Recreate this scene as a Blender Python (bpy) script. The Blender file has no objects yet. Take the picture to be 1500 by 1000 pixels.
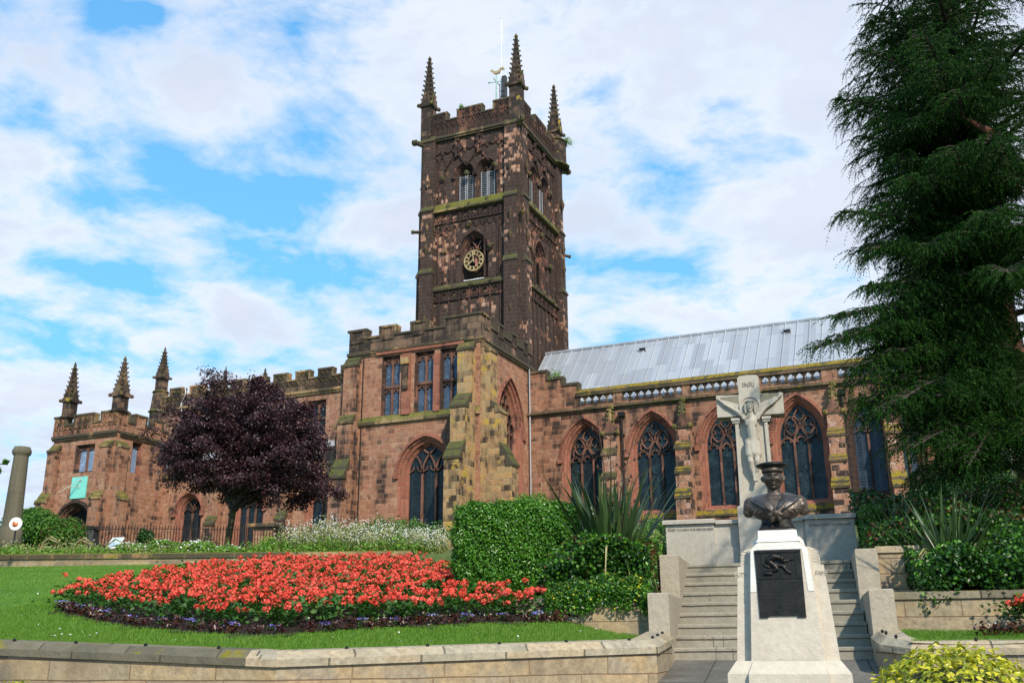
import bpy, bmesh, math, random
import numpy as np
from mathutils import Vector, Matrix
from mathutils.geometry import tessellate_polygon
rnd = random.Random(7)
SC = bpy.context.scene
COL = SC.collection
# ------------------------------------------------------------------ camera
PIT, ROLL, YAW = .3010566, -.0070715, .4126426
fw = Vector((-math.sin(YAW)*math.cos(PIT), math.cos(YAW)*math.cos(PIT), math.sin(PIT)))
rt = Vector((math.cos(YAW), math.sin(YAW), 0)); up = rt.cross(fw)
r2 = math.cos(ROLL)*rt + math.sin(ROLL)*up; u2 = -math.sin(ROLL)*rt + math.cos(ROLL)*up
cd = bpy.data.cameras.new('camera'); cam = bpy.data.objects.new('camera', cd); COL.objects.link(cam)
cam.matrix_world = Matrix(((r2.x, u2.x, -fw.x, 0), (r2.y, u2.y, -fw.y, 0), (r2.z, u2.z, -fw.z, 0), (0, 0, 0, 1)))
cd.sensor_width = 36; cd.lens = 34.736; cd.clip_end = 2000; cd.clip_start = .1
SC.camera = cam
# ------------------------------------------------------------------ light
SUN_EL, SUN_AZ = math.radians(38), math.radians(138)      # azimuth clockwise from north (+Y)
sd = Vector((math.sin(SUN_AZ)*math.cos(SUN_EL), math.cos(SUN_AZ)*math.cos(SUN_EL), math.sin(SUN_EL)))
sl = bpy.data.lights.new('sun', 'SUN'); sl.energy = 4.7; sl.angle = math.radians(1.5); sl.color = (1, .90, .76)
so = bpy.data.objects.new('sun', sl); COL.objects.link(so)
so.rotation_euler = sd.to_track_quat('Z', 'Y').to_euler(); so.location = (30, -20, 60)
SC.view_settings.view_transform = 'Standard'; SC.view_settings.look = 'None'
SC.view_settings.exposure = 0.06; SC.view_settings.gamma = 1; SC.view_settings.use_curve_mapping = False

class NT:
    """small helper for node trees"""
    def __init__(s, nt): s.nt = nt
    def n(s, t, **k):
        o = s.nt.nodes.new(t)
        for a, v in k.items(): setattr(o, a, v)
        return o
    def l(s, a, b): s.nt.links.new(a, b)
    def setin(s, sock, v):
        if isinstance(v, bpy.types.NodeSocket): s.l(v, sock)
        elif v is not None: sock.default_value = v
    def m(s, op, a, b=None, c=None, clamp=False):
        o = s.n('ShaderNodeMath', operation=op); o.use_clamp = clamp
        for i, v in enumerate((a, b, c)): s.setin(o.inputs[i], v)
        return o.outputs[0]
    def v(s, op, a, b=None):
        o = s.n('ShaderNodeVectorMath', operation=op)
        s.setin(o.inputs[0], a)
        if b is not None: s.setin(o.inputs[1], b)
        return o.outputs['Value' if op in ('DOT_PRODUCT', 'LENGTH') else 'Vector']
    def comb(s, x, y, z=0.0):
        o = s.n('ShaderNodeCombineXYZ')
        for i, v in enumerate((x, y, z)): s.setin(o.inputs[i], v)
        return o.outputs[0]
    def sep(s, v):
        o = s.n('ShaderNodeSeparateXYZ'); s.l(v, o.inputs[0]); return o.outputs
    def noise(s, vec, scale, detail=3.0, rough=.55, dist=0.0, out=0):
        o = s.n('ShaderNodeTexNoise'); s.setin(o.inputs['Vector'], vec)
        o.inputs['Scale'].default_value = scale; o.inputs['Detail'].default_value = detail
        o.inputs['Roughness'].default_value = rough; o.inputs['Distortion'].default_value = dist
        return o.outputs[out]
    def ramp(s, f, stops, mode='LINEAR'):
        o = s.n('ShaderNodeValToRGB'); s.setin(o.inputs[0], f); r = o.color_ramp; r.interpolation = mode
        while len(r.elements) < len(stops): r.elements.new(.5)
        for e, (p, c) in zip(r.elements, stops):
            e.position = p; e.color = (c, c, c, 1) if not hasattr(c, '__len__') else (*c, 1)
        return o.outputs[0]
    def rng(s, f, a, b, c=0.0, d=1.0):
        o = s.n('ShaderNodeMapRange'); s.setin(o.inputs[0], f)
        for i, v in enumerate((a, b, c, d)): o.inputs[i+1].default_value = v
        return o.outputs[0]
    def mix(s, f, a, b, mode='MIX'):
        o = s.n('ShaderNodeMix', data_type='RGBA', blend_type=mode)
        s.setin(o.inputs[0], f)
        for i, v in ((6, a), (7, b)):
            if isinstance(v, tuple) and len(v) == 3: v = (*v, 1)
            s.setin(o.inputs[i], v)
        return o.outputs[2]
    def bump(s, h, strength=.4, dist=.02):
        o = s.n('ShaderNodeBump'); s.setin(o.inputs['Height'], h)
        o.inputs['Strength'].default_value = strength; o.inputs['Distance'].default_value = dist
        return o.outputs[0]

# world: Nishita sky and layered clouds by direction
W = bpy.data.worlds.new('World'); SC.world = W; W.use_nodes = True
w = NT(W.node_tree); W.node_tree.nodes.clear()
sky = w.n('ShaderNodeTexSky', sky_type='NISHITA'); sky.sun_disc = False
sky.sun_elevation = SUN_EL; sky.sun_rotation = SUN_AZ; sky.air_density = 1.0; sky.dust_density = .6; sky.ozone_density = 2.0
tc = w.n('ShaderNodeTexCoord'); D = tc.outputs['Generated']; dx, dy, dz = w.sep(D)
den = w.m('ADD', w.m('MAXIMUM', dz, 0.0), .16)
cp = w.comb(w.m('DIVIDE', dx, den), w.m('DIVIDE', dy, den), 0.0)
n1 = w.noise(w.v('ADD', cp, (3.1, 0.7, 0.0)), 3.1, 9.0, .58, .3)
n2 = w.noise(w.v('ADD', cp, (7.3, 2.1, 4.0)), .7, 3.0, .5)
n3 = w.noise(w.v('ADD', cp, (1.9, 8.8, 2.0)), 6.0, 6.0, .62, .3)
# where the cover opens, by azimuth and elevation
side = w.v('DOT_PRODUCT', D, (math.cos(YAW), math.sin(YAW), 0.0)); fr_ = w.v('DOT_PRODUCT', D, (-math.sin(YAW), math.cos(YAW), 0.0)); fwd = w.m('MAXIMUM', fr_, .25)
U = w.m('DIVIDE', side, fwd); E = w.m('DIVIDE', dz, fwd)
cov = w.m('ADD', w.m('ADD', w.m('MULTIPLY', n1, .78), w.m('MULTIPLY', n2, .30)), w.m('MULTIPLY', n3, .38))
cov = w.m('ADD', cov, w.rng(U, -.55, .35, -.062, .030))
cov = w.m('SUBTRACT', cov, w.rng(dz, .68, .9, 0.0, .13)); cov = w.m('SUBTRACT', cov, w.rng(fr_, .3, -.4, 0.0, .08))  # unseen sky overhead and behind the camera opened to dim the ambient light
for u0, e0, su, se, amp in ((-.475, .72, .06, .04, .12), (-.54, .53, .20, .03, .07), (-.25, .485, .28, .03, .09), (-.17, .40, .32, .05, .09), (-.47, .375, .16, .035, .06), (.20, .375, .20, .05, .12), (-.35, .30, .25, .02, .06), (.13, .30, .06, .05, .10), (-.30, .62, .30, .06, -.06)):
    g1 = w.m('POWER', w.m('DIVIDE', w.m('SUBTRACT', U, u0), su), 2.0); g2 = w.m('POWER', w.m('DIVIDE', w.m('SUBTRACT', E, e0), se), 2.0)
    cov = w.m('SUBTRACT', cov, w.m('MULTIPLY', w.m('EXPONENT', w.m('MULTIPLY', w.m('ADD', g1, g2), -1.0)), amp))
mask = w.ramp(cov, [(.56, 0.0), (.64, .40), (.71, .85), (.80, 1.0)])
shade = w.noise(w.v('ADD', cp, (1.3, 5.2, 2.0)), 1.6, 5.0, .6)
edge = w.rng(cov, .62, .78, .35, -.12)
cc = w.ramp(w.m('ADD', shade, edge), [(.32, (.68, .75, .90)), (.48, (.76, .82, .94)), (.62, (.87, .91, .98)), (.80, (.98, .98, 1.0))])
blue = w.mix(1.0, sky.outputs[0], (.068, .215, .30), 'MULTIPLY')
blue = w.mix(w.rng(dz, .05, .60, .85, .40), blue, (.27, .63, .94))
skyc = w.mix(mask, blue, cc)
bg = w.n('ShaderNodeBackground'); w.l(skyc, bg.inputs[0]); bg.inputs[1].default_value = 1.0
wo = w.n('ShaderNodeOutputWorld'); w.l(bg.outputs[0], wo.inputs[0])

# ------------------------------------------------------------------ materials
def newmat(name):
    m = bpy.data.materials.new(name); m.use_nodes = True; m.node_tree.nodes.clear()
    t = NT(m.node_tree); b = t.n('ShaderNodeBsdfPrincipled'); o = t.n('ShaderNodeOutputMaterial')
    t.l(b.outputs[0], o.inputs[0]); return m, t, b, o
def wallcoords(t):
    g = t.n('ShaderNodeNewGeometry'); P = g.outputs['Position']; N = g.outputs['True Normal']
    T = t.v('NORMALIZE', t.v('CROSS_PRODUCT', N, (0.0, 0.0, 1.0)))
    u = t.m('MULTIPLY', t.v('DOT_PRODUCT', P, T), t.m('SIGN', t.v('DOT_PRODUCT', T, (.9, .43, 0.0)))); z = t.sep(P)[2]
    return P, N, u, z
def stone(name, pal, bw=.55, bh=.28, soot=.5, sootw=.18, moss=0.0, lichen=0.0, mortar=(.30, .22, .17), mw=.010, sootc=(.013, .0105, .0095), mossall=0.0, streak=.35, rough=.9, blockvar=1.0, sootb=.7, bump=.5, mosscol=((.07, .075, .012), (.30, .24, .02))):
    m, t, b, o = newmat(name); P, N, u, z = wallcoords(t)
    wob = t.noise(P, 1.1, 2.0)
    z2 = t.m('ADD', t.m('ADD', z, 31.37*bh), t.m('MULTIPLY', t.m('SUBTRACT', wob, .5), .03))
    rf = t.m('DIVIDE', z2, bh); row = t.m('FLOOR', rf); fr = t.m('FRACT', rf)
    wn = t.n('ShaderNodeTexWhiteNoise', noise_dimensions='1D'); t.l(row, wn.inputs['W']); rr = t.sep(wn.outputs['Color'])
    ww = t.m('MULTIPLY', t.m('ADD', t.m('MULTIPLY', rr[0], .7), .65), bw)
    cf = t.m('ADD', t.m('DIVIDE', u, ww), t.m('MULTIPLY', rr[1], 9.0)); col = t.m('FLOOR', cf); fc = t.m('FRACT', cf)
    w2 = t.n('ShaderNodeTexWhiteNoise', noise_dimensions='3D'); t.l(t.comb(row, col, t.m('FLOOR', t.m('MULTIPLY', ww, 40.0))), w2.inputs['Vector']); br = t.sep(w2.outputs['Color'])
    er = t.m('MULTIPLY', t.m('MINIMUM', fr, t.m('SUBTRACT', 1.0, fr)), bh)
    ec = t.m('MULTIPLY', t.m('MINIMUM', fc, t.m('SUBTRACT', 1.0, fc)), ww)
    e = t.m('MINIMUM', er, ec)
    mort = t.rng(e, mw*.6, mw*1.8, 1.0, 0.0)
    fine = t.noise(P, 14.0, 4.0, .65); big = t.noise(t.v('ADD', P, (11.0, 3.0, 5.0)), .30, 3.0, .6); mid = t.noise(P, 2.2, 3.0, .6)
    k = t.m('ADD', t.m('MULTIPLY', t.m('SUBTRACT', br[0], .5), .62*blockvar), t.m('MULTIPLY', t.m('SUBTRACT', mid, .5), .35+.75*min(1, blockvar))); k = t.m('ADD', k, .5)
    c = t.ramp(k, [(i/(len(pal)-1), p) for i, p in enumerate(pal)])
    fv = .25+.75*min(1, blockvar); c = t.mix(1.0, c, t.ramp(fine, [(.25, 1-.38*fv), (.75, 1+.28*fv)]), 'MULTIPLY')
    c = t.mix(t.m('MULTIPLY', mort, .75), c, mortar)
    ps = t.v('MULTIPLY', P, (1.6, 1.6, .22)); st = t.noise(ps, 1.3, 4.0, .6)
    s = t.m('ADD', t.m('ADD', t.m('MULTIPLY', t.m('SUBTRACT', big, .5), 1.1), t.m('MULTIPLY', t.m('SUBTRACT', st, .5), streak*2.2)), t.m('MULTIPLY', t.m('SUBTRACT', br[1], .5), .40*sootb))
    s = t.m('ADD', s, t.m('MULTIPLY', t.m('SUBTRACT', mid, .5), .2+.35*min(1, blockvar)))
    s = t.m('ADD', s, t.m('MULTIPLY', t.m('SUBTRACT', fine, .5), .35))
    sm = t.rng(s, .5-soot-sootw*.5, .5-soot+sootw*.5, 0.0, .93)
    sm = t.m('MULTIPLY', sm, t.m('SUBTRACT', 1.0, t.m('MULTIPLY', mort, .45)))
    c = t.mix(sm, c, t.mix(fine, sootc, tuple(min(1, x*2.6) for x in sootc)))
    nz = t.sep(N)[2]
    if moss or mossall:
        mn = t.noise(t.v('ADD', P, (2.0, 9.0, 1.0)), 3.2, 5.0, .65)
        upf = t.rng(t.m('ABSOLUTE', nz), .15, .5, 0.0, 1.0)
        mm = t.m('MULTIPLY', t.rng(mn, .62-.3*moss, .72-.3*moss, 0.0, 1.0), upf) if moss else 0.0
        if mossall: mm = t.m('MAXIMUM', mm, t.rng(mn, .78-.4*mossall, .90-.4*mossall, 0.0, .92))
        c = t.mix(mm, c, t.mix(t.noise(P, 7.0, 3.0), mosscol[0], mosscol[1]))
    if lichen:
        ln = t.noise(t.v('ADD', P, (5.0, 1.0, 8.0)), 1.6, 4.0, .6)
        lm = t.m('MULTIPLY', t.rng(t.m('ADD', ln, t.m('MULTIPLY', br[2], .3)), .86-.3*lichen, .92-.3*lichen, 0.0, .85), 1.0)
        c = t.mix(lm, c, t.mix(fine, (.34, .20, .035), (.50, .36, .06)))
    t.l(c, b.inputs['Base Color']); b.inputs['Roughness'].default_value = rough; b.inputs['Specular IOR Level'].default_value = .25
    h = t.m('ADD', t.m('MULTIPLY', mort, -1.0), t.m('ADD', t.m('MULTIPLY', fine, .9), t.m('MULTIPLY', br[2], .6)))
    t.l(t.bump(h, bump, .03), b.inputs['Normal'])
    return m
RED = [(.23, .100, .058), (.31, .140, .080), (.36, .172, .100), (.42, .215, .130), (.32, .142, .086), (.47, .28, .175), (.27, .118, .072)]
PINK = [(.24, .120, .075), (.36, .185, .115), (.44, .24, .155), (.52, .31, .21), (.32, .165, .105)]
DARK = [(.10, .075, .05), (.16, .11, .07), (.24, .14, .09), (.13, .10, .06), (.28, .16, .11), (.20, .15, .09)]
BUFF = [(.20, .13, .06), (.30, .20, .10), (.38, .26, .13), (.42, .24, .10), (.26, .16, .09), (.46, .33, .16)]
M = {}
M['tower'] = stone('tower_sandstone', PINK, .42, .25, .79, .12, sootb=1.7, lichen=0.0, moss=.6, mortar=(.13, .09, .065), blockvar=1.25)
M['tower_dark'] = stone('sooty_sandstone', DARK, .50, .33, .62, .25, moss=.6, mossall=.28, lichen=.03, mosscol=((.04, .05, .014), (.15, .14, .03)), mortar=(.10, .07, .05), blockvar=1.0)
M['red'] = stone('red_sandstone', [tuple(v*.93 for v in c) for c in RED], .50, .25, .30, .34, moss=.5, mortar=(.44, .28, .20), streak=.5)
M['red2'] = stone('weathered_red_sandstone', [tuple(v*.86 for v in c) for c in RED], .50, .25, .42, .30, moss=.6, mortar=(.38, .24, .17), streak=.6)
M['parapet'] = stone('blackened_parapet_stone', DARK, .7, .36, .56, .25, moss=.9, mossall=.25, mortar=(.10, .08, .05))
M['mossy'] = stone('mossy_coping_stone', BUFF, 1.0, .5, .58, .25, moss=1.0, mossall=.5, mortar=(.05, .045, .03), sootc=(.03, .027, .018), mosscol=((.045, .055, .012), (.20, .19, .03)))
M['mossdark'] = stone('green_stained_coping', BUFF, .9, .5, .72, .25, moss=.7, mossall=.30, mortar=(.05, .045, .03), sootc=(.026, .024, .017), mosscol=((.04, .05, .014), (.12, .12, .03)))
M['yellow'] = stone('yellow_lichened_stone', DARK, 1.2, .6, .50, .3, moss=.7, mossall=.52, mortar=(.06, .05, .03), sootc=(.03, .028, .016), mosscol=((.085, .07, .014), (.34, .235, .018)))
M['buff'] = stone('buff_buttress_stone', BUFF, .45, .30, .34, .30, sootb=1.0, moss=.7, lichen=.24, mortar=(.40, .30, .18), streak=.45)
M['buttress'] = stone('red_buttress_stone', RED+[(.46, .29, .22), (.42, .24, .18)], .5, .27, .34, .18, sootb=1.4, moss=.9, lichen=0.0, mortar=(.42, .30, .22), blockvar=1.2)
M['trim'] = stone('moulded_red_stone', [(.20, .075, .05), (.29, .11, .07), (.36, .15, .10)], .9, .30, .34, .3, mortar=(.30, .17, .11), streak=.4, blockvar=.7)
M['trimdark'] = stone('moulded_dark_stone', [(.20, .09, .06), (.28, .12, .08), (.36, .18, .12)], .9, .30, .68, .25, mossall=.1, mortar=(.12, .08, .05), blockvar=.8)
M['tracery'] = stone('tracery_stone', [(.14, .068, .045), (.21, .10, .068), (.28, .15, .10)], .8, .5, .48, .3, mortar=(.2, .1, .07), blockvar=.5, mw=.003)
M['garden'] = stone('garden_wall_stone', [(.26, .20, .13), (.34, .27, .17), (.40, .29, .16), (.30, .25, .18), (.44, .33, .19)], .95, .22, .30, .35, mossall=.05, mortar=(.22, .13, .08), mw=.006, sootc=(.06, .052, .04), streak=.3)
M['gardencap'] = stone('garden_coping_stone', [(.30, .27, .20), (.38, .33, .24), (.42, .33, .21), (.33, .30, .23)], 1.0, 3.0, .27, .4, mortar=(.06, .055, .04), mw=.008, sootc=(.075, .07, .05), streak=.2, bump=.7)
M['gardendark'] = stone('stained_garden_coping', [(.20, .17, .12), (.27, .23, .15), (.22, .19, .13)], 1.1, 3.0, .55, .4, moss=.3, mossall=.12, mortar=(.05, .045, .03), mw=.008, sootc=(.055, .05, .035), streak=.2, bump=.7)
M['step'] = stone('grey_step_stone', [(.22, .195, .15), (.28, .25, .195), (.33, .295, .23), (.25, .225, .17)], 1.1, 3.3, .34, .5, mossall=.16, mortar=(.09, .08, .06), mw=.004, sootc=(.07, .068, .052), streak=.25, blockvar=.6, mosscol=((.12, .12, .06), (.22, .20, .10)))
M['pier'] = stone('grey_pier_stone', [(.31, .27, .20), (.38, .33, .25), (.43, .38, .29)], 3.0, 3.3, .22, .5, mortar=(.1, .09, .07), mw=.003, sootc=(.085, .08, .065), streak=.25, blockvar=.3, lichen=0.0, bump=.6)
M['memorial'] = stone('pale_memorial_limestone', [(.34, .31, .26), (.42, .385, .325), (.47, .435, .37)], 1.4, 4.0, .14, .6, mortar=(.2, .19, .16), mw=.002, sootc=(.14, .13, .10), streak=.25, blockvar=.3, bump=.25)
M['crossstone'] = stone('weathered_cross_stone', [(.36, .325, .265), (.46, .42, .345), (.52, .475, .395)], 5.0, 9.0, .13, .5, moss=.5, mossall=.10, mortar=(.2, .19, .16), mw=.001, sootc=(.15, .125, .09), streak=.35, blockvar=.1, bump=.3, mosscol=((.14, .125, .08), (.20, .18, .11)))
M['mossstone'] = stone('green_grey_stone', [(.22, .21, .15), (.28, .26, .19)], 5.0, 9.0, .35, .5, mossall=.5, mortar=(.2, .19, .16), mw=.001, sootc=(.07, .065, .045), blockvar=.1, mosscol=((.08, .085, .05), (.15, .14, .08)))
M['pillar'] = stone('rough_ancient_stone', [(.09, .08, .055), (.14, .125, .085), (.19, .165, .115)], 9.0, 9.0, .34, .5, mossall=.25, mortar=(.1, .1, .1), mw=.0005, sootc=(.05, .045, .03), blockvar=.2, bump=1.0, mosscol=((.09, .09, .04), (.17, .16, .07)))
M['paving'] = stone('paving', [(.13, .12, .10), (.18, .165, .14), (.15, .14, .115)], .6, .3, .3, .4, mortar=(.05, .045, .035), sootc=(.05, .045, .035))
M['housebrick'] = stone('house_brick', [(.16, .055, .035), (.22, .08, .05)], .23, .075, .2, .3, mortar=(.2, .15, .12), mw=.004)
M['housestone'] = stone('house_stone', [(.26, .23, .18), (.34, .31, .25), (.30, .27, .2)], .7, .3, .3, .3, mortar=(.12, .1, .08))

def simple(name, col, rough=.8, metal=0.0, var=.25, scale=6.0, bump=.15, spec=.3, bscale=25.0, col2=None):
    m, t, b, o = newmat(name); g = t.n('ShaderNodeNewGeometry'); P = g.outputs['Position']
    nz = t.noise(P, scale, 4.0, .6)
    c2 = col2 or tuple(min(1, x*(1+var)) for x in col); c1 = col if col2 else tuple(x*(1-var) for x in col)
    t.l(t.mix(t.rng(nz, .3, .7), c1, c2), b.inputs['Base Color'])
    b.inputs['Roughness'].default_value = rough; b.inputs['Metallic'].default_value = metal; b.inputs['Specular IOR Level'].default_value = spec
    if bump: t.l(t.bump(t.noise(P, bscale, 4.0, .6), bump, .02), b.inputs['Normal'])
    return m
M['iron'] = simple('black_iron', (.018, .017, .016), .5, .3)
M['ironfence'] = simple('rusty_black_iron', (.03, .02, .017), .7, .1)
M['gold'] = simple('gilded_metal', (.50, .36, .17), .45, .4, bump=.05)
M['clockback'] = simple('clock_disc', (.02, .02, .022), .6)
M['redpaint'] = simple('red_stone_patch', (.40, .16, .13), .8)
M['sundial'] = simple('verdigris_panel', (.20, .62, .52), .6, var=.08, scale=2.0)
M['wood'] = simple('dark_wood', (.05, .03, .02), .7)
M['bark'] = simple('bark', (.055, .045, .035), .9, var=.5, scale=9.0, bump=.8)
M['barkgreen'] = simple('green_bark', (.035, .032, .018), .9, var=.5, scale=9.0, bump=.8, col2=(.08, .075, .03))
M['barkred'] = simple('cedar_bark', (.11, .05, .03), .9, var=.5, scale=9.0, bump=.8)
M['soil'] = simple('soil', (.022, .013, .009), .95, var=.5, scale=18.0, bump=1.0)
M['white'] = simple('white_paint', (.75, .75, .73), .6, var=.08)
M['paper'] = simple('faded_notice', (.45, .58, .66), .4, var=.25, scale=9.0)
M['orange'] = simple('orange_mark', (.6, .16, .06), .6)
M['darkroof'] = simple('dark_slate', (.045, .045, .05), .7)
M['whitepatch'] = simple('white_ledge', (.62, .62, .60), .7, var=.25)
M['louvre'] = simple('grey_louvre', (.30, .31, .33), .7, var=.15)
M['black'] = simple('dark_interior', (.006, .006, .007), .9, bump=0)
M['limestone'] = stone('white_portland_stone', [(.42, .355, .27), (.54, .48, .39), (.61, .56, .47)], 9.0, 9.0, .03, .5, mortar=(.4, .36, .3), mw=.0005, sootc=(.22, .18, .13), streak=.5, blockvar=.1, bump=.35)
M['limestone_white'] = simple('washed_portland_stone', (.64, .62, .56), .75, scale=6.0, bump=.3, bscale=30.0, col2=(.74, .72, .65))
M['letter'] = simple('cut_letter', (.22, .20, .17), .9, bump=0)
M['letter_pale'] = simple('pale_cut_letter', (.47, .42, .35), .9, bump=0)
def bronze(name, c1, c2, rough):
    m, t, b, o = newmat(name); g = t.n('ShaderNodeNewGeometry'); P = g.outputs['Position']
    nz = t.noise(P, 16.0, 4.0, .6); t.l(t.mix(t.rng(nz, .35, .65), c1, c2), b.inputs['Base Color'])
    b.inputs['Metallic'].default_value = .55; t.l(t.rng(nz, .3, .7, rough-.08, rough+.14), b.inputs['Roughness'])
    t.l(t.bump(t.noise(P, 60.0, 3.0), .12, .01), b.inputs['Normal']); return m
M['bronze'] = bronze('brown_bronze', (.06, .046, .036), (.11, .086, .066), .42)
M['bronzedark'] = bronze('black_bronze', (.012, .011, .010), (.022, .020, .017), .42)
M['bronzecollar'] = bronze('grey_bronze', (.055, .05, .05), (.095, .085, .08), .38)
M['letterb'] = simple('raised_bronze_letter', (.055, .05, .04), .4, .6, bump=0)
# lead roof
m, t, b, o = newmat('lead_sheet'); P, N, u, z = wallcoords(t); M['lead'] = m
px_ = t.sep(P)[0]; cf = t.m('DIVIDE', px_, .66); ci = t.m('FLOOR', cf)
wn = t.n('ShaderNodeTexWhiteNoise', noise_dimensions='1D'); t.l(ci, wn.inputs['W'])
rz = t.m('DIVIDE', t.m('ADD', z, t.m('MULTIPLY', wn.outputs['Value'], 3.0)), 1.85); ri = t.m('FLOOR', rz); rf = t.m('FRACT', rz)
w2 = t.n('ShaderNodeTexWhiteNoise', noise_dimensions='2D'); t.l(t.comb(ci, ri), w2.inputs['Vector'])
c = t.ramp(w2.outputs['Value'], [(0, (.32, .335, .36)), (.5, (.38, .40, .425)), (1, (.44, .46, .485))])
sn = t.noise(t.v('MULTIPLY', P, (3.0, .6, .6)), 1.6, 5.0, .65)
c = t.mix(t.rng(sn, .45, .85, 0.0, .7), c, (.40, .40, .40)); c = t.mix(t.rng(t.noise(P, 9.0, 3.0), .64, .78, 0.0, .6), c, (.26, .24, .23))
lap = t.rng(rf, 0.0, .025, 1.0, 0.0); c = t.mix(t.m('MULTIPLY', lap, .7), c, (.14, .15, .17))
t.l(c, b.inputs['Base Color']); b.inputs['Roughness'].default_value = .5; b.inputs['Metallic'].default_value = .25
t.l(t.bump(t.m('ADD', t.m('MULTIPLY', lap, .6), t.noise(P, 2.5, 3.0)), .35, .03), b.inputs['Normal'])
# leaded glass
def glass(name, c1, c2, lat, lw=.10, horiz=False, rough=.22):
    m, t, b, o = newmat(name); P, N, u, z = wallcoords(t)
    if horiz:
        f1 = t.m('FRACT', t.m('DIVIDE', z, lat)); f2 = t.m('FRACT', t.m('DIVIDE', u, lat*2.2))
    else:
        f1 = t.m('FRACT', t.m('DIVIDE', t.m('ADD', u, t.m('MULTIPLY', z, .7)), lat)); f2 = t.m('FRACT', t.m('DIVIDE', t.m('SUBTRACT', u, t.m('MULTIPLY', z, .7)), lat))
    ln = t.m('MAXIMUM', t.m('LESS_THAN', f1, lw), t.m('LESS_THAN', f2, lw))
    nz = t.noise(P, 2.4, 4.0, .6); cell = t.noise(P, 7.0, 1.0)
    c = t.mix(t.rng(nz, .35, .7), c1, c2); c = t.mix(t.rng(cell, .62, .7, 0.0, .5), c, tuple(x*2.2 for x in c2))  # paler patches put the mesh reflections into the glass colour
    c = t.mix(t.m('MULTIPLY', ln, .55), c, tuple(x*1.6+.004 for x in c2))  # lattice lines paled in the colour, like mesh catching light
    t.l(c, b.inputs['Base Color']); b.inputs['Roughness'].default_value = rough; b.inputs['Specular IOR Level'].default_value = .22
    t.l(t.bump(t.m('ADD', t.noise(P, 5.5, 2.0), t.m('MULTIPLY', ln, .5)), .5, .03), b.inputs['Normal'])
    return m
M['glass'] = glass('dark_leaded_glass', (.002, .004, .006), (.022, .038, .045), .17)
M['glassblue'] = glass('pale_blue_leaded_glass', (.03, .05, .08), (.075, .11, .16), .13, .16, rough=.35)
M['glasslight'] = glass('bright_leaded_glass', (.12, .17, .26), (.22, .29, .40), .12, .18, rough=.3)
M['glassgrid'] = glass('dark_square_glass', (.008, .012, .015), (.016, .026, .032), .24, .08, True)
M['glasslouvre'] = glass('blue_slatted_glass', (.012, .018, .026), (.03, .042, .06), .14, .3, True)
# leaves
def leafmat(name, stops, rough=.45, trans=.25, spec=.4, nscale=1.2):
    m, t, b, o = newmat(name); g = t.n('ShaderNodeNewGeometry')
    f = t.m('ADD', t.m('MULTIPLY', g.outputs['Random Per Island'], .65), t.m('MULTIPLY', t.noise(g.outputs['Position'], nscale, 2.0), .35))
    oi = t.n('ShaderNodeObjectInfo'); f = t.m('ADD', f, t.m('MULTIPLY', t.m('SUBTRACT', oi.outputs['Random'], .5), .30 if name in ('red_petal', 'geranium_leaf', 'bronze_leaf', 'violet_petal') else 0.0))
    c = t.ramp(f, stops); t.l(c, b.inputs['Base Color']); b.inputs['Roughness'].default_value = rough; b.inputs['Specular IOR Level'].default_value = spec
    if trans:
        tr = t.n('ShaderNodeBsdfTranslucent'); t.l(t.mix(1.0, c, (1.2, 1.3, .7), 'MULTIPLY'), tr.inputs[0])
        mx = t.n('ShaderNodeMixShader'); mx.inputs[0].default_value = trans; t.l(b.outputs[0], mx.inputs[1]); t.l(tr.outputs[0], mx.inputs[2]); t.l(mx.outputs[0], o.inputs[0])
    return m
M['hedge'] = leafmat('hedge_leaf', [(0, (.022, .070, .008)), (.35, (.048, .15, .012)), (.7, (.09, .25, .02)), (.92, (.18, .36, .05)), (1, (.16, .12, .03))], .3)
M['ivy'] = leafmat('ivy_leaf', [(0, (.025, .085, .008)), (.5, (.06, .19, .014)), (.8, (.12, .29, .02)), (1, (.30, .38, .10))], .35)
M['ivydark'] = leafmat('dark_ivy_leaf', [(0, (.010, .035, .006)), (.6, (.025, .085, .012)), (1, (.07, .18, .02))], .35)
M['plum'] = leafmat('purple_leaf', [(0, (.018, .007, .010)), (.5, (.042, .016, .022)), (.8, (.08, .030, .038)), (1, (.15, .055, .06))], .42, .12, .45)
M['cedar'] = leafmat('cedar_needle', [(0, (.004, .018, .004)), (.45, (.010, .038, .005)), (.75, (.026, .085, .008)), (1, (.07, .18, .018))], .6, .15, .12, .8)
M['flax'] = leafmat('flax_blade', [(0, (.018, .04, .012)), (.5, (.035, .075, .022)), (.8, (.065, .12, .038)), (1, (.14, .13, .04))], .35, .12, .5)
M['flaxdead'] = leafmat('dry_flax_blade', [(0, (.22, .17, .06)), (1, (.40, .34, .16))], .6, .1)
M['euonymus'] = leafmat('variegated_leaf', [(0, (.09, .16, .01)), (.3, (.30, .33, .014)), (.6, (.58, .54, .03)), (.85, (.72, .62, .07)), (1, (.12, .22, .02))], .35)
M['shrub'] = leafmat('shrub_leaf', [(0, (.02, .07, .006)), (.5, (.05, .15, .010)), (.85, (.10, .24, .02)), (1, (.22, .14, .02))], .5)
M['lightshrub'] = leafmat('pale_green_leaf', [(0, (.06, .16, .015)), (.5, (.13, .28, .03)), (1, (.28, .40, .06))], .5)
M['brownleaf'] = leafmat('brown_leaf', [(0, (.05, .02, .010)), (.6, (.12, .045, .018)), (1, (.22, .12, .03))], .6)
M['geranleaf'] = leafmat('geranium_leaf', [(0, (.02, .07, .010)), (.5, (.04, .12, .015)), (.9, (.08, .18, .03)), (1, (.2, .13, .04))], .5)
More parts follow.
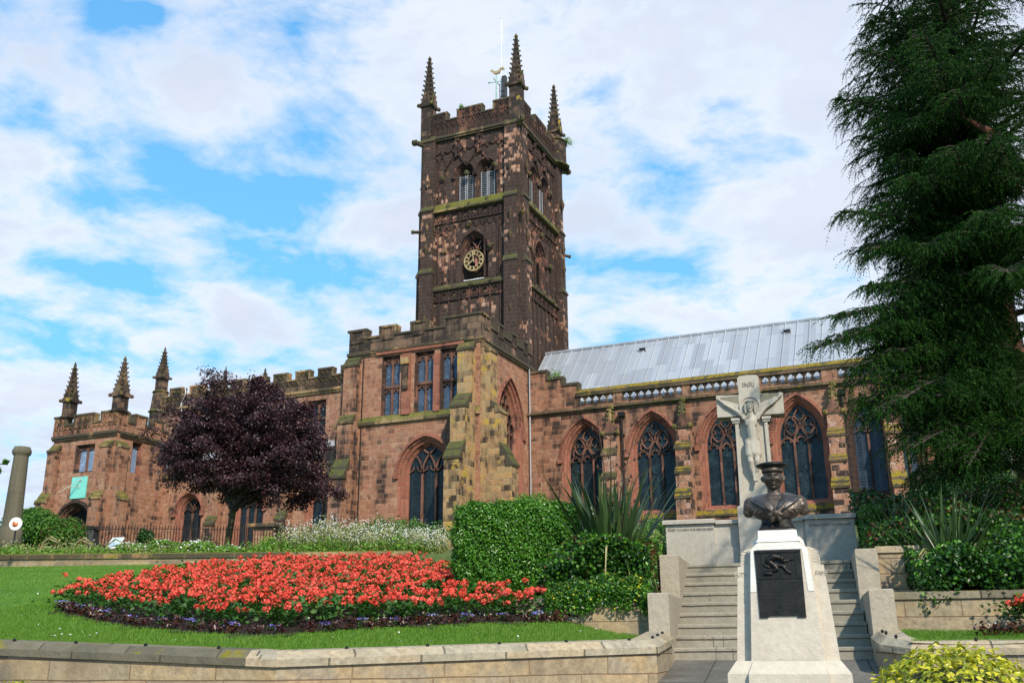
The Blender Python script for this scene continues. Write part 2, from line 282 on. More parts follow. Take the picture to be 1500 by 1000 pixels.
M['geran'] = leafmat('red_petal', [(0, (.62, .045, .028)), (.5, (.78, .095, .06)), (.9, (.85, .17, .12)), (1, (.55, .12, .07))], .6, .15, .2)
M['ager'] = leafmat('violet_petal', [(0, (.16, .13, .55)), (1, (.36, .30, .80))], .7, .15)
M['begonia'] = leafmat('bronze_leaf', [(0, (.025, .008, .006)), (.7, (.07, .018, .012)), (1, (.16, .07, .03))], .35, .1)
M['whitepetal'] = leafmat('white_petal', [(0, (.62, .60, .56)), (1, (.80, .80, .76))], .7, .15)
M['pinkpetal'] = leafmat('pink_petal', [(0, (.60, .38, .36)), (1, (.78, .66, .62))], .7, .15)
M['reedgrass'] = leafmat('straw_stem', [(0, (.10, .14, .03)), (.6, (.22, .24, .07)), (1, (.36, .30, .13))], .7, .15)
M['grassblade'] = leafmat('grass_blade', [(0, (.055, .14, .012)), (.4, (.095, .215, .020)), (.8, (.17, .29, .04)), (1, (.36, .36, .11))], .55, .25, .25, .5)
# lawn
m, t, b, o = newmat('lawn_turf'); g = t.n('ShaderNodeNewGeometry'); P = g.outputs['Position']; M['lawn'] = m
c = t.mix(t.rng(t.noise(P, .8, 4.0, .6), .35, .65), (.065, .18, .012), (.12, .27, .022))
c = t.mix(t.rng(t.noise(P, 3.0, 3.0), .5, .75, 0.0, .6), c, (.20, .28, .045)); c = t.mix(t.rng(t.noise(P, 60.0, 2.0), .35, .7, 0.0, .6), c, (.04, .11, .010))
t.l(c, b.inputs['Base Color']); b.inputs['Roughness'].default_value = .8; b.inputs['Specular IOR Level'].default_value = .15
t.l(t.bump(t.noise(P, 70.0, 3.0), .8, .03), b.inputs['Normal'])
M['ground'] = simple('rough_grass_ground', (.045, .07, .018), .95, var=.5, scale=2.0, bump=.8, col2=(.11, .14, .04))
# ------------------------------------------------------------------ object helpers
def tag(o, label=None, cat=None, group=None, kind=None):
    for k, v in (('label', label), ('category', cat), ('group', group), ('kind', kind)):
        if v: o[k] = v
    return o
def empty(name, loc, label, cat, group=None, rz=0.0):
    o = bpy.data.objects.new(name, None); COL.objects.link(o); o.location = loc; o.rotation_euler = (0, 0, rz)
    o.empty_display_size = .3
    return tag(o, label, cat, group)
class MB:
    """collects polygons, then links them as one mesh object"""
    def __init__(s): s.v = []; s.f = []; s.mi = []; s.cur = 0
    def add(s, vs, fs):
        k = len(s.v); s.v += [tuple(p) for p in vs]
        for f in fs: s.f.append(tuple(i+k for i in f)); s.mi.append(s.cur)
        return s
    def quad(s, a, b, c, d): return s.add((a, b, c, d), ((0, 1, 2, 3),))
    def box(s, x0, x1, y0, y1, z0, z1):
        return s.hexa([(x0, y0), (x1, y0), (x1, y1), (x0, y1)], z0, z1)
    def hexa(s, base, z0, z1, top=None):
        top = top or base; n = len(base)
        vs = [(x, y, z0) for x, y in base]+[(x, y, z1) for x, y in top]
        fs = [tuple(range(n))[::-1], tuple(range(n, 2*n))]+[(i, (i+1) % n, n+(i+1) % n, n+i) for i in range(n)]
        return s.add(vs, fs)
    def tube(s, pts, rad, n=8, cap=True):
        pts = [Vector(p) for p in pts]; k = len(s.v); L = len(pts)
        rad = [rad]*L if not hasattr(rad, '__len__') else rad
        ref = None
        for i, p in enumerate(pts):
            d = (pts[min(i+1, L-1)]-pts[max(i-1, 0)]).normalized()
            if ref is None: ref = d.orthogonal().normalized()
            ref = (ref-d*ref.dot(d)).normalized(); bb = d.cross(ref)
            for j in range(n):
                a = 2*math.pi*j/n; s.v.append(tuple(p+(ref*math.cos(a)+bb*math.sin(a))*rad[i]))
        for i in range(L-1):
            for j in range(n):
                s.f.append((k+i*n+j, k+i*n+(j+1) % n, k+(i+1)*n+(j+1) % n, k+(i+1)*n+j)); s.mi.append(s.cur)
        if cap:
            s.f.append(tuple(k+j for j in range(n))[::-1]); s.mi.append(s.cur)
            s.f.append(tuple(k+(L-1)*n+j for j in range(n))); s.mi.append(s.cur)
        return s
    def lathe(s, c, prof, n=16):
        k = len(s.v)
        for r, z in prof:
            for j in range(n):
                a = 2*math.pi*j/n; s.v.append((c[0]+r*math.cos(a), c[1]+r*math.sin(a), c[2]+z))
        for i in range(len(prof)-1):
            for j in range(n):
                s.f.append((k+i*n+j, k+i*n+(j+1) % n, k+(i+1)*n+(j+1) % n, k+(i+1)*n+j)); s.mi.append(s.cur)
        s.f.append(tuple(k+j for j in range(n))[::-1]); s.mi.append(s.cur)
        s.f.append(tuple(k+(len(prof)-1)*n+j for j in range(n))); s.mi.append(s.cur)
        return s
    def octa(s, c, r, rz=None):
        x, y, z = c; rz = rz or r
        return s.add([(x+r, y, z), (x, y+r, z), (x-r, y, z), (x, y-r, z), (x, y, z+rz), (x, y, z-rz)], [(0, 1, 4), (1, 2, 4), (2, 3, 4), (3, 0, 4), (1, 0, 5), (2, 1, 5), (3, 2, 5), (0, 3, 5)])
    def blob(s, c, r, n=7, m=5, rz=None, jit=.0):
        prof = []
        k = len(s.v); rz = rz or r
        for i in range(1, m):
            th = math.pi*i/m
            for j in range(n):
                a = 2*math.pi*j/n; q = 1+rnd.uniform(-jit, jit)
                s.v.append((c[0]+r*q*math.sin(th)*math.cos(a), c[1]+r*q*math.sin(th)*math.sin(a), c[2]-rz*q*math.cos(th)))
        s.v.append((c[0], c[1], c[2]-rz)); s.v.append((c[0], c[1], c[2]+rz)); b0 = len(s.v)-2
        for i in range(m-2):
            for j in range(n):
                s.f.append((k+i*n+j, k+i*n+(j+1) % n, k+(i+1)*n+(j+1) % n, k+(i+1)*n+j)); s.mi.append(s.cur)
        for j in range(n):
            s.f.append((b0, k+(j+1) % n, k+j)); s.mi.append(s.cur); s.f.append((b0+1, k+(m-2)*n+j, k+(m-2)*n+(j+1) % n)); s.mi.append(s.cur)
        return s
    # facade coordinates: F maps (a, z, d) to the world
    def prism(s, F, path, d0, d1):
        n = len(path); vs = [F(a, b, d0) for a, b in path]+[F(a, b, d1) for a, b in path]
        tri = tessellate_polygon([[Vector((a, b, 0)) for a, b in path]])
        return s.add(vs, [tuple(t) for t in tri]+[tuple(i+n for i in t) for t in tri]+[(i, (i+1) % n, n+(i+1) % n, n+i) for i in range(n)])
    def bx(s, F, a0, a1, b0, b1, d0, d1): return s.prism(F, [(a0, b0), (a1, b0), (a1, b1), (a0, b1)], d0, d1)
    def sheet(s, F, outer, holes, d=0.0):
        pts = list(outer)+[p for h in holes for p in h]
        tri = tessellate_polygon([[Vector((a, b, 0)) for a, b in q] for q in [outer]+list(holes)])
        return s.add([F(a, b, d) for a, b in pts], [tuple(t) for t in tri])
    def strip(s, F, P, d0, Q, d1, closed=True):
        n = len(P); vs = [F(a, b, d0) for a, b in P]+[F(a, b, d1) for a, b in Q]
        return s.add(vs, [(i, (i+1) % n, n+(i+1) % n, n+i) for i in range(n if closed else n-1)])
    def bar(s, F, path, w, d0, d1):
        """a bar of square section following an open path"""
        path = [Vector((a, b)) for a, b in path]; L = []; R = []
        for i, p in enumerate(path):
            d = (path[min(i+1, len(path)-1)]-path[max(i-1, 0)])
            if d.length < 1e-6: d = Vector((0, 1))
            d.normalize(); nn = Vector((-d.y, d.x))*w*.5; L.append(p+nn); R.append(p-nn)
        q = L+R[::-1]; n = len(q); m_ = len(L)
        vs = [F(p.x, p.y, d1) for p in q]+[F(p.x, p.y, d0) for p in q]; fs = []
        for i in range(m_-1): fs.append((i, i+1, n-2-i, n-1-i))
        for i in range(n): fs.append((i, (i+1) % n, n+(i+1) % n, n+i))
        return s.add(vs, fs)
    def build(s, name, mats, parent=None, smooth=False, world=True, recalc=True):
        me = bpy.data.meshes.new(name); me.from_pydata(s.v, [], s.f)
        if not hasattr(mats, '__len__') : mats = [mats]
        for q in mats: me.materials.append(q)
        me.polygons.foreach_set('material_index', s.mi)
        if recalc:
            bm = bmesh.new(); bm.from_mesh(me); bmesh.ops.recalc_face_normals(bm, faces=bm.faces); bm.to_mesh(me); bm.free()
        if smooth: me.polygons.foreach_set('use_smooth', [True]*len(me.polygons))
        me.update(); o = bpy.data.objects.new(name, me); COL.objects.link(o)
        if parent is not None:
            o.parent = parent
            if world:
                w_ = worldloc(parent); o.location = (-w_.x, -w_.y, -w_.z)
        return o
def worldloc(p):
    v = Vector(p.location)
    while p.parent: p = p.parent; v += Vector(p.location)
    return v
def dup(o, off, parent=None):
    c = o.copy(); COL.objects.link(c); c.parent = parent if parent is not None else o.parent
    c.location = Vector(o.location)+Vector(off)
    for ch in o.children:
        g = ch.copy(); COL.objects.link(g); g.parent = c
        for hh in ch.children:
            k = hh.copy(); COL.objects.link(k); k.parent = g
    return c
def FS(Y): return lambda a, b, d: (a, Y-d, b)             # wall that faces south: a = x
def FE(X): return lambda a, b, d: (X+d, a, b)             # wall that faces east: a = y
def FW(X): return lambda a, b, d: (X-d, a, b)
def FN(Y): return lambda a, b, d: (a, Y+d, b)
def FG(o, ang):                                           # wall at any angle: a runs along (cos, sin)
    ux, uy = math.cos(ang), math.sin(ang)
    return lambda a, b, d: (o[0]+ux*a+uy*d, o[1]+uy*a-ux*d, b)
def arch(cx, w, z0, zs, h, n=9, t=0.0, tb=None):
    """closed outline of a pointed opening; t grows it outwards"""
    a = w/2; tb = t if tb is None else tb; z0 = z0-tb
    if h >= a*.98:
        R = (a*a+h*h)/(2*a); c = R-a; R2 = R+t; a2 = a+t; h2 = math.sqrt(max(R2*R2-c*c, 1e-6)); th = math.atan2(h2, c)
        right = [(cx-c+R2*math.cos(th*i/n), zs+R2*math.sin(th*i/n)) for i in range(n+1)]
    else:
        a2 = a+t; h2 = h+t*1.02
        right = [(cx+a2*(1-(i/n)**1.6), zs+h2*(i/n)**1.6**.5 if False else zs+h2*(1-(1-(i/n)**1.6))**.44) for i in range(n+1)]
    left = [(2*cx-x, y) for x, y in right[:-1]]
    return [(cx+a2, z0)]+right+left[::-1]+[(cx-a2, z0)]
def inside(poly, x, y):
    r = False; j = len(poly)-1
    for i in range(len(poly)):
        if (poly[i][1] > y) != (poly[j][1] > y) and x < (poly[j][0]-poly[i][0])*(y-poly[i][1])/(poly[j][1]-poly[i][1])+poly[i][0]: r = not r
        j = i
    return r
def arc(cx, cy, r, a0, a1, n=8): return [(cx+r*math.cos(math.radians(a0+(a1-a0)*i/n)), cy+r*math.sin(math.radians(a0+(a1-a0)*i/n))) for i in range(n+1)]
def window(F, cx, w, z0, zs, h, lights=3, splay=.35, style='cross', parent=None, gl='glass', hood=.14, depth=.38, mat='trim', mull=.10, tmat='tracery', sillmat=None, transoms=()):
    """moulded frame with its tracery and glass as children; returns the frame and the hole to cut in the wall"""
    tb = splay*.9
    P = [arch(cx, w, z0, zs, h, t=splay*k, tb=tb*k) for k in (1, .72, .66, .34, .28, 0)]
    D = [0, -depth*.12, -depth*.30, -depth*.45, -depth*.66, -depth]
    mb = MB()
    for i in range(5): mb.strip(F, P[i], D[i], P[i+1], D[i+1])
    mb.strip(F, P[5], -depth, P[5], -depth-.12)
    if hood:
        A = arch(cx, w, z0, zs, h, t=splay, tb=0)[1:-1]; B = arch(cx, w, z0, zs, h, t=splay+hood, tb=0)[1:-1]
        mb.strip(F, A, .10, B, .07, False); mb.strip(F, B, .07, B, -.02, False); mb.strip(F, A, .10, A, -.02, False)
        for q in (-1, 1):
            x = cx+q*(w/2+splay+hood*.5); mb.bx(F, x-.12, x+.12, zs-.22, zs+.06, -.02, .14)
    fr = mb.build('window', M[mat], parent)
    g = MB(); g.sheet(F, P[5], [], -depth-.06); g.build('glass', M[gl], fr)
    t = MB(); d0, d1 = -depth-.05, -depth+.06
    lw = w/lights; op = P[5]
    for i in range(1, lights): t.bx(F, cx-w/2+i*lw-mull/2, cx-w/2+i*lw+mull/2, z0, zs+(0 if style != 'square' else h), d0, d1)
    for z in transoms:
        t.bx(F, cx-w/2, cx+w/2, z-.06, z+.06, d0, d1-.01)
        for i in range(lights):
            x0 = cx-w/2+i*lw; tt = arch(x0+lw/2, lw*.86, z-.5, z-.42, .30, 4)[1:-1]; t.bar(F, tt, .05, d0, d1-.02)
    a = w/2; R = (a*a+h*h)/(2*a)
    def clip(path, wd=mull*.8):
        run = []
        for p in path:
            if inside(op, *p): run.append(p)
            else:
                if len(run) > 1: t.bar(F, run, wd, d0, d1-.005)
                run = []
        if len(run) > 1: t.bar(F, run, wd, d0, d1-.005)
    if style == 'cross':          # bars of the lights run on and cross each other
        for i in range(0, lights+1):
            x = cx-w/2+i*lw
            clip([(x-R+R*math.cos(k*.08), zs+R*math.sin(k*.08)) for k in range(0, 22)]); clip([(x+R-R*math.cos(k*.08), zs+R*math.sin(k*.08)) for k in range(0, 22)])
        for i in range(lights):
            x0 = cx-w/2+i*lw+lw/2
            for q in (-1, 1): clip([(x0+q*lw*.42, zs+.12), (x0+q*lw*.16, zs+.22), (x0+q*lw*.12, zs+.38)], .05)
    if style == 'nave':           # cusped lights, two leaf shapes, a four-lobed head
        for i in range(lights):
            x0 = cx-w/2+i*lw+lw/2; s_ = lw*.5; y0 = zs-.12
            for q in (-1, 1):
                clip([(x0+q*s_, y0-.12), (x0+q*s_*.8, y0+.06), (x0+q*s_*.42, y0+.18), (x0+q*s_*.14, y0+.22), (x0, y0+.32)], .075)
                clip([(x0+q*s_*.80, y0+.02), (x0+q*s_*.45, y0-.02), (x0+q*s_*.5, y0+.14)], .05)
        for q in (-1, 1):
            ex = cx+q*w*.20; y0 = zs+h*.12; y1 = zs+h*.66
            for sgn in (-1, 1):       # leaf-shaped openings
                clip([(ex+sgn*w*.145*math.sin(math.pi*k/9)**.8+q*w*.03*k/9, y0+(y1-y0)*k/9) for k in range(10)], .07)
                clip([(ex+sgn*w*.13, y0+(y1-y0)*.42), (ex+sgn*w*.045, y0+(y1-y0)*.50), (ex+sgn*w*.10, y0+(y1-y0)*.66)], .045)
            clip([(cx+q*lw*.5, zs-.1), (cx+q*lw*.40, zs+h*.10), (cx+q*lw*.12, zs+h*.30), (cx, zs+h*.38)], .08)
            clip([(cx+q*w*.34, zs+.02), (cx+q*w*.40, zs+h*.16), (cx+q*w*.36, zs+h*.36)], .06)
            clip([(cx, zs+h*.52), (cx+q*w*.10, zs+h*.62), (cx+q*w*.11, zs+h*.72), (cx+q*w*.04, zs+h*.84), (cx, zs+h*.93)], .065)
            clip([(cx+q*w*.12, zs+h*.68), (cx+q*w*.20, zs+h*.60)], .06)
        clip([(cx, zs+h*.36), (cx, zs+h*.54)], .08)
    if style == 'flow':           # tall window with flowing net tracery
        for i in range(1, lights): clip([(cx-w/2+i*lw, zs), (cx-w/2+i*lw, zs+.1)])
        rows = 5; ry = h/rows*1.05
        for r_ in range(rows):
            for i in range(-1, lights+1):
                ex = cx-w/2+(i+.5+(r_ % 2)*.5)*lw; ey = zs+.05+ry*(r_+.45)
                clip([(ex+lw*.47*math.cos(k*.42), ey+ry*.62*math.sin(k*.42)) for k in range(16)], .07)
    if style == 'square':
        zt = zs+h*.0
    t.build('tracery', M[tmat], fr)
    return fr, P[0]
def sqwindow(F, x0, x1, z0, z1, parent, tz=None, gl='glassblue', splay=.10, depth=.30, lights=2, mat='trimdark', tmat='tracery', headh=.62, lowhead=True):
    """square-headed window with cusped panel tracery"""
    P = [[(x1+k, z0-k), (x1+k, z1+k), (x0-k, z1+k), (x0-k, z0-k)] for k in (splay, splay*.5, 0)]
    mb = MB(); mb.strip(F, P[0], 0, P[1], -depth*.4); mb.strip(F, P[1], -depth*.4, P[1], -depth*.6); mb.strip(F, P[1], -depth*.6, P[2], -depth); mb.strip(F, P[2], -depth, P[2], -depth-.12)
    fr = mb.build('window', M[mat], parent)
    g = MB(); g.sheet(F, P[2], [], -depth-.06); g.build('glass', M[gl], fr)
    t = MB(); d0, d1 = -depth-.05, -depth+.05; lw = (x1-x0)/lights
    def head(zt, hh, full):
        for i in range(lights):
            c = x0+(i+.5)*lw
            ar = arch(c, lw*.94, zt-hh, zt-hh*.55, hh*.42, 5)[1:-1]; t.bar(F, ar, .06, d0, d1)
            for q in (-1, 1): t.bar(F, [(c+q*lw*.42, zt-hh*.52), (c+q*lw*.18, zt-hh*.46), (c+q*lw*.22, zt-hh*.26)], .045, d0, d1-.02)
            if full:
                for q in (-.25, .25): t.bar(F, [(c+q*lw, zt-hh*.2), (c+q*lw, zt)], .05, d0, d1)
                t.bar(F, [(c-lw*.5, zt-.12), (c-lw*.25, zt-.02), (c, zt-.14), (c+lw*.25, zt-.02), (c+lw*.5, zt-.12)], .05, d0, d1-.01)
            t.bx(F, c-lw*.5, c+lw*.5, zt-hh*.12, zt-hh*.02, d0, d1-.03)
    head(z1, headh, True)
    for i in range(1, lights): t.bx(F, x0+i*lw-.045, x0+i*lw+.045, z0, z1, d0, d1+.01)
    if tz:
        t.bx(F, x0, x1, tz-.07, tz+.05, d0, d1+.04)
        if lowhead: head(tz-.07, .42, False)
    t.build('tracery', M[tmat], fr)
    return fr, P[0]
def battlement(F, a0, a1, z0, zc, zm, merl, th, name, parent, wall='parapet', cap='mossdark', string=True, capo=.07, panels=None, sd=.12):
    """parapet wall with merlons; its moss-grown coping is a sub-part"""
    mb = MB(); mb.bx(F, a0, a1, z0, zc, -th, 0)
    cp = MB(); merl = sorted(merl); edge = a0
    for m0, m1 in merl:
        mb.bx(F, m0+.002, m1-.002, zc, zm-.12, -th+.002, -.002)
        if panels == 'recess': pass
        if m0 > edge+.02: cp.bx(F, edge, m0-.06, zc, zc+.10, -th-capo, capo)
        cp.bx(F, m0-.10, m1+.10, zm-.12, zm, -th-capo, capo)
        for x in (m0, m1):
            if a0+.05 < x < a1-.05:
                q = (x-.09, x+.03) if x == m0 else (x-.03, x+.09)
                cp.bx(F, q[0], q[1], zc+.0, zm-.123, -th-capo+.02, capo-.02)
        edge = m1+.06
    if edge < a1-.1: cp.bx(F, edge, a1, zc, zc+.10, -th-capo, capo)
    if string:
        cp.bx(F, a0-.05, a1+.05, z0-.10, z0+.06, -.05, sd); cp.bx(F, a0-.02, a1+.02, z0-.22, z0-.101, -.05, sd*.5)
    if panels == 'tracery':
        h = (zc-z0)
        n = int((a1-a0)/.36)
        for i in range(n):
            x = a0+(i+.5)*(a1-a0)/n; w_ = (a1-a0)/n
            zt = zc-.06
            mb.bx(F, x-w_*.5, x-w_*.38, z0+.07, zt, .0, .07)
            mb.bar(F, [(x-w_*.42, z0+h*.62), (x-w_*.1, zt-.08), (x, zt-.02), (x+w_*.1, zt-.08), (x+w_*.42, z0+h*.62)], .06, 0, .06)
            for m0, m1 in merl:
                if m0+.1 < x < m1-.1:
                    mb.bx(F, x-w_*.5, x-w_*.38, zc+.03, zm-.13, .0, .07); mb.bx(F, x-w_*.5, x+w_*.5, zc-.05, zc+.04, 0, .065)
                    mb.bar(F, [(x-w_*.42, zm-.42), (x-w_*.1, zm-.22), (x, zm-.16), (x+w_*.1, zm-.22), (x+w_*.42, zm-.42)], .06, 0, .06)
    if panels == 'sunk':
        for m0, m1 in merl:
            if m1-m0 < 1.4:
                for q in ((m0+.08, m0+.16), (m1-.16, m1-.08)): mb.bx(F, q[0], q[1], zc-.1, zm-.13, 0, .05)
                mb.bx(F, m0+.08, m1-.08, zc-.18, zc-.1, 0, .05)
    o = mb.build(name, M[wall], parent); cp.build('coping', M[cap], o)
    return o
def buttress(base, ang, w, stages, parent, mat='buttress', cap='mossdark', zb=3.5, name='buttress', capm=None):
    """stages: (projection, z top of this stage's vertical face, height of its sloped weathering)"""
    F = FG(base, ang); mb = MB(); cps_ = []; z = zb
    for i, (pj, zt, sl) in enumerate(stages):
        nxt = stages[i+1][0] if i+1 < len(stages) else 0.0
        mb.bx(F, -w/2, w/2, z, zt, -.15, pj)
        cp = MB(); cps_.append(cp)      # sloped cap in two shingled steps
        def wedge(z0, z1, p0, p1, ov):
            for q in (0,):
                vs = [F(-w/2-ov, z0-.10, p0+.06), F(w/2+ov, z0-.10, p0+.06), F(w/2+ov, z0+.02, p0+.06), F(-w/2-ov, z0+.02, p0+.06),
                      F(-w/2-ov, z1, p1), F(w/2+ov, z1, p1), F(w/2+ov, z0-.10, p1), F(-w/2-ov, z0-.10, p1)]
                cp.add(vs, [(0, 1, 2, 3), (3, 2, 5, 4), (4, 5, 6, 7), (0, 7, 6, 1), (0, 3, 4, 7), (1, 6, 5, 2)])
        mid = (pj+nxt)/2; wedge(zt, zt+sl*.55, pj, mid-.02, .05); wedge(zt+sl*.5, zt+sl, mid, nxt-.01, .03)
        mb.bx(F, -w/2+.01, w/2-.01, zt-.05, zt+sl*.45, -.15, mid-.06)
        z = zt
    o = mb.build(name, M[mat], parent)
    for cp in cps_: cp.build('weathering', M[capm or cap], o)
    return o
def pinnacle(cx, cy, z0, w, zs, zt, parent, mat='tower_dark', n=9, croc=.10):
    mb = MB(); h = w/2
    mb.box(cx-h*.8, cx+h*.8, cy-h*.8, cy+h*.8, z0, zs)
    for k in (0, 1):
        mb.box(cx-h*.95, cx+h*.95, cy-h*.95, cy+h*.95, z0+.02+k*.3, z0+.12+k*.3) if k == 0 else None
    for dx_, dy_ in ((0, -1), (0, 1), (1, 0), (-1, 0)):                      # little gables
        F = FG((cx+dx_*h*.8, cy+dy_*h*.8), {(0, -1): 0, (1, 0): math.pi/2, (0, 1): math.pi, (-1, 0): -math.pi/2}[(dx_, dy_)])
        mb.prism(F, [(-h*.85, zs-.05), (h*.85, zs-.05), (0, zs+w*1.15)], -.06, .10)
    for q in ((1, 1), (1, -1), (-1, 1), (-1, -1)):
        mb.blob((cx+q[0]*h*1.08, cy+q[1]*h*1.08, zs+.04), croc*1.0, 6, 4); mb.tube([(cx+q[0]*h*.5, cy+q[1]*h*.5, zs+.05), (cx+q[0]*h*1.0, cy+q[1]*h*1.0, zs+.03)], .07, 5)
    tw = .07; top = zt-.22; hb = h*.74
    mb.hexa([(cx-hb, cy-hb), (cx+hb, cy-hb), (cx+hb, cy+hb), (cx-hb, cy+hb)], zs, top, [(cx-tw, cy-tw), (cx+tw, cy-tw), (cx+tw, cy+tw), (cx-tw, cy+tw)])
    for i in range(n):
        f = (i+.35)/n; z = zs+(top-zs)*f; r_ = hb*(1-f)+tw*f; s_ = croc*(.95-.35*f)
        for q in ((1, 1), (1, -1), (-1, 1), (-1, -1)):
            mb.tube([(cx+q[0]*r_*.8, cy+q[1]*r_*.8, z-.02), (cx+q[0]*(r_+s_*.35), cy+q[1]*(r_+s_*.35), z+.04)], [s_*.6, s_*.45], 5)
            mb.blob((cx+q[0]*(r_+s_*.45), cy+q[1]*(r_+s_*.45), z+.06), s_*.62, 5, 4, s_*.6, .15)
        for q in ((1, 0), (-1, 0), (0, 1), (0, -1)): mb.blob((cx+q[0]*(r_+.01), cy+q[1]*(r_+.01), z+.12), s_*.5, 5, 4, s_*.6, .15)
    mb.blob((cx, cy, zt-.12), croc*1.0, 6, 4, croc*.7); mb.blob((cx, cy, zt-.02), croc*.5, 5, 4, .12)
    return mb.build('pinnacle', M[mat], parent)
# ------------------------------------------------------------------ the church
CH = empty('church', (-21.0, 50.0, 6.0), 'large red and blackened sandstone church with tall central tower and pale lead roof', 'church')
ZB = 3.4
# transept (south-facing gabled block, crenellated)
TX0, TX1, TY0, TY1 = -28.0, -20.35, 42.5, 48.6
FT, FTE = FS(TY0), FE(TX1)
holes = []
o, hb = window(FT, -23.30, 2.28, 5.3, 8.30, 1.38, 3, .42, 'cross', CH, 'glassgrid', .16, .42, 'trim', .11); holes.append(hb)
for x0, x1 in ((-25.87, -25.00), (-23.94, -23.00), (-22.48, -21.55)):
    o, hb = sqwindow(FT, x0, x1, 11.42, 14.42, CH, 12.9, depth=.22); holes.append(hb)
mb = MB(); mb.sheet(FT, [(TX0, ZB), (TX1, ZB), (TX1, 11.0), (TX0, 11.0)], [holes[0]]); mb.sheet(FT, [(TX0, 11.0), (TX1, 11.0), (TX1, 14.86), (TX0, 14.86)], holes[1:])
we, hbe = window(FTE, 46.15, 2.55, 5.6, 10.8, 2.3, 5, .46, 'flow', CH, 'glass', .10, .42, 'trim', .09, 'tracery')
mb.sheet(FTE, [(TY0, ZB), (TY1+1, ZB), (TY1+1, 14.86), (TY0, 14.86)], [hbe])
mb.sheet(FW(TX0), [(TY0, ZB), (TY1+3, ZB), (TY1+3, 14.86), (TY0, 14.86)], [])
mb.build('transept_wall', M['red'], CH)
mb = MB()   # mossy sloping string under the upper windows
vs = [FT(a, b, d) for a in (TX0-.02, TX1+.02) for b, d in ((10.93, 0), (10.95, .13), (11.10, .13), (11.38, .0))]
mb.add(vs, [(0, 1, 5, 4), (1, 2, 6, 5), (2, 3, 7, 6), (0, 3, 2, 1), (4, 5, 6, 7)]); mb.build('string_course', M['mossy'], CH)
mb = MB()
for x in (-25.2+.72, -22.74): mb.bx(FT, x-.17, x+.17, 11.3, 14.3, -.02, .10)
mb.bx(FT, -24.72, -24.24, 11.3, 14.5, -.02, .12); mb.bx(FT, -26.3, -21.2, 14.62, 14.80, -.02, .12)
mb.build('mullion_wall', M['trim'], CH)
mb = MB(); mb.bx(FT, -24.62, -24.34, 12.6, 13.9, .10, .24); o = mb.build('niche_post', M['tower_dark'], CH)
mb = MB(); mb.bx(FT, -24.68, -24.28, 13.9, 14.25, .10, .32); mb.build('niche_cap', M['mossy'], o)
battlement(FT, TX0-.05, TX1+.05, 14.86, 15.63, 16.22, [(-28.05, -27.05), (-26.12, -25.26), (-24.25, -23.42), (-22.32, -20.30)], .40, 'transept_parapet', CH, panels='sunk')
battlement(FE(TX1+.05), TY0+.42, TY1+.6, 14.86, 15.63, 16.22, [(42.92, 43.6), (44.5, 45.3), (46.2, 47.0), (47.8, 48.5)], .36, 'transept_parapet', CH, panels='sunk')
battlement(FW(TX0-.05), TY0+.42, TY1+2, 14.86, 15.63, 16.22, [(42.92, 43.6), (44.5, 45.3), (46.2, 47.0), (47.8, 48.5)], .36, 'transept_parapet', CH)
mb = MB(); mb.box(TX0+.35, TX1-.35, TY0+.4, 50.2, 14.9, 15.2); mb.build('transept_roof', M['lead'], CH)
for bs, an, st, mt in (((-20.98, TY0), 0.0, [(1.75, 8.6, .85), (1.15, 11.2, .75), (.45, 14.25, .5)], 'buff'), ((TX1, 42.98), math.pi/2, [(1.65, 8.4, 1.1), (1.05, 11.05, .55), (.55, 14.2, .6)], 'buff'),
                       ((-28.0+.35, TY0), 0.0, [(1.3, 8.2, 1.0), (.75, 11.1, .45), (.4, 14.2, .55)], 'red2'), ((TX0, 43.0), -math.pi/2, [(1.2, 8.2, 1.0), (.75, 11.1, .45), (.5, 14.2, .55)], 'red2')):
    buttress(bs, an, .80, st, CH, mt)
mb = MB(); mb.tube([(-27.05, TY0-.08, 5.5), (-27.05, TY0-.08, 14.6)], .028, 6); mb.build('thin_downpipe', M['iron'], CH)
mb = MB(); mb.tube([(-20.2, 48.50, 5.5), (-20.2, 48.50, 14.7)], .04, 6); mb.build('pale_downpipe', M['lead'], CH)
# chancel: long south wall
NX0, NX1, NY = TX1, -2.1, 48.6; FN_ = FS(NY)
holes = []; w0, hb = window(FN_, -17.13, 1.98, 6.62, 9.55, 1.72, 3, .34, 'nave', CH, 'glass', .13, .42, 'trim', .10)
for k, cx in enumerate((-17.13, -13.42, -9.75, -6.13)):
    if k: dup(w0, (cx+17.13, 0, .03*k))
    holes.append([(a+cx+17.13, b+.03*k) for a, b in hb])
w5, hb5 = window(FN_, -3.05, 1.25, 6.9, 9.6, 1.35, 2, .30, 'cross', CH, 'glasslouvre', .12, .42, 'trimdark', .10); holes.append(hb5)
mb = MB(); mb.sheet(FN_, [(NX0, ZB), (NX1, ZB), (NX1, 12.1), (NX0, 12.1)], holes)
APX = (NX1, NY); AP2 = (NX1+2.35, NY+1.75); angA = math.atan2(1.75, 2.35); LA = math.hypot(2.35, 1.75); FA = FG(APX, angA)
w6, hb6 = window(FA, 1.15, .95, 6.6, 9.3, 1.1, 2, .28, 'cross', CH, 'glasslouvre', .12, .38, 'trimdark', .08)
mb.sheet(FA, [(0, ZB), (LA, ZB), (LA, 12.1), (0, 12.1)], [hb6])
AP3 = (1.15, 53.2); angB = math.atan2(AP3[1]-AP2[1], AP3[0]-AP2[0]); LB = math.hypot(AP3[0]-AP2[0], AP3[1]-AP2[1]); FB = FG(AP2, angB)
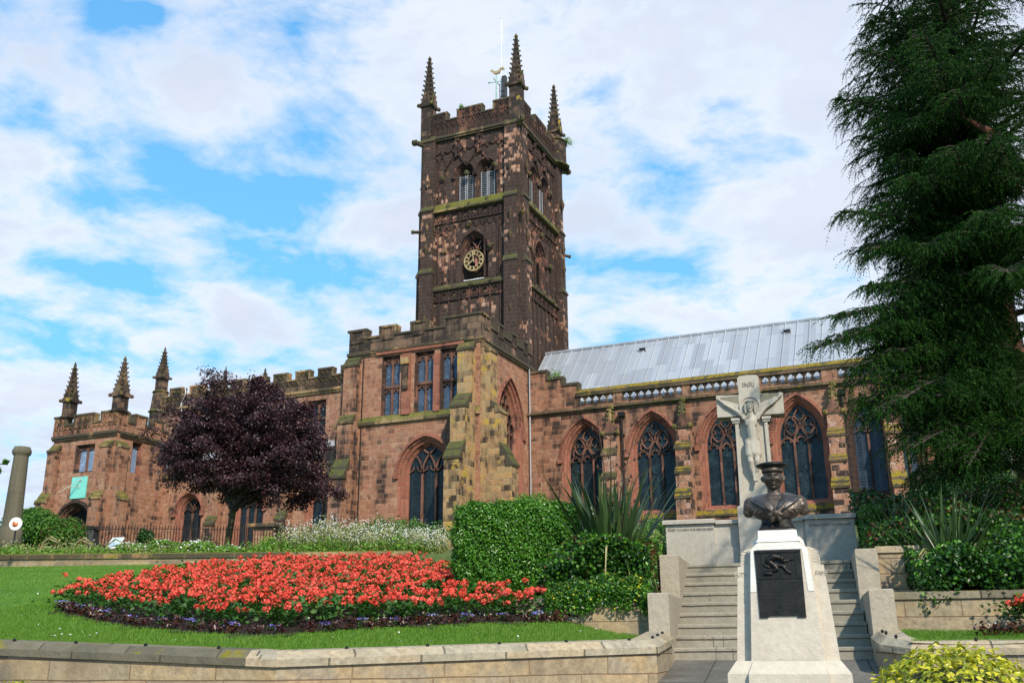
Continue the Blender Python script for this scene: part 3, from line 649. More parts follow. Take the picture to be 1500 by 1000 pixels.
mb.sheet(FB, [(0, ZB), (LB, ZB), (LB, 12.1), (0, 12.1)], []); mb.sheet(FG(AP3, 2.2), [(0, ZB), (6, ZB), (6, 12.1), (0, 12.1)], []); mb.sheet(FN(58.6), [(-21, ZB), (-2.4, ZB), (-2.4, 12.1), (-21, 12.1)], [])
mb.build('chancel_wall', M['red2'], CH)
for F, a0, a1, nm in ((FN_, NX0, NX1, 0), (FA, 0, LA, 1), (FB, 0, LB, 2)):
    mb = MB(); mb.bx(F, a0, a1, 12.08, 12.16, -.3, .20); mb.bx(F, a0, a1, 12.162, 12.24, -.3, .13); mb.bx(F, a0, a1, 11.96, 12.079, -.1, .07)
    mb.build('string_course', M['yellow' if nm == 0 else 'mossy'], CH)
mb = MB()   # plinth with yellow weathering
for F, a0, a1 in ((FN_, -17.4, NX1), (FA, 0, LA), (FB, 0, LB)):
    vs = [F(a, b, d) for a in (a0, a1) for b, d in ((6.06, .30), (6.16, .30), (6.42, 0.0), (5.9, 0.0))]
    mb.add(vs, [(0, 1, 5, 4), (1, 2, 6, 5), (0, 3, 2, 1), (4, 5, 6, 7)])
mb.build('plinth_weathering', M['yellow'], CH)
mb = MB()
for F, a0, a1 in ((FN_, -20.3, NX1), (FA, 0, LA), (FB, 0, LB)): mb.bx(F, a0, a1, ZB, 6.058, -.1, .24)
mb.build('plinth', M['red2'], CH)
# pierced quatrefoil parapet
def quatre(F, a0, a1, z0, z1, parent):
    n = max(1, round((a1-a0)/.40)); wq = (a1-a0)/n; mb = MB(); h = z1-z0
    for i in range(n):
        x = a0+(i+.5)*wq; zc = (z0+z1)/2; hole = []
        for k in range(4):
            an = k*90; hole += arc(x+.092*math.cos(math.radians(an)), zc+.112*math.sin(math.radians(an)), .076, an-58, an+58, 5)
        sq = [(x-wq/2, z0), (x+wq/2, z0), (x+wq/2, z1), (x-wq/2, z1)]
        mb.sheet(F, sq, [hole], 0.0); mb.sheet(F, sq, [hole], -.07); mb.strip(F, hole, 0.0, hole, -.07)
        mb.bar(F, [(x-wq*.5, z0+.02), (x-wq*.44, zc), (x-wq*.5, z1-.02)], .035, 0, .03)
    return mb.build('quatrefoil_parapet', M['parapet'], parent, recalc=False)
bays = [(-17.45, -15.45), (-14.95, -11.75), (-11.35, -8.25), (-7.75, -4.85), (-4.1, -2.25)]
par0 = None
for a0, a1 in bays: quatre(FN_, a0, a1, 12.34, 12.92, CH)
quatre(FA, .15, LA-.15, 12.34, 12.92, CH); quatre(FB, .15, LB-.1, 12.34, 12.92, CH)
mb = MB(); ed = [-17.5]+[v for b_ in bays for v in b_]+[NX1]
for i in range(0, len(ed), 2): mb.bx(FN_, ed[i], ed[i+1], 12.24, 12.92, -.2, .03)
mb.bx(FN_, -17.5, NX1, 12.24, 12.34, -.2, .004); mb.bx(FA, 0, LA, 12.24, 12.34, -.2, .004); mb.bx(FB, 0, LB, 12.24, 12.34, -.2, .004)
mb.build('parapet_pier', M['red2'], CH)
mb = MB()
for F, a0, a1 in ((FN_, -17.5, NX1), (FA, 0, LA), (FB, 0, LB)):
    vs = [F(a, b, d) for a in (a0, a1) for b, d in ((12.86, .10), (13.06, .13), (13.27, -.06), (13.27, -.2), (12.86, -.24))]
    mb.add(vs, [(i, (i+1) % 5, 5+(i+1) % 5, 5+i) for i in range(5)]+[(0, 1, 2, 3, 4), (5, 6, 7, 8, 9)])
mb.build('parapet_coping', M['yellow'], CH)
# stepped parapet next to the transept
mb = MB(); cp = MB()
for a0, a1, zt in ((-20.32, -19.25, 14.58), (-19.25, -18.33, 14.10), (-18.33, -17.45, 13.68)):
    mb.bx(FN_, a0, a1-.002, 12.24, zt-.14, -.4, .0); cp.bx(FN_, a0, a1+.08, zt-.14, zt, -.46, .07)
    cp.bx(FN_, a1-.02, a1+.078, zt-.5, zt-.142, -.44, .05)
o = mb.build('stepped_parapet', M['red2'], CH); cp.build('coping', M['mossdark'], o)
# chancel roof: lead with rolls, hipped over the east end
RY, RZ, EY, EZ = 53.5, 17.0, 48.85, 12.32
mb = MB(); e1 = -2.3
mb.add([(-21.2, EY, EZ), (e1, EY, EZ), (e1-.4, RY, RZ), (-21.2, RY, RZ), (-21.2, 58.2, EZ), (e1, 58.2, EZ)], [(0, 1, 2, 3), (3, 2, 5, 4)])
ap = [(e1, EY, EZ), (AP2[0]-.3, AP2[1]+.3, EZ), (AP3[0]-.4, AP3[1], EZ), (AP2[0]-.3, 56.2, EZ), (e1, 58.2, EZ)]
mb.add(ap+[(e1-.4, RY, RZ)], [(i, i+1, 5) for i in range(4)])
ro = mb.build('roof', M['lead'], CH)
mb = MB(); x = -20.8
while x < e1-.1:
    mb.tube([(x, EY+.03, EZ+.05), (x, RY, RZ+.04)], .045, 5); x += .66
mb.tube([(-21.2, RY, RZ+.05), (e1-.3, RY, RZ+.05)], .09, 6); mb.build('lead_roll', M['lead'], ro)
for x in (-14.9, -6.8):
    mb = MB(); z = 16.35; y = EY+(z-EZ)/(RZ-EZ)*(RY-EY); mb.box(x-.22, x+.22, y-.22, y+.2, z-.14, z+.12); o = mb.build('roof_vent', M['lead'], ro)
    mb = MB(); mb.box(x-.18, x+.18, y-.235, y-.221, z-.11, z+.03); mb.build('vent_opening', M['black'], ro)
# chancel buttresses with gablets, downpipes
def nave_buttress(x):
    o = buttress((x, NY), 0.0, .72, [(1.30, 7.0, .45), (1.05, 8.25, .30), (.85, 9.5, .35), (.55, 10.65, .1)], CH, 'buttress', 'mossdark', capm='yellow' if x > -13 else 'mossdark')
    F = FG((x, NY), 0.0); g = MB(); g.prism(F, [(-.40, 10.62), (.40, 10.62), (0, 11.35)], -.1, .62); g.build('gablet', M['tracery'], o)
    g = MB(); g.tube([F(0, 11.2, .5), F(.0, 12.0, .34)], [.12, .06], 6)
    for k in range(9): g.blob(F((.16-.008*k)*(-1)**k, 11.05+.115*k, .5-.02*k), .10, 6, 4, jit=.3)
    g.blob(F(.03, 12.05, .33), .16, 6, 4); g.build('finial', M['mossy'], o)
    for q in (-1, 1): g = MB(); g.blob(F(q*.42, 10.62, .62), .14, 6, 4); g.build('corner_boss', M['mossy'], o)
    return o
b0 = nave_buttress(-15.55)
for x in (-11.72,): nave_buttress(x)
for x in (-7.95, -4.38): nave_buttress(x)
for s_ in (.1, LA-.05):
    p = FA(s_, 0, 0); an = angA-.45 if s_ < 1 else angA+.4
    buttress((p[0], p[1]), an, .62, [(1.15, 6.9, .7), (.8, 9.4, .45), (.4, 11.4, .4)], CH, 'buttress', capm='yellow')
buttress((AP3[0], AP3[1]), 1.6, .62, [(1.2, 6.9, .9), (.8, 9.4, .45), (.4, 11.4, .4)], CH, 'red2')
for x in (-15.0, -4.0):
    mb = MB(); mb.tube([(x, NY-.16, 6.4), (x, NY-.16, 11.5)], .055, 8); mb.box(x-.16, x+.16, NY-.30, NY-.01, 11.5, 11.75)
    for z in (7.5, 9, 10.5): mb.box(x-.09, x+.09, NY-.2, NY-.01, z, z+.08)
    mb.build('downpipe', M['iron'], CH)
# ------------------------------------------------------------------ tower
Wx0, Wx1, Wy0, Wy1 = -27.95, -21.45, 50.15, 57.05      # wall planes
FTS, FTEa = FS(Wy0), FE(Wx1)
holes = []
bw, hb = window(FTS, -25.10, .98, 26.7, 28.35, .62, 2, .20, 'cross', CH, 'black', .13, .40, 'trimdark', .10, 'tracery'); holes.append(hb); bw2 = dup(bw, (1.49, 0, 0)); holes.append([(a+1.49, b) for a, b in hb])
cw, hb = window(FTS, -24.42, 1.40, 21.45, 23.15, .98, 2, .24, 'cross', CH, 'black', .18, .45, 'trimdark', .12, 'tracery'); holes.append(hb)
holeE = []
be, hb = window(FTEa, 52.45, .98, 26.7, 28.35, .62, 2, .20, 'cross', CH, 'black', .13, .40, 'trimdark', .10, 'tracery'); holeE.append(hb); dup(be, (0, 1.75, 0)); holeE.append([(a+1.75, b) for a, b in hb])
ce, hb = window(FTEa, 53.3, 1.30, 21.6, 23.15, .98, 2, .24, 'cross', CH, 'black', .18, .45, 'trimdark', .12, 'tracery'); holeE.append(hb)
mb = MB(); ZT = 31.15
mb.sheet(FTS, [(Wx0, 14), (Wx1, 14), (Wx1, ZT), (Wx0, ZT)], holes); mb.sheet(FTEa, [(Wy0, 12), (Wy1, 12), (Wy1, ZT), (Wy0, ZT)], holeE)
mb.sheet(FW(Wx0), [(Wy0, 12), (Wy1, 12), (Wy1, ZT), (Wy0, ZT)], []); mb.sheet(FN(Wy1), [(Wx0, 12), (Wx1, 12), (Wx1, ZT), (Wx0, ZT)], [])
mb.add([(Wx0, Wy0, ZT-.05), (Wx1, Wy0, ZT-.05), (Wx1, Wy1, ZT-.05), (Wx0, Wy1, ZT-.05)], [(0, 1, 2, 3)])
mb.build('tower_wall', M['tower'], CH)
# louvres
def louvres(F, cx, w, z0, z1, parent, mat='louvre', n=13):
    mb = MB()
    for q in (-1, 1):
        x0, x1 = (cx-w/2+.03, cx-.06) if q < 0 else (cx+.06, cx+w/2-.03)
        for i in range(n):
            z = z0+(z1-z0)*(i+.5)/n; mb.add([F(x0, z, -.24), F(x1, z, -.24), F(x1, z+.07, -.36), F(x0, z+.07, -.36), F(x0, z-.03, -.25), F(x1, z-.03, -.25)], [(0, 1, 2, 3), (0, 1, 5, 4)])
        for x in (x0, x1): mb.bx(F, x-.02, x+.02, z0, z1, -.38, -.235)
    return mb.build('louvre', M[mat], parent)
louvres(FTS, -25.10, .98, 26.72, 28.4, bw)
for bwd in (bw2,):
    l_ = [c for c in bw.children if c.name.startswith('louvre')][0].copy(); COL.objects.link(l_); l_.parent = bwd
louvres(FTEa, 52.45, .98, 26.72, 28.4, be); louvres(FTEa, 54.2, .98, 26.72, 28.4, CH); louvres(FTS, -24.42, 1.40, 21.5, 22.2, cw, 'wood', 6); louvres(FTEa, 53.3, 1.30, 21.65, 23.2, ce, 'wood', 11)
mb = MB(); mb.add([FTS(-25.1, 21.40, -.28), FTS(-23.75, 21.40, -.28), FTS(-23.75, 21.25, .06), FTS(-25.1, 21.25, .06)], [(0, 1, 2, 3)]); mb.bx(FTS, -25.1, -23.75, 21.19, 21.249, -.02, .06); mb.build('white_ledge', M['whitepatch'], CH)
# strings and carved bands on south and east faces
def slope_string(F, a0, a1, z, parent, mat='mossy', pr=.22, hh=.42, nm='string_course'):
    mb = MB(); vs = [F(a, b, d) for a in (a0, a1) for b, d in ((z-.14, 0), (z-.12, pr), (z, pr), (z+hh, 0.0))]
    mb.add(vs, [(0, 1, 5, 4), (1, 2, 6, 5), (2, 3, 7, 6), (0, 3, 2, 1), (4, 5, 6, 7)]); return mb.build(nm, M[mat], parent)
def carved_band(F, a0, a1, z0, z1, parent, n, mat='trimdark'):
    mb = MB(); wq = (a1-a0)/n; h = z1-z0
    for i in range(n):
        x = a0+(i+.5)*wq; zc = (z0+z1)/2
        mb.bx(F, x-wq*.5-.03, x-wq*.5+.05, z0, z1, 0, .10)
        r_ = min(wq, h)*.36
        for k in range(4):
            an = k*90+45; mb.bar(F, arc(x+r_*.55*math.cos(math.radians(an)), zc+r_*.55*math.sin(math.radians(an)), r_*.5, an-110, an+110, 6), .05, 0, .08)
        mb.bar(F, arc(x, zc, r_*1.25, 0, 360, 10), .045, 0, .07)
    mb.bx(F, a0, a1, z0-.08, z0+.02, 0, .11)
    return mb.build('carved_band', M[mat], parent)
for F, a0, a1 in ((FTS, -27.45, -21.95), (FTEa, 50.75, 56.2)):
    slope_string(F, a0, a1, 26.1, CH, 'mossy', .28, .5); carved_band(F, a0, a1, 25.30, 25.98, CH, 8)
    mb = MB(); n = 12
    for i in range(n):
        x = a0+(i+.5)*(a1-a0)/n; w_ = (a1-a0)/n; mb.bar(F, [(x-w_*.4, 24.72), (x-w_*.15, 24.98), (x, 25.1), (x+w_*.15, 24.98), (x+w_*.4, 24.72)], .06, 0, .07)
    for x in (a0+.05, a0+.9, a0+1.75, a1-1.75, a1-.9, a1-.05): mb.bx(F, x-.05, x+.05, 21.3, 25.0, 0, .07)
    mb.build('blind_panel', M['trimdark'], CH)
    slope_string(F, a0, a1, 20.92, CH, 'mossdark', .20, .22); carved_band(F, a0, a1, 20.18, 20.72, CH, 8)
    mb = MB()
    for i in range(9):
        x = a0+i*(a1-a0)/8; mb.bx(F, x-.05, x+.05, 16.0, 20.1, 0, .08)
    mb.build('blind_panel', M['trimdark'], CH)
    mb = MB()   # tall blind panels beside the belfry and clock openings
    wc = ((a0+a1)/2+.0)
    for zb_, zt_, gap in ((26.75, 29.6, 1.62), (21.4, 24.4, 1.30)):
        x = a0+.12
        while x < a1-.1:
            if abs(x-wc-(.25 if zb_ > 25 else .28)) > gap:
                mb.bx(F, x-.035, x+.035, zb_, zt_, 0, .075)
                if x+.42 < a1 and abs(x+.42-wc-.25) > gap: mb.bar(F, [(x, zt_-.1), (x+.10, zt_+.16), (x+.21, zt_+.26), (x+.32, zt_+.16), (x+.42, zt_-.1)], .055, 0, .07)
            x += .42
    mb.build('blind_panel', M['trimdark'], CH)
    mb = MB()   # steep carved gables and crocketed stems over the belfry openings
    for cx in ((a0+a1)/2-1.0+.18-.17, (a0+a1)/2+.55):
        if F is FTEa: cx += .1
        for q in (-1, 1): mb.bar(F, [(cx+q*.78, 28.9), (cx+q*.35, 29.5), (cx+q*.06, 30.4)], .08, 0, .13)
        mb.tube([F(cx, 29.6, .1), F(cx, 31.0, .1)], [.10, .06], 6)
        for k in range(5): mb.blob(F(cx+.12*(-1)**k, 29.75+.27*k, .12), .11, 6, 4, jit=.2)
    for k in range(7):
        x = a0+.4+k*(a1-a0-.8)/6; mb.prism(F, [(x-.32, 30.25), (x, 30.05), (x+.32, 30.25), (x, 30.72)], 0, .09)
        mb.bar(F, [(x-.38, 29.95), (x, 30.95-.1), (x+.38, 29.95)], .06, 0, .08)
    mb.build('carved_gable', M['trimdark'], CH)
    mb = MB()   # carved heads and tufts of weed
    for x, z in ((a0+.9, 28.35), ((a0+a1)/2-.15, 28.35), (a1-1.0, 28.5), (a0+1.35, 26.3), ((a0+a1)/2, 26.2), (a0+3.9, 26.3), (a0+1.0, 23.3), (a1-1.35, 23.2), (a0+1.6, 20.95), (a0+2.9, 20.98), (a0+4.3, 21.0), (a0+.2, 24.9), ((a0+a1)/2, 24.9)):
        mb = MB(); [mb.blob(F(x+rnd.uniform(-.10, .10), z+rnd.uniform(-.08, .08), .12+rnd.uniform(-.04, .06)), rnd.uniform(.10, .15), 6, 4, jit=.3) for k in range(4)]; mb.build('carved_head', M['mossdark'], CH)
# angle buttresses, two at each corner
for (x, y) in ((Wx0, Wy0), (Wx1, Wy0), (Wx1, Wy1), (Wx0, Wy1)):
    sx, sy = (-1 if x == Wx0 else 1), (-1 if y == Wy0 else 1)
    mb = MB(); st = ((.45, 22.0), (.36, 26.2), (.27, 31.1))
    z = 11.5
    for pr, zt in st:
        bw_ = .82
        x0, x1 = sorted((x, x-sx*bw_)); mb.box(x0, x1, *sorted((y-sy*.1, y+sy*pr)), z, zt)
        y0, y1 = sorted((y, y-sy*bw_)); mb.box(*sorted((x-sx*.1, x+sx*pr*.98)), y0+.001, y1-.001, z, zt-.001)
        z = zt
    mb.box(*sorted((x-sx*.3, x+sx*.18)), *sorted((y-sy*.3, y+sy*.18)), 11.5, 31.1)
    for zz in (16.5, 19, 23.6, 25.0, 28.2): 
        for q in (0, 1):
            xx, yy = (x-sx*.41, y+sy*.40) if q == 0 else (x+sx*.40, y-sy*.41)
            mb.octa((xx, yy, zz), .16, .55)
    o = mb.build('tower_buttress', M['tower'], CH)
    cp = MB()
    for (pr, zt), nx_ in zip(st, (.36, .27, .2)):
        for q in (0, 1):
            F = FG((x-sx*.41, y), 0.0 if sy < 0 else math.pi) if q == 0 else FG((x, y-sy*.41), math.pi/2 if sx > 0 else -math.pi/2)
            cp.add([F(-.45, zt-.08, pr+.06), F(.45, zt-.08, pr+.06), F(.45, zt+.04, pr+.06), F(-.45, zt+.04, pr+.06), F(-.45, zt+.32, nx_-.02), F(.45, zt+.32, nx_-.02), F(.45, zt-.08, 0), F(-.45, zt-.08, 0)], [(0, 1, 2, 3), (3, 2, 5, 4), (0, 3, 4, 7), (1, 6, 5, 2), (0, 7, 6, 1)])
    cp.build('weathering', M['mossdark'], o)
    g = MB()     # gargoyle
    g.tube([(x+sx*.1, y+sy*.1, 31.0), (x+sx*.35, y+sy*.35, 31.06), (x+sx*.50, y+sy*.50, 30.98)], [.2, .17, .13], 7); g.blob((x+sx*.54, y+sy*.54, 31.05), .19, 7, 5, jit=.2); g.blob((x+sx*.45, y+sy*.45, 31.22), .1, 6, 4); g.build('gargoyle', M['tower_dark'], CH); g = MB()
    g.tube([(x+sx*.2, y+sy*.2, 24.9), (x+sx*.45, y+sy*.45, 24.85)], [.12, .1], 6); g.blob((x+sx*.48, y+sy*.48, 24.85), .14, 6, 4, jit=.2); g.build('gargoyle', M['tower_dark'], CH)
# tower parapet
for F, a0, a1 in ((FS(Wy0-.12), Wx0+.2, Wx1-.2), (FE(Wx1+.12), Wy0+.2, Wy1-.2), (FN(Wy1+.12), Wx0+.2, Wx1-.2), (FW(Wx0-.12), Wy0+.2, Wy1-.2)):
    s_ = (a1-a0)/6.1
    battlement(F, a0, a1, 31.22, 32.35, 33.02, [(a0-.05, a0+1.35*s_), (a0+2.2*s_, a0+3.85*s_), (a0+4.75*s_, a1+.05)], .30, 'tower_parapet', CH, 'trimdark', 'mossdark', panels='tracery', sd=.16)
pz = []
for (x, y, s_) in ((Wx0+.12, Wy0+.12, 1), (Wx1-.12, Wy0+.12, 1), (Wx1-.12, Wy1-.2, 1)):
    pinnacle(x, y, 31.0, .90, 33.75, 37.55, CH, 'tower_dark', 10, .14)
mb = MB(); prof = [(1.0, 31.05), (1.12, 31.12), (1.0, 31.25), (.9, 31.4), (.9, 32.9), (1.0, 32.95), (.95, 33.08)]
mb.lathe((Wx1-.2, Wy1-.25, 0), prof, 8); mb.build('stair_turret', M['tower_dark'], CH)
# clock
ck = MB(); R_ = .65; C = (-24.40, 22.42)
ck.prism(FTS, [(C[0]+(R_-.02)*math.cos(i*math.pi/16), C[1]+(R_-.02)*math.sin(i*math.pi/16)) for i in range(32)], -.20, -.16)
ckb = MB(); ckb.bar(FTS, arc(C[0], C[1], R_*.97, 0, 360, 40), .062, -.02, .12); ckb.bar(FTS, arc(C[0], C[1], R_*.60, 0, 360, 32), .03, -.02, .10)
for i in range(12):
    a = math.radians(90-30*i); r0, r1 = R_*.62, R_*.93
    nb = (1, 2, 3, 2, 1, 2, 3, 3, 2, 2, 2, 3)[i-1 if i else 11]
    for k in range(nb):
        oa = a+(k-(nb-1)/2)*.10; ckb.bar(FTS, [(C[0]+r0*math.cos(oa), C[1]+r0*math.sin(oa)), (C[0]+r1*math.cos(oa), C[1]+r1*math.sin(oa))], .04, .0, .11)
cko = ckb.build('clock_face', M['gold'], CH)
hd = MB()
hd.bar(FTS, [(C[0]+.05, C[1]-.15), (C[0]-.10, C[1]+.66)], .055, .13, .16); hd.bar(FTS, [(C[0]+.05, C[1]+.06), (C[0]-.36, C[1]-.24)], .08, .165, .19); hd.prism(FTS, [(C[0]+.07*math.cos(i), C[1]+.07*math.sin(i)) for i in range(6)], .12, .2)
hd.build('clock_hand', M['gold'], cko)
hd = MB(); hd.bx(FTS, C[0]+.03, C[0]+.17, C[1]-.68, C[1]+.5, -.15, -.04); hd.build('red_mullion', M['redpaint'], cko)
# weathervane, posts and flagpole on the tower roof
mb = MB(); mb.box(-25.1, -24.72, 54.3, 54.7, 31.3, 35.55); mb.build('roof_post', M['darkroof'], CH)
mb = MB(); mb.box(-24.42, -24.12, 54.3, 54.6, 31.3, 37.6); mb.tube([(-24.55, 54.3, 31.5), (-24.55, 54.3, 37)], .03, 5)
for k in range(12): mb.box(-24.56, -24.2, 54.26, 54.3, 32+.4*k, 32.05+.4*k)
mb.build('ladder_post', M['darkroof'], CH)
mb = MB(); mb.tube([(-24.9, 54.5, 35.5), (-24.9, 54.5, 37.95)], [.07, .04], 6); mb.bar(FS(54.5), [(-25.45, 37.45), (-24.35, 37.3)], .05, -.02, .02); mb.bar(FE(-24.9), [(54.0, 37.4), (55.0, 37.4)], .05, -.02, .02); mb.octa((-25.45, 54.5, 37.45), .1)
wv = mb.build('weathervane', simple('pale_green_copper', (.30, .45, .42), .6), CH)
ck_ = [(-.48, .22), (-.42, .34), (-.36, .36), (-.30, .28), (-.22, .16), (.0, .10), (.18, .16), (.26, .30), (.42, .36), (.54, .26), (.56, .10), (.46, .16), (.36, .12), (.26, -.02), (.10, -.12), (-.12, -.12), (-.28, -.02), (-.38, .12), (-.42, .2)]
mb = MB(); mb.prism(FS(54.5), [(-24.85+a*1.0, 38.1+b*.9) for a, b in ck_], -.06, .06); mb.build('weathercock', M['gold'], wv)
mb = MB(); mb.tube([(-24.52, 54.5, 31.3), (-24.52, 54.5, 42.4)], [.07, .035], 6); mb.blob((-24.52, 54.5, 42.45), .07, 6, 4)
mb.tube([(-24.2, 54.5, 37.6), (-24.25, 54.5, 39.5), (-24.48, 54.5, 42.3)], .012, 4); mb.build('flagpole', M['white'], CH)
# ------------------------------------------------------------------ nave west of the tower: clerestory, aisle
FC = FS(50.6); holes = []
cl, hb = sqwindow(FC, -36.2, -35.0, 13.0, 14.95, CH, 13.9, gl='glass', lowhead=False, headh=.6); xs = [-36.2-2.55*k for k in range(-2, 5)]
for x in xs:
    if x != xs[2]: dup(cl, (x+36.2, 0, 0))
    holes.append([(a+x+36.2, b) for a, b in hb])
mb = MB(); mb.sheet(FC, [(-48.9, ZB+5), (-27.9, ZB+5), (-27.9, 15.6), (-48.9, 15.6)], holes); mb.sheet(FW(-48.9), [(50.6, ZB), (58, ZB), (58, 15.6), (50.6, 15.6)], []); mb.sheet(FN(58), [(-48.9, ZB), (-27.9, ZB), (-27.9, 15.6), (-48.9, 15.6)], [])
mb.build('clerestory_wall', M['red2'], CH)
ml = []; x = -47.55
while x < -29: ml.append((x, x+.95)); x += 1.72
battlement(FS(50.55), -48.95, -27.95, 15.66, 16.48, 17.10, [(-48.95, -48.3)]+ml, .34, 'clerestory_parapet', CH, 'parapet', 'mossy', panels='tracery', sd=.16)
battlement(FN(58.05), -48.95, -27.95, 15.66, 16.48, 17.10, ml, .34, 'clerestory_parapet', CH, 'parapet', 'mossy')
mb = MB(); mb.add([(-48.8, 50.9, 15.9), (-27.9, 50.9, 15.9), (-27.9, 54.3, 16.4), (-48.8, 54.3, 16.4), (-27.9, 57.8, 15.9), (-48.8, 57.8, 15.9)], [(0, 1, 2, 3), (3, 2, 4, 5)]); mb.build('nave_roof', M['lead'], CH)
mb = MB(); mb.lathe((-48.7, 50.8, 0), [(.6, 8), (.6, 15.5), (.74, 15.6), (.6, 15.75), (.5, 16.9), (.6, 17.0), (.4, 17.12)], 8); mb.build('turret', M['tower_dark'], CH)
pinnacle(-48.7, 50.8, 17.0, .74, 18.0, 20.2, CH, 'tower_dark', 8, .10)
pinnacle(-49.0, 57.6, 16.8, .55, 18.0, 20.6, CH, 'tower_dark', 7, .08); pinnacle(-45.3, 57.6, 16.8, .6, 18.2, 20.0, CH, 'tower_dark', 5, .11)
mb = MB()   # loose white cable over the parapet
pts = [FS(50.4)(-46.05+.12*math.sin(k*1.3)-.03*k, 16.9-.30*k, .18) for k in range(8)]; mb.tube(pts, .03, 5); mb.build('white_cable', M['white'], CH)
mb = MB(); mb.tube([FS(50.4)(-43.9, 15.7, .2), FS(50.4)(-44.3, 15.5, .22), FS(50.4)(-44.6, 15.5, .2)], .035, 5); mb.build('white_cable', M['white'], CH)
FAi = FS(45.85); holes = []
aw, hb = window(FAi, -40.9, 1.35, 5.4, 7.75, .85, 2, .30, 'cross', CH, 'glassgrid', .14, .36, 'trim', .09)
for cx, wd in ((-40.9, 0), (-36.6, 1), (-31.75, 2)):
    if wd == 1: o, h2 = window(FAi, cx, 1.62, 5.4, 7.75, 1.0, 3, .30, 'cross', CH, 'glassgrid', .14, .36, 'trim', .09); holes.append(h2)
    elif wd == 2: dup(aw, (cx+40.9, 0, 0)); holes.append([(a+cx+40.9, b) for a, b in hb])
    else: holes.append(hb)
mb = MB(); mb.sheet(FAi, [(-43.2, ZB), (-28.0, ZB), (-28.0, 9.95), (-43.2, 9.95)], holes); mb.sheet(FS(45.9), [(-49.5, ZB), (-47.8, ZB), (-47.8, 9.95), (-49.5, 9.95)], []); mb.sheet(FW(-49.5), [(45.9, ZB), (51, ZB), (51, 11), (45.9, 10)], []); mb.build('aisle_wall', M['red'], CH)
ml = []; x = -42.6
while x < -28.6: ml.append((x, x+.8)); x += 1.55
battlement(FAi, -43.2, -28.0, 9.98, 10.38, 10.85, ml, .3, 'aisle_parapet', CH, 'parapet', 'mossy', sd=.12)
mb = MB(); mb.add([(-49.4, 46.1, 10.2), (-28.0, 46.1, 10.2), (-28.0, 50.6, 12.35), (-49.4, 50.6, 12.35)], [(0, 1, 2, 3)]); x = -49
while x < -28.1: mb.tube([(x, 46.1, 10.23), (x, 50.6, 12.38)], .045, 5); x += .66
mb.build('aisle_roof', M['lead'], CH)
for x in (-38.7, -33.8): buttress((x, 45.85), 0.0, .6, [(.8, 6.9, .5), (.5, 8.9, .4)], CH, 'red2')
# ------------------------------------------------------------------ south porch with sundial
PX0, PX1, PY = -47.9, -43.1, 41.8; FP, FPE = FS(PY), FE(PX1)
o, h1 = sqwindow(FP, -45.95, -44.72, 9.95, 11.35, CH, None, 'glasslight', .12, .25, 2, 'trimdark', 'tracery', .30)
dr, h2 = window(FP, -45.55, 2.0, 3.5, 6.7, 1.05, 1, .35, 'none', CH, 'black', .18, .5, 'trimdark')
o, h3 = sqwindow(FPE, 43.25, 43.85, 9.95, 11.6, CH, None, 'glasslight', .10, .25, 1, 'trim', 'tracery', .35)
mb = MB(); mb.sheet(FP, [(PX0, ZB), (PX1, ZB), (PX1, 12.0), (PX0, 12.0)], [h1, h2]); mb.sheet(FPE, [(PY, ZB), (45.9, ZB), (45.9, 12.0), (PY, 12.0)], [h3]); mb.sheet(FW(PX0), [(PY, ZB), (45.9, ZB), (45.9, 12), (PY, 12)], [])
mb.build('porch_wall', M['red'], CH)
battlement(FS(PY-.05), PX0-.05, PX1+.05, 12.05, 12.68, 13.32, [(PX0-.05, PX0+.75), (-46.35, -44.95), (-44.25, PX1+.05)], .34, 'porch_parapet', CH, 'red2', 'mossdark', panels='tracery')
battlement(FE(PX1+.05), PY+.32, 45.9, 12.05, 12.68, 13.32, [(42.12, 42.55), (43.15, 43.95), (44.6, 45.3)], .32, 'porch_parapet', CH, 'red', 'mossdark', panels='sunk')
battlement(FW(PX0-.05), PY+.32, 45.9, 12.05, 12.68, 13.32, [(42.12, 42.55), (43.15, 43.95), (44.6, 45.3)], .32, 'porch_parapet', CH, 'red2', 'mossdark')
mb = MB(); mb.box(PX0+.3, PX1-.3, PY+.3, 45.9, 12.0, 12.3); mb.build('porch_roof', M['lead'], CH)
pinnacle(PX0+.75, PY+.15, 13.2, .72, 14.2, 16.6, CH, 'tower_dark', 8, .11); pinnacle(PX1-.15, PY+.2, 13.2, .78, 14.15, 16.5, CH, 'tower_dark', 8, .12)
for bs, an, st in (((PX1-.38, PY), 0.0, [(.75, 8.2, .4), (.42, 11.2, .35)]), ((PX1, PY+.38), math.pi/2, [(.75, 8.2, .4), (.42, 11.2, .35)]), ((PX0+.38, PY), 0.0, [(.8, 8.2, .5), (.42, 11.2, .4)]), ((PX0, PY+.38), -math.pi/2, [(.95, 8.3, .7), (.42, 11.2, .6)])):
    buttress(bs, an, .62, st, CH, 'red2', capm='mossy')
mb = MB(); mb.bx(FP, -46.02, -44.86, 8.35, 9.58, .0, .06); sdl = mb.build('sundial', M['sundial'], CH)
mb = MB(); mb.tube([FP(-45.32, 9.42, .07), FP(-45.85, 8.75, .75), FP(-46.0, 8.6, .95)], .022, 5); mb.tube([FP(-45.5, 9.0, .07), FP(-45.72, 8.9, .6)], .02, 5); mb.bar(FP, [(-45.35, 9.35), (-45.25, 9.3), (-45.3, 9.5)], .03, .06, .1); mb.bar(FP, arc(-45.5, 9.0, .13, -60, 120, 6), .03, .06, .09)
mb.build('gnomon', simple('gnomon_metal', (.42, .42, .36), .5), sdl)
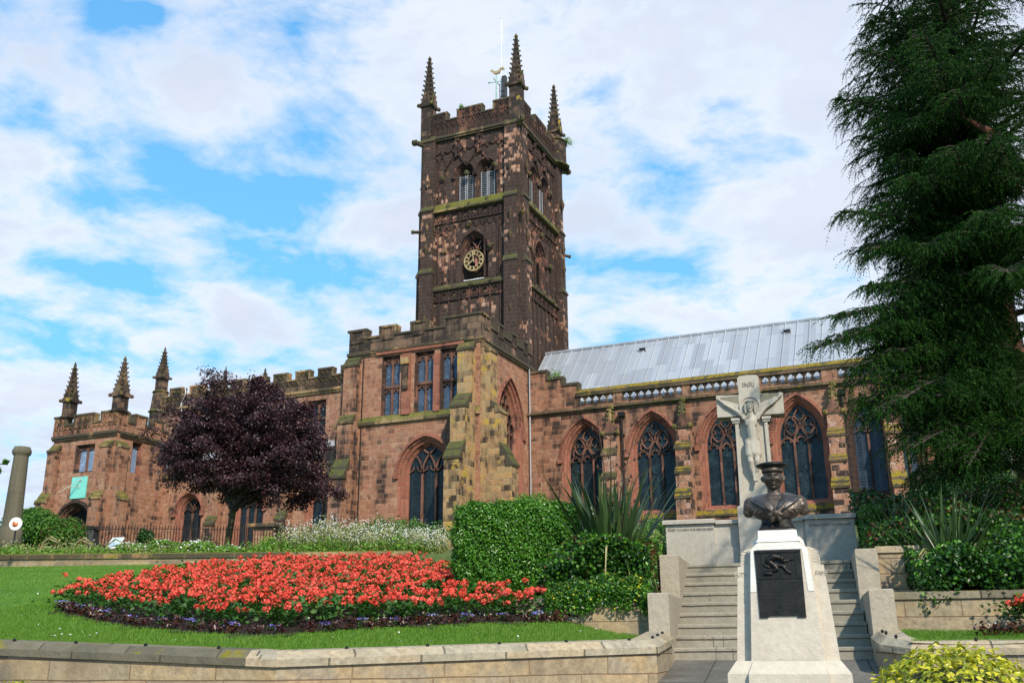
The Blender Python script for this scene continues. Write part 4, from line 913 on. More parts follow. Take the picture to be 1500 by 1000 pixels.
# ------------------------------------------------------------------ ground, lawns, paving
cy_, sy_ = math.cos(YAW), math.sin(YAW)
def SL(s, l): return (-sy_*s+cy_*l, cy_*s+sy_*l)          # depth along the view and sideways -> x, y
PH = math.radians(8.0); UX, UY = math.cos(PH), math.sin(PH); OX, OY = -2.45, 14.4
def MF(p, q): return (OX+p*UX-q*UY, OY+p*UY+q*UX)         # memorial frame: p across, q back
def smooth(a, b, x): k = min(1, max(0, (x-a)/(b-a))); return k*k*(3-2*k)
def interp(x, xs, ys): return float(np.interp(x, xs, ys))
def sfront(l): return (10.6+(-2.43-l)*.299 if l < -2.43 else 10.6+(l+2.43)*.571)+.33
def lawnz(s, l):
    zf = interp(l, [-20, -5.8, -2.43, 2.], [.5, .10, -.05, .06]); d = max(s-sfront(l), 0)
    f = .175*d-.0034*d*d if d < 9 else 1.30+(d-9)*.12
    return zf+f*(1-.62*smooth(.4, 2.0, l))
def ground_z(s, l):
    zl = interp(s, [5, 15, 29.5, 30.3, 45, 50, 60, 75, 90], [-3, -1, 1.5, 2.70, 4.25, 4.7, 5.55, 5.9, 6.0])
    zr = interp(s, [5, 15, 18.0, 21, 30, 40, 46, 60, 75, 90], [-3, -1, 1.2, 2.1, 3.1, 4.4, 5.45, 5.9, 6.0, 6.0])
    k = smooth(-2.8, 3.5, l); return zl*(1-k)+zr*k+.05*math.sin(s*1.3+l)*math.cos(l*.9)
def gridmesh(name, A, B, fn, mat, kind='structure', label=None):
    mb = MB(); n = len(B); mb.v = [fn(a, b) for a in A for b in B]
    mb.f = [(i*n+j, i*n+j+1, (i+1)*n+j+1, (i+1)*n+j) for i in range(len(A)-1) for j in range(n-1)]; mb.mi = [0]*len(mb.f)
    o = mb.build(name, M[mat], smooth=True); o['kind'] = kind; return o
def gp(s, l): x, y = SL(s, l); return (x, y, ground_z(s, l))
A = [14.5+.7*i for i in range(0, 22)]+[29.8, 30.1, 30.4]+[31+1.5*i for i in range(30)]+[80, 100, 140, 220, 400, 800, 1500]
gridmesh('ground', A, [-900, -300, -120, -60]+[-40+1.2*i for i in range(68)]+[45, 60, 90, 150, 400, 900], lambda a, b: gp(a, b), 'ground')
def lp(t, l):
    s0 = sfront(l); s = s0+(30.15-s0)*t; x, y = SL(s, l); return (x, y, lawnz(s, l))
lw = gridmesh('lawn', [i/60 for i in range(61)], [-26+.35*i for i in range(78)]+[1.45+.06*i for i in range(17)], lp, 'lawn')
def to_mf(x, y): return ((x-OX)*UX+(y-OY)*UY, -(x-OX)*UY+(y-OY)*UX)
bm = bmesh.new(); bm.from_mesh(lw.data); bmesh.ops.delete(bm, geom=[f for f in bm.faces if to_mf(*f.calc_center_median()[:2])[0] > -1.45], context='FACES'); bm.to_mesh(lw.data); bm.free()
gridmesh('paving', [-60, -30, -15, -12]+[-11+.5*i for i in range(23)]+[.3], [-60, -20]+[-10+1*i for i in range(21)]+[20, 60], lambda q, p: (*MF(p, q), max(-.17+.125*q, -1.55)), 'paving')
def rlawn(q, p): return (*MF(p, q), .04+.14*smooth(-1.6, -.1, q)+.03*math.sin(p*2))
gridmesh('lawn', [-1.68+.1*i for i in range(17)], [1.62+.4*i for i in range(30)], rlawn, 'lawn')
# soil of the terraces either side of the steps
gridmesh('soil', [-.1+.3*i for i in range(16)], [-3.1+.3*i for i in range(5)]+[-1.64], lambda q, p: (*MF(p, q), min(.60+.27*q*(1 if q > 0 else 0)+.04*math.sin(p*4)*math.cos(q*5), 2.0)), 'soil')
gridmesh('soil', [-.05+.3*i for i in range(6)], [1.63+.4*i for i in range(28)], lambda q, p: (*MF(p, q), .62+.03*math.sin(p*4)*math.cos(q*5)), 'soil')
gridmesh('soil', [1.5+.3*i for i in range(20)], [1.6+.4*i for i in range(28)], lambda q, p: (*MF(p, q), min(1.28+.25*(q-1.5), 2.4)+.05*math.sin(p*4)*math.cos(q*5)), 'soil')
# ------------------------------------------------------------------ sweeps for the garden walls
def sweep(mb, pts, prof):
    """prof: (offset to the left of travel, height above the point)"""
    n = len(pts); k = len(mb.v); m_ = len(prof)
    for i, p in enumerate(pts):
        p = Vector(p); d0 = (p-Vector(pts[i-1])) if i > 0 else None; d1 = (Vector(pts[i+1])-p) if i < n-1 else None
        d0 = d0 or d1; d1 = d1 or d0; a = Vector((d0.x, d0.y)).normalized(); b = Vector((d1.x, d1.y)).normalized()
        na = Vector((-a.y, a.x)); nb = Vector((-b.y, b.x)); nn = (na+nb); nn = nn/max(nn.dot(na), .3)
        for o_, z in prof: mb.v.append((p.x+nn.x*o_, p.y+nn.y*o_, p.z+z))
    for i in range(n-1):
        for j in range(m_): mb.f.append((k+i*m_+j, k+i*m_+(j+1) % m_, k+(i+1)*m_+(j+1) % m_, k+(i+1)*m_+j)); mb.mi.append(mb.cur)
    mb.f.append(tuple(k+j for j in range(m_))); mb.mi.append(mb.cur); mb.f.append(tuple(k+(n-1)*m_+j for j in range(m_))[::-1]); mb.mi.append(mb.cur)
COPE = [(.0, -.155), (.0, -.08), (.10, .0), (.36, .015), (.36, -.155)]; BODY = [(.035, -.157), (.035, -1.8), (.33, -1.8), (.33, -.157)]
def garden_wall(name, pts, label, capmat='gardencap', cope=COPE, body=BODY, group=None, studs=(), wall='garden', caps=None):
    mb = MB(); sweep(mb, pts, body); o = mb.build(name, M[wall]); tag(o, label, 'wall', group)
    for i, (seg, cm) in enumerate(caps or [(pts, capmat)]):
        mb = MB(); sweep(mb, seg, cope); mb.build('coping', M[cm], o)
    for (x, y, z) in studs:
        mb = MB(); mb.blob((x, y, z+.012), .022, 7, 5); mb.tube([(x, y, z-.03), (x, y, z)], .012, 6); mb.build('stud', M['iron'], o)
    return o
def lerp(a, b, t): return tuple(a[i]+(b[i]-a[i])*t for i in range(3))
A_ = (-18.0, 7.33, .42); A0 = (-9.95, 8.31, .12); Cn = (-6.48, 8.73, -.01); Bp = (*MF(-1.29, -1.9), .09); Rp = (*MF(-1.28, -.38), .20)
st = [lerp((A0[0], A0[1]+.12, A0[2]), (Cn[0], Cn[1]+.12, Cn[2]), t) for t in (.02, .26, .52, .78)]+[lerp((Cn[0]-.1, Cn[1]+.15, Cn[2]), (Bp[0]-.12, Bp[1]+.1, Bp[2]), t) for t in (.16, .36, .55, .74, .93)]+[lerp((Bp[0]-.12, Bp[1], Bp[2]), (Rp[0]-.12, Rp[1], Rp[2]), t) for t in (.2, .5, .8)]
garden_wall('garden_wall', [A_, A0, Cn, Bp, Rp], 'low sandstone front wall with coping and black studs, along the lawn with the big red bed', studs=st, caps=[([A_, A0, lerp(A0, Cn, .90)], 'gardendark'), ([lerp(A0, Cn, .90), Cn, Bp, Rp], 'gardencap')])
R0 = (*MF(1.27, -.38), .19); R1 = (*MF(1.30, -1.35), .10); R2 = (*MF(1.62, -1.72), .05); R3 = (*MF(12, -1.72), .05)
st = [(*MF(1.40, -.7), .17), (*MF(1.42, -1.0), .15), (*MF(1.5, -1.4), .1), (*MF(2.35, -1.62), .06)]
garden_wall('garden_wall', [R0, R1, R2, R3], 'low sandstone front wall to the right of the steps, behind the yellow bush', studs=st)
# back wall
S0 = (*SL(30, -27), 2.80); S1 = (*SL(30, -15.3), 2.78); S2 = (*SL(30, -3.05), 2.81)
garden_wall('garden_wall', [S0, S1, S2], 'long mossy retaining wall across the top of the lawn, below the purple tree', 'mossy', [(-.03, -.15), (-.03, -.02), (.02, .01), (.38, .01), (.38, -.15)], [(.02, -.152), (.02, -1.5), (.35, -1.5), (.35, -.152)])
# terrace walls
LC = [(-.03, -.10), (-.03, -.01), (.02, .0), (.28, .0), (.28, -.10)]; LBd = [(.0, -.102), (.0, -.9), (.25, -.9), (.25, -.102)]
garden_wall('terrace_wall', [(*MF(-3.6, -.1), .70), (*MF(-1.62, -.1), .68)], 'low stained terrace wall under the variegated ivy, left of the steps', 'gardendark', LC, LBd)
garden_wall('terrace_wall', [(*MF(1.62, -.1), .69), (*MF(12, -.1), .69)], 'lower terrace wall between the small right lawn and the dark ivy', 'gardendark', LC, LBd)
garden_wall('terrace_wall', [(*MF(1.57, 1.3), 1.42), (*MF(12, 1.3), 1.42)], 'upper terrace wall with diagonal stain, right of the top steps', 'gardencap', LC, LBd)
# ------------------------------------------------------------------ steps and piers
stp = empty('stone_steps', (*MF(0, 0), -.17), 'flight of nine worn grey stone steps rising behind the bust pedestal', 'steps')
def MB_box(mb, p0, p1, q0, q1, z0, z1, bev=0.0):
    b = [MF(p0, q0), MF(p1, q0), MF(p1, q1), MF(p0, q1)]
    if bev:
        c = [MF(p0+bev, q0+bev), MF(p1-bev, q0+bev), MF(p1-bev, q1-bev), MF(p0+bev, q1-bev)]
        mb.hexa(b, z0, z1-bev); mb.hexa(b, z1-bev, z1, c)
    else: mb.hexa(b, z0, z1)
for i in range(9):
    mb = MB(); z = -.17+.1655*i; q = .30*i; w0_, w1_ = -1.36-.01*i, 1.31-.008*i
    n = 12; pr = [(q-.012, z+.1655), (q-.022, z+.150), (q-.022, z+.118), (q, z+.108), (q, z-.02), (q+.9 if i == 8 else q+.40, z-.02), (q+.9 if i == 8 else q+.40, z+.166)]
    vs = []
    for k in range(n+1):
        p = w0_+(w1_-w0_)*k/n; jz = rnd.uniform(-.003, .003); jq = rnd.uniform(-.004, .004)
        vs += [(*MF(p, a+jq), b+jz) for a, b in pr]
    m_ = len(pr); fs = [(k*m_+j, k*m_+(j+1) % m_, (k+1)*m_+(j+1) % m_, (k+1)*m_+j) for k in range(n) for j in range(m_)]+[tuple(range(m_)), tuple(n*m_+j for j in range(m_))]
    mb.add(vs, fs); mb.build('step', M['step'], stp)
for lab, (p0, p1, q0, q1, z0, z1), mt in (('lower grey pier on the left side of the steps', (-1.62, -1.33, -.38, 1.12, -.6, .73), 'pier'), ('upper pale pier on the left side of the steps', (-1.62, -1.33, 1.1, 3.4, -.3, 1.375), 'pier'),
                                     ('lower speckled pier on the right side of the steps', (1.31, 1.62, -.38, 1.12, -.6, .72), 'pier'), ('upper speckled pier on the right side of the steps', (1.27, 1.58, 1.1, 3.4, -.3, 1.375), 'pier')):
    mb = MB(); MB_box(mb, p0, p1, q0, q1, z0, z1, .015); tag(mb.build('stone_pier', M[mt]), lab, 'pier')
# ------------------------------------------------------------------ memorial wall and crucifix
def text(s, size, loc, rz, mat, parent, name='inscription', ext=.004, ax=0, align='CENTER', sx=1.0):
    cu = bpy.data.curves.new(name, 'FONT'); cu.body = s; cu.size = size; cu.extrude = ext; cu.align_x = align; cu.materials.append(M[mat])
    o = bpy.data.objects.new(name, cu); COL.objects.link(o); o.rotation_euler = (math.pi/2+ax, 0, rz); o.scale = (sx, 1, 1)
    o.parent = parent
    w_ = worldloc(parent) if parent else Vector(); o.location = Vector(loc)-w_
    me = bpy.data.meshes.new_from_object(o); k = bpy.data.objects.new(name, me); COL.objects.link(k); k.parent = parent; k.location = o.location; k.rotation_euler = o.rotation_euler; k.scale = o.scale
    bpy.data.objects.remove(o); return k
mw = empty('memorial_wall', (*MF(-.15, 3.4), 1.3), 'pale limestone memorial wall with cut inscriptions at the head of the steps', 'memorial wall')
mb = MB()
for p0, p1, dq, zt in ((-1.78, -.93, 0, 2.10), (.62, 1.44, 0, 2.10)): MB_box(mb, p0, p1, 3.4+dq, 3.9, .9, zt, .01)
mb.build('end_panel', M['memorial'], mw)
mb = MB()
for p0, p1 in ((-.93, -.495), (.19, .62)): MB_box(mb, p0, p1, 3.46, 3.85, 1.6, 2.08); MB_box(mb, p0, p1, 3.42, 3.85, .9, 1.68, .01)
mb.build('recessed_panel', M['memorial'], mw)
mb = MB()
for p0, p1, q in ((-1.83, -.90, 3.34), (.59, 1.47, 3.34)): MB_box(mb, p0, p1, q, 3.95, 2.10, 2.175, .012)
for p0, p1, q in ((-.90, -.495, 3.40), (.19, .59, 3.40)): MB_box(mb, p0, p1, q, 3.92, 2.082, 2.15, .012)
mb.build('coping', M['memorial'], mw)
text('THEY WHOM WE REMEMBER', .062, (*MF(-1.34, 3.394), 1.98), PH, 'letter', mw); text('EXSULTANTI IN MEMORI', .062, (*MF(1.03, 3.394), 1.98), PH, 'letter', mw)
def Fm(q): return lambda a, b, d: (*MF(a, q-d), b)
cr = empty('stone_crucifix', (*MF(-.14, 3.5), 1.3), 'tall pale stone cross with a carved crucified figure, rising from the memorial wall', 'crucifix')
C0 = -.14; FX = Fm(3.42)
mb = MB(); MB_box(mb, C0-.35, C0+.33, 3.22, 3.80, .9, 2.36, .02); mb.build('base_block', M['memorial'], cr)
mb = MB(); mb.prism(FX, [(C0-.33, 2.36), (C0+.31, 2.36), (C0+.30, 2.42), (C0+.235, 3.9), (C0-.235, 3.9), (C0-.32, 2.42)], -.30, .02)
for q in (-1, 1):
    mb.prism(FX, [(C0+q*.30, 2.36), (C0+q*.235, 2.36), (C0+q*.225, 3.86), (C0+q*.285, 3.86)], -.2, .07)
    mb.bx(FX, *sorted((C0+q*.33, C0+q*.20)), 3.86, 3.90, -.2, .09); mb.bx(FX, *sorted((C0+q*.35, C0+q*.19)), 3.90, 3.95, -.2, .11)
mb.build('shaft', M['crossstone'], cr)
mb = MB(); mb.prism(FX, [(C0-.59, 3.99), (C0+.59, 3.99), (C0+.59, 4.36), (C0+.18, 4.38), (C0+.19, 4.70), (C0+.15, 4.735), (C0, 4.745), (C0-.15, 4.735), (C0-.19, 4.70), (C0-.18, 4.38), (C0-.59, 4.40)], -.30, .06)
mb.build('cross_head', M['crossstone'], cr)
mb = MB()
for q in (-1, 1): mb.prism(FX, [(C0+q*.575, 4.355), (C0+q*.19, 4.37), (C0+q*.19, 4.22), (C0+q*.52, 4.34)], .055, .066)
mb.build('stained_arm', M['mossstone'], cr)
mb = MB(); mb.prism(FX, [(C0+.19*math.cos(i*.2618), 4.16+.19*math.sin(i*.2618)) for i in range(24)], .0, .075); mb.bar(FX, arc(C0, 4.16, .175, 0, 360, 28), .03, .05, .095)
for k in range(4): mb.bx(FX, C0-.01, C0+.01, 4.16, 4.33, .07, .08) if k == 0 else None
mb.build('halo', M['crossstone'], cr)
text('INRI', .13, (*MF(C0, 3.353), 4.52), PH, 'letter', cr, sx=.9)
text('A M D G', .045, (*MF(C0, 3.214), 2.22), PH, 'letter', cr); text('PRO PATRIA', .045, (*MF(C0, 3.214), 2.13), PH, 'letter', cr)
def body(name, segs, mat, parent, F, vox=.012, smooth=4, extra=None):
    """one continuous figure: tapered limbs fused and smoothed"""
    mb = MB()
    for seg in segs:
        for (a, ra), (b, rb) in zip(seg[:-1], seg[1:]):
            A1, B1 = Vector(F(*a)), Vector(F(*b)); mb.tube([A1, B1], [ra, rb], 10); mb.blob(A1, ra*.99, 10, 7); mb.blob(B1, rb*.99, 10, 7)
    if extra: extra(mb)
    o = mb.build(name, M[mat], parent)
    r = o.modifiers.new('fuse', 'REMESH'); r.mode = 'VOXEL'; r.voxel_size = vox; r.use_smooth_shade = True
    s_ = o.modifiers.new('soften', 'SMOOTH'); s_.iterations = smooth; s_.factor = .5
    return o
c_ = C0; FB_ = Fm(3.40)
segs = [[((c_-.0, 3.40, .10), .085), ((c_+.01, 3.56, .10), .078), ((c_, 3.72, .115), .088), ((c_, 3.86, .12), .105), ((c_, 3.96, .10), .075), ((c_, 4.06, .10), .042)],
        [((c_-.055, 3.80, .145), .052), ((c_-.055, 3.87, .15), .058)], [((c_+.055, 3.80, .145), .052), ((c_+.055, 3.87, .15), .058)],  [((c_-.13, 3.98, .10), .045), ((c_-.12, 3.92, .11), .045)], [((c_+.13, 3.98, .10), .045), ((c_+.12, 3.92, .11), .045)],
        [((c_-.10, 3.93, .10), .052), ((c_-.22, 4.06, .09), .042), ((c_-.30, 4.12, .08), .034), ((c_-.42, 4.20, .08), .034), ((c_-.50, 4.27, .08), .022), ((c_-.545, 4.31, .08), .026)],
        [((c_+.10, 3.93, .10), .052), ((c_+.22, 4.06, .09), .042), ((c_+.30, 4.12, .08), .034), ((c_+.42, 4.20, .08), .034), ((c_+.50, 4.27, .08), .022), ((c_+.545, 4.31, .08), .026)],
        [((c_-.055, 3.42, .10), .080), ((c_-.068, 3.30, .115), .072), ((c_-.062, 3.17, .145), .050), ((c_-.060, 3.14, .150), .052), ((c_-.056, 3.05, .12), .050), ((c_-.03, 2.94, .10), .036), ((c_-.015, 2.86, .10), .030), ((c_-.015, 2.80, .135), .026)],
        [((c_+.055, 3.42, .10), .080), ((c_+.066, 3.30, .115), .072), ((c_+.055, 3.17, .145), .050), ((c_+.052, 3.14, .150), .052), ((c_+.048, 3.05, .12), .050), ((c_+.02, 2.94, .10), .036), ((c_+.015, 2.86, .10), .030), ((c_+.02, 2.79, .14), .026)],
        [((c_+.0, 4.10, .115), .062), ((c_+.0, 4.17, .12), .072), ((c_, 4.21, .11), .066)], [((c_, 4.13, .17), .016), ((c_, 4.10, .185), .018)], [((c_, 4.06, .15), .035), ((c_, 4.03, .15), .025)]]
for q in (-1, 1):
    for k in range(5):
        base = (c_+q*.548, 4.315, .08); an = math.radians(30+28*k); tip = (base[0]+q*.055*math.cos(an), base[1]+.055*math.sin(an), .085+.004*k); segs.append([(base, .012), (tip, .008)])
fig = body('carved_figure', segs, 'crossstone', cr, FB_, .0065, 3)
segs = [[((c_-.07, 4.20, .12), .03), ((c_-.085, 4.12, .12), .026), ((c_-.08, 4.02, .12), .02)], [((c_+.07, 4.20, .12), .03), ((c_+.085, 4.12, .12), .026), ((c_+.08, 4.02, .12), .02)]]
segs += [[((c_+.075*math.cos(i*.8), 4.215, .12+.07*math.sin(i*.8)), .014), ((c_+.075*math.cos(i*.8+.8), 4.225, .12+.07*math.sin(i*.8+.8)), .014)] for i in range(8)]
body('hair', segs, 'crossstone', fig, FB_, .008, 2)
segs = [[((c_-.06, 3.49, .105), .080), ((c_-.06, 3.26, .115), .088)], [((c_+.06, 3.49, .105), .080), ((c_+.06, 3.27, .115), .086)], [((c_, 3.49, .11), .080), ((c_, 3.30, .12), .085)], [((c_-.09, 3.46, .17), .018), ((c_+.10, 3.50, .16), .02)], [((c_-.08, 3.42, .18), .012), ((c_+.10, 3.44, .17), .014)], [((c_+.10, 3.5, .14), .03), ((c_+.13, 3.25, .12), .02)]]
body('loincloth', segs, 'crossstone', fig, FB_, .009, 3)
# ------------------------------------------------------------------ pedestal with bronze bust
pc = .30; QF = -6.62
pd = empty('bust_pedestal', (*MF(pc, QF+.3), -1.2), 'white Portland stone pedestal with stepped side wings and a black bronze plaque', 'pedestal')
def fr(zlist):     # frustum stack: (z, half width, front q, back q)
    mb = MB()
    for (z0, w0_, f0, b0_), (z1, w1_, f1, b1_) in zip(zlist[:-1], zlist[1:]):
        mb.hexa([MF(pc-w0_, f0), MF(pc+w0_, f0), MF(pc+w0_, b0_), MF(pc-w0_, b0_)], z0, z1, [MF(pc-w1_, f1), MF(pc+w1_, f1), MF(pc+w1_, b1_), MF(pc-w1_, b1_)])
    return mb
fr([(-1.8, .47, QF-.13, QF+.75), (-.19, .44, QF-.10, QF+.72), (-.175, .43, QF-.09, QF+.72), (-.10, .375, QF-.03, QF+.66)]).build('plinth', M['limestone'], pd)
mb = fr([(-1.8, .31, QF-.17, QF+.3), (-.19, .285, QF-.15, QF+.3), (-.175, .28, QF-.14, QF+.3), (-.10, .25, QF-.06, QF+.3)]); mb.build('plinth', M['limestone'], pd)
FP0 = lambda a, b, d: (*MF(pc+a, QF+.04*(b+.1)/.9-d), b)      # raked front face
mb = MB(); mb.prism(FP0, [(-.265, -.10), (.265, -.10), (.215, .72), (.155, .775), (-.155, .775), (-.215, .72)], -.55, .0)
mb.build('shaft', M['limestone'], pd)
mb = MB(); mb.prism(FP0, [(-.235, .40), (-.19, .40), (-.17, .715), (.17, .715), (.19, .40), (.235, .40), (.212, .715), (.15, .77), (-.15, .77), (-.212, .715)], -.02, .004)
mb.build('washed_band', M['limestone_white'], pd)
for q in (-1, 1):
    mb = MB(); pa = [(.26, -.10), (.375, -.10), (.325, .58), (.322, .60), (.300, .60), (.298, .66), (.285, .70), (.262, .725), (.235, .735), (.20, .74)]
    mb.prism(FP0, [(q*a, b) for a, b in pa], -.40, -.09)
    mb.prism(FP0, [(q*a, b) for a, b in ((.24, -.10), (.275, -.10), (.232, .73), (.21, .73))], -.3, -.035); mb.build('side_wing', M['limestone'], pd)
    mb = MB()
    for k in range(5): mb.bar(FP0, arc(q*.268, .60+.022*k, .028, 15, 165, 7), .004, -.092, -.086)
    mb.build('wing_carving', M['letter_pale'], pd)
mb = fr([(.775, .165, QF+.03, QF+.40), (.80, .15, QF+.045, QF+.38), (.865, .145, QF+.05, QF+.37)]); mb.build('top_block', M['limestone_white'], pd)
mb = MB(); mb.prism(lambda a, b, d: (*MF(pc+a, QF+.22-d), b), [(-.20, .74), (.20, .74), (.19, .79), (.165, .82), (.13, .83), (-.13, .83), (-.165, .82), (-.19, .79)], -.06, .06); mb.build('shoulder_block', M['limestone_white'], pd)
text('DUTY', .047, FP0(-.307, .525, -.086), PH, 'letter_pale', pd, ext=.002, sx=.7); text('FAME', .047, FP0(.302, .525, -.086), PH, 'letter_pale', pd, ext=.002, sx=.8)
mb = MB(); mb.prism(FP0, [(-.178, .21), (-.185, .712), (.160, .712), (.160, .21), (.10, .21), (.095, .222), (-.11, .222), (-.115, .21)], -.01, .014); pq = mb.build('plaque', M['bronzedark'], pd)
mb = MB(); mb.bar(FP0, [(-.178, .702), (.153, .702)], .014, .01, .024)
mb.bar(FP0, [(-.172, .50), (.152, .50)], .008, .01, .022); mb.bar(FP0, [(-.135, .51), (-.138, .69), (.115, .69), (.115, .51)], .005, .01, .020); mb.build('plaque_frame', M['bronzedark'], pq)
g_ = lambda a, b, d=0: ((a, b, d))
FR = lambda a, b, d: FP0(a, b, .012+d)
segs = [[((-.085, .635, .006), .022), ((-.045, .66, .01), .026), ((-.01, .655, .01), .022)], [((.012, .645, .014), .019), ((.02, .645, .014), .018)], [((-.01, .652, .01), .012), ((.01, .625, .012), .009), ((.05, .625, .012), .008), ((.065, .63, .01), .007)],
        [((-.085, .63, .006), .022), ((-.05, .60, .01), .018), ((-.02, .565, .012), .014), ((-.06, .553, .01), .011), ((-.10, .558, .008), .010)], [((-.08, .61, .006), .018), ((-.02, .595, .008), .015), ((.02, .59, .01), .012), ((.045, .555, .01), .010), ((.075, .535, .01), .009)],
        [((.0, .632, .01), .006), ((.11, .635, .01), .004)], [((.04, .632, .008), .007), ((.04, .53, .008), .006)], [((-.12, .60, .006), .009), ((-.08, .58, .006), .009)], [((-.115, .535, .006), .014), ((-.07, .532, .006), .014)]]
body('relief_figure', segs, 'bronzedark', pq, FR, .004, 2)
for k, (s_, z, y_) in enumerate((('DOUGLAS MORRIS', .036, .468), ('HARRIS A.B. R.N.V.R.', .034, .428), ('OF H.M. DRIFTER FLOANDI', .021, .397), ('KILLED IN ACTION IN THE', .021, .371), ('ADRIATIC WHEN HE REMAINED', .021, .345), ('AT HIS POST UNDER FIRE', .021, .319), ('UNTIL DEATH 15 MAY 1917', .021, .293), ('ERECTED BY PUBLIC SUBSCRIPTION', .015, .262))):
    text(s_, z, FP0(-.010, y_, .0145), PH, 'letterb', pq, ext=.0015, sx=.95 if k > 1 else .82)
# bust
bu = empty('sailor_bust', (*MF(pc, QF+.22), .865), 'dark bronze bust of a sailor in round cap and square collar on the white pedestal', 'bust')
BQ = QF+.22; BZ = .865
FBu = lambda a, b, d: (*MF(pc+a, BQ-d), BZ+b)
mb = MB(); 
def ring(z, hw, hd, cy=0.0, n=40, sq=2.2):
    out = []
    for j in range(n):
        a = 2*math.pi*j/n; c, s_ = math.cos(a), math.sin(a)
        out.append(FBu(hw*math.copysign(abs(c)**(2/sq), c), z, cy+hd*math.copysign(abs(s_)**(2/sq), s_)))
    return out
def loft(mb, rings, cap=True):
    n = len(rings[0]); k = len(mb.v); mb.v += [tuple(p) for r_ in rings for p in r_]
    for i in range(len(rings)-1):
        for j in range(n): mb.f.append((k+i*n+j, k+i*n+(j+1) % n, k+(i+1)*n+(j+1) % n, k+(i+1)*n+j)); mb.mi.append(mb.cur)
    if cap: mb.f.append(tuple(range(k, k+n))[::-1]); mb.f.append(tuple(range(k+(len(rings)-1)*n, k+len(rings)*n))); mb.mi += [mb.cur]*2
loft(mb, [ring(0, .15, .12, sq=6), ring(.018, .147, .115, sq=6), ring(.03, .135, .105, sq=5), ring(.07, .118, .09, sq=3), ring(.12, .115, .085, sq=3)]); mb.build('socle', M['bronzedark'], bu)
mb = MB()
loft(mb, [ring(.085, .05, .06, .02), ring(.097, .115, .09, .015), ring(.112, .152, .104, .012), ring(.14, .186, .112, .01), ring(.17, .212, .115, .008), ring(.20, .232, .110, .0), ring(.235, .236, .098, -.005), ring(.258, .215, .088, -.01), ring(.275, .165, .080, -.01), ring(.29, .105, .07, -.01), ring(.31, .062, .06, -.005)])
for q in (-1, 1):
    mb.tube([FBu(q*.165, .225, -.005), FBu(q*.200, .190, -.0), FBu(q*.212, .165, .0)], [.066, .060, .045], 24); mb.blob(FBu(q*.185, .225, -.005), .062, 24, 16); mb.blob(FBu(q*.212, .165, 0), .043, 24, 16)
for x, y, x2, y2, r_ in ((-.075, .20, -.115, .125, .007), (.075, .20, .115, .125, .007), (-.10, .17, -.15, .12, .006), (.10, .17, .15, .12, .006), (.15, .17, .175, .12, .006), (-.15, .17, -.175, .12, .006)):
    dd = [.112-1.1*(abs(v)**2.4) for v in (x, (x+x2)/2, x2)]
    mb.tube([FBu(x, y, dd[0]), FBu((x+x2)/2, (y+y2)/2, dd[1]+.003), FBu(x2, y2, dd[2])], [r_*.4, r_, r_*.4], 8)
# neck, head and face in one skin
mb.tube([FBu(0, .26, -.015), FBu(0, .32, -.012), FBu(.0, .375, -.01)], [.064, .052, .052], 28)
hc = (0, .427, .012)
n1_, n2_ = 56, 84; k0 = len(mb.v)
def headpt(th, ph_):
    x = math.sin(th)*math.cos(ph_); y = math.cos(th); d = math.sin(th)*math.sin(ph_)
    X_, Y_, D_ = .077*x, .100*y, .088*d
    if Y_ < 0: X_ *= 1-.17*(-y)**2.2; D_ *= 1-.06*(-y)
    def g(cx_, cy__, sx_, sy__, amp):
        nonlocal D_
        if d > 0: D_ += amp*math.exp(-((X_-cx_)/sx_)**2-((Y_-cy__)/sy__)**2)
    g(0, .008, .008, .016, .012); g(0, -.008, .009, .014, .014); g(0, -.022, .010, .008, .014); g(0, .026, .045, .007, .006)
    for q in (-1, 1): g(q*.029, .010, .015, .008, -.017); g(q*.028, .009, .008, .004, .006); g(q*.046, -.018, .015, .016, .007); g(q*.011, -.025, .006, .006, .007); g(q*.042, -.050, .018, .014, -.007); g(q*.024, -.034, .005, .012, -.003)
    g(0, -.0435, .018, .004, .009); g(0, -.056, .015, .004, .008); g(0, -.0495, .024, .0025, -.009); g(0, -.068, .020, .006, -.007); g(0, -.086, .019, .012, .012)
    return FBu(hc[0]+X_, hc[1]+Y_, hc[2]+D_)
for i in range(1, n2_):
    for j in range(n1_*2): mb.v.append(headpt(math.pi*i/n2_, 2*math.pi*j/(n1_*2)))
nn_ = n1_*2
for i in range(n2_-2):
    for j in range(nn_): mb.f.append((k0+i*nn_+j, k0+i*nn_+(j+1) % nn_, k0+(i+1)*nn_+(j+1) % nn_, k0+(i+1)*nn_+j)); mb.mi.append(0)
mb.f.append(tuple(range(k0, k0+nn_))); mb.f.append(tuple(range(k0+(n2_-2)*nn_, k0+(n2_-1)*nn_))); mb.mi += [0, 0]
for q in (-1, 1):
    mb.tube([FBu(q*.078, .445, .0), FBu(q*.088, .428, -.004), FBu(q*.079, .402, .004)], [.010, .013, .008], 14)
o = mb.build('figure', M['bronze'], bu); r = o.modifiers.new('fuse', 'REMESH'); r.mode = 'VOXEL'; r.voxel_size = .0030; r.use_smooth_shade = True; s_ = o.modifiers.new('soften', 'SMOOTH'); s_.iterations = 3; s_.factor = .5
mb = MB(); loft(mb, [ring(.462, .074, .090, .012, 40, 2), ring(.468, .079, .094, .012, 40, 2), ring(.500, .082, .097, .010, 40, 2), ring(.502, .079, .094, .010, 40, 2), ring(.510, .098, .108, .006, 40, 2), ring(.521, .121, .128, .002, 40, 2), ring(.529, .128, .134, .0, 40, 2), ring(.538, .126, .131, -.002, 40, 2), ring(.548, .10, .105, -.004, 40, 2), ring(.551, .03, .03, -.004, 40, 2)])
cp_ = mb.build('cap', M['bronzedark'], bu, smooth=True)
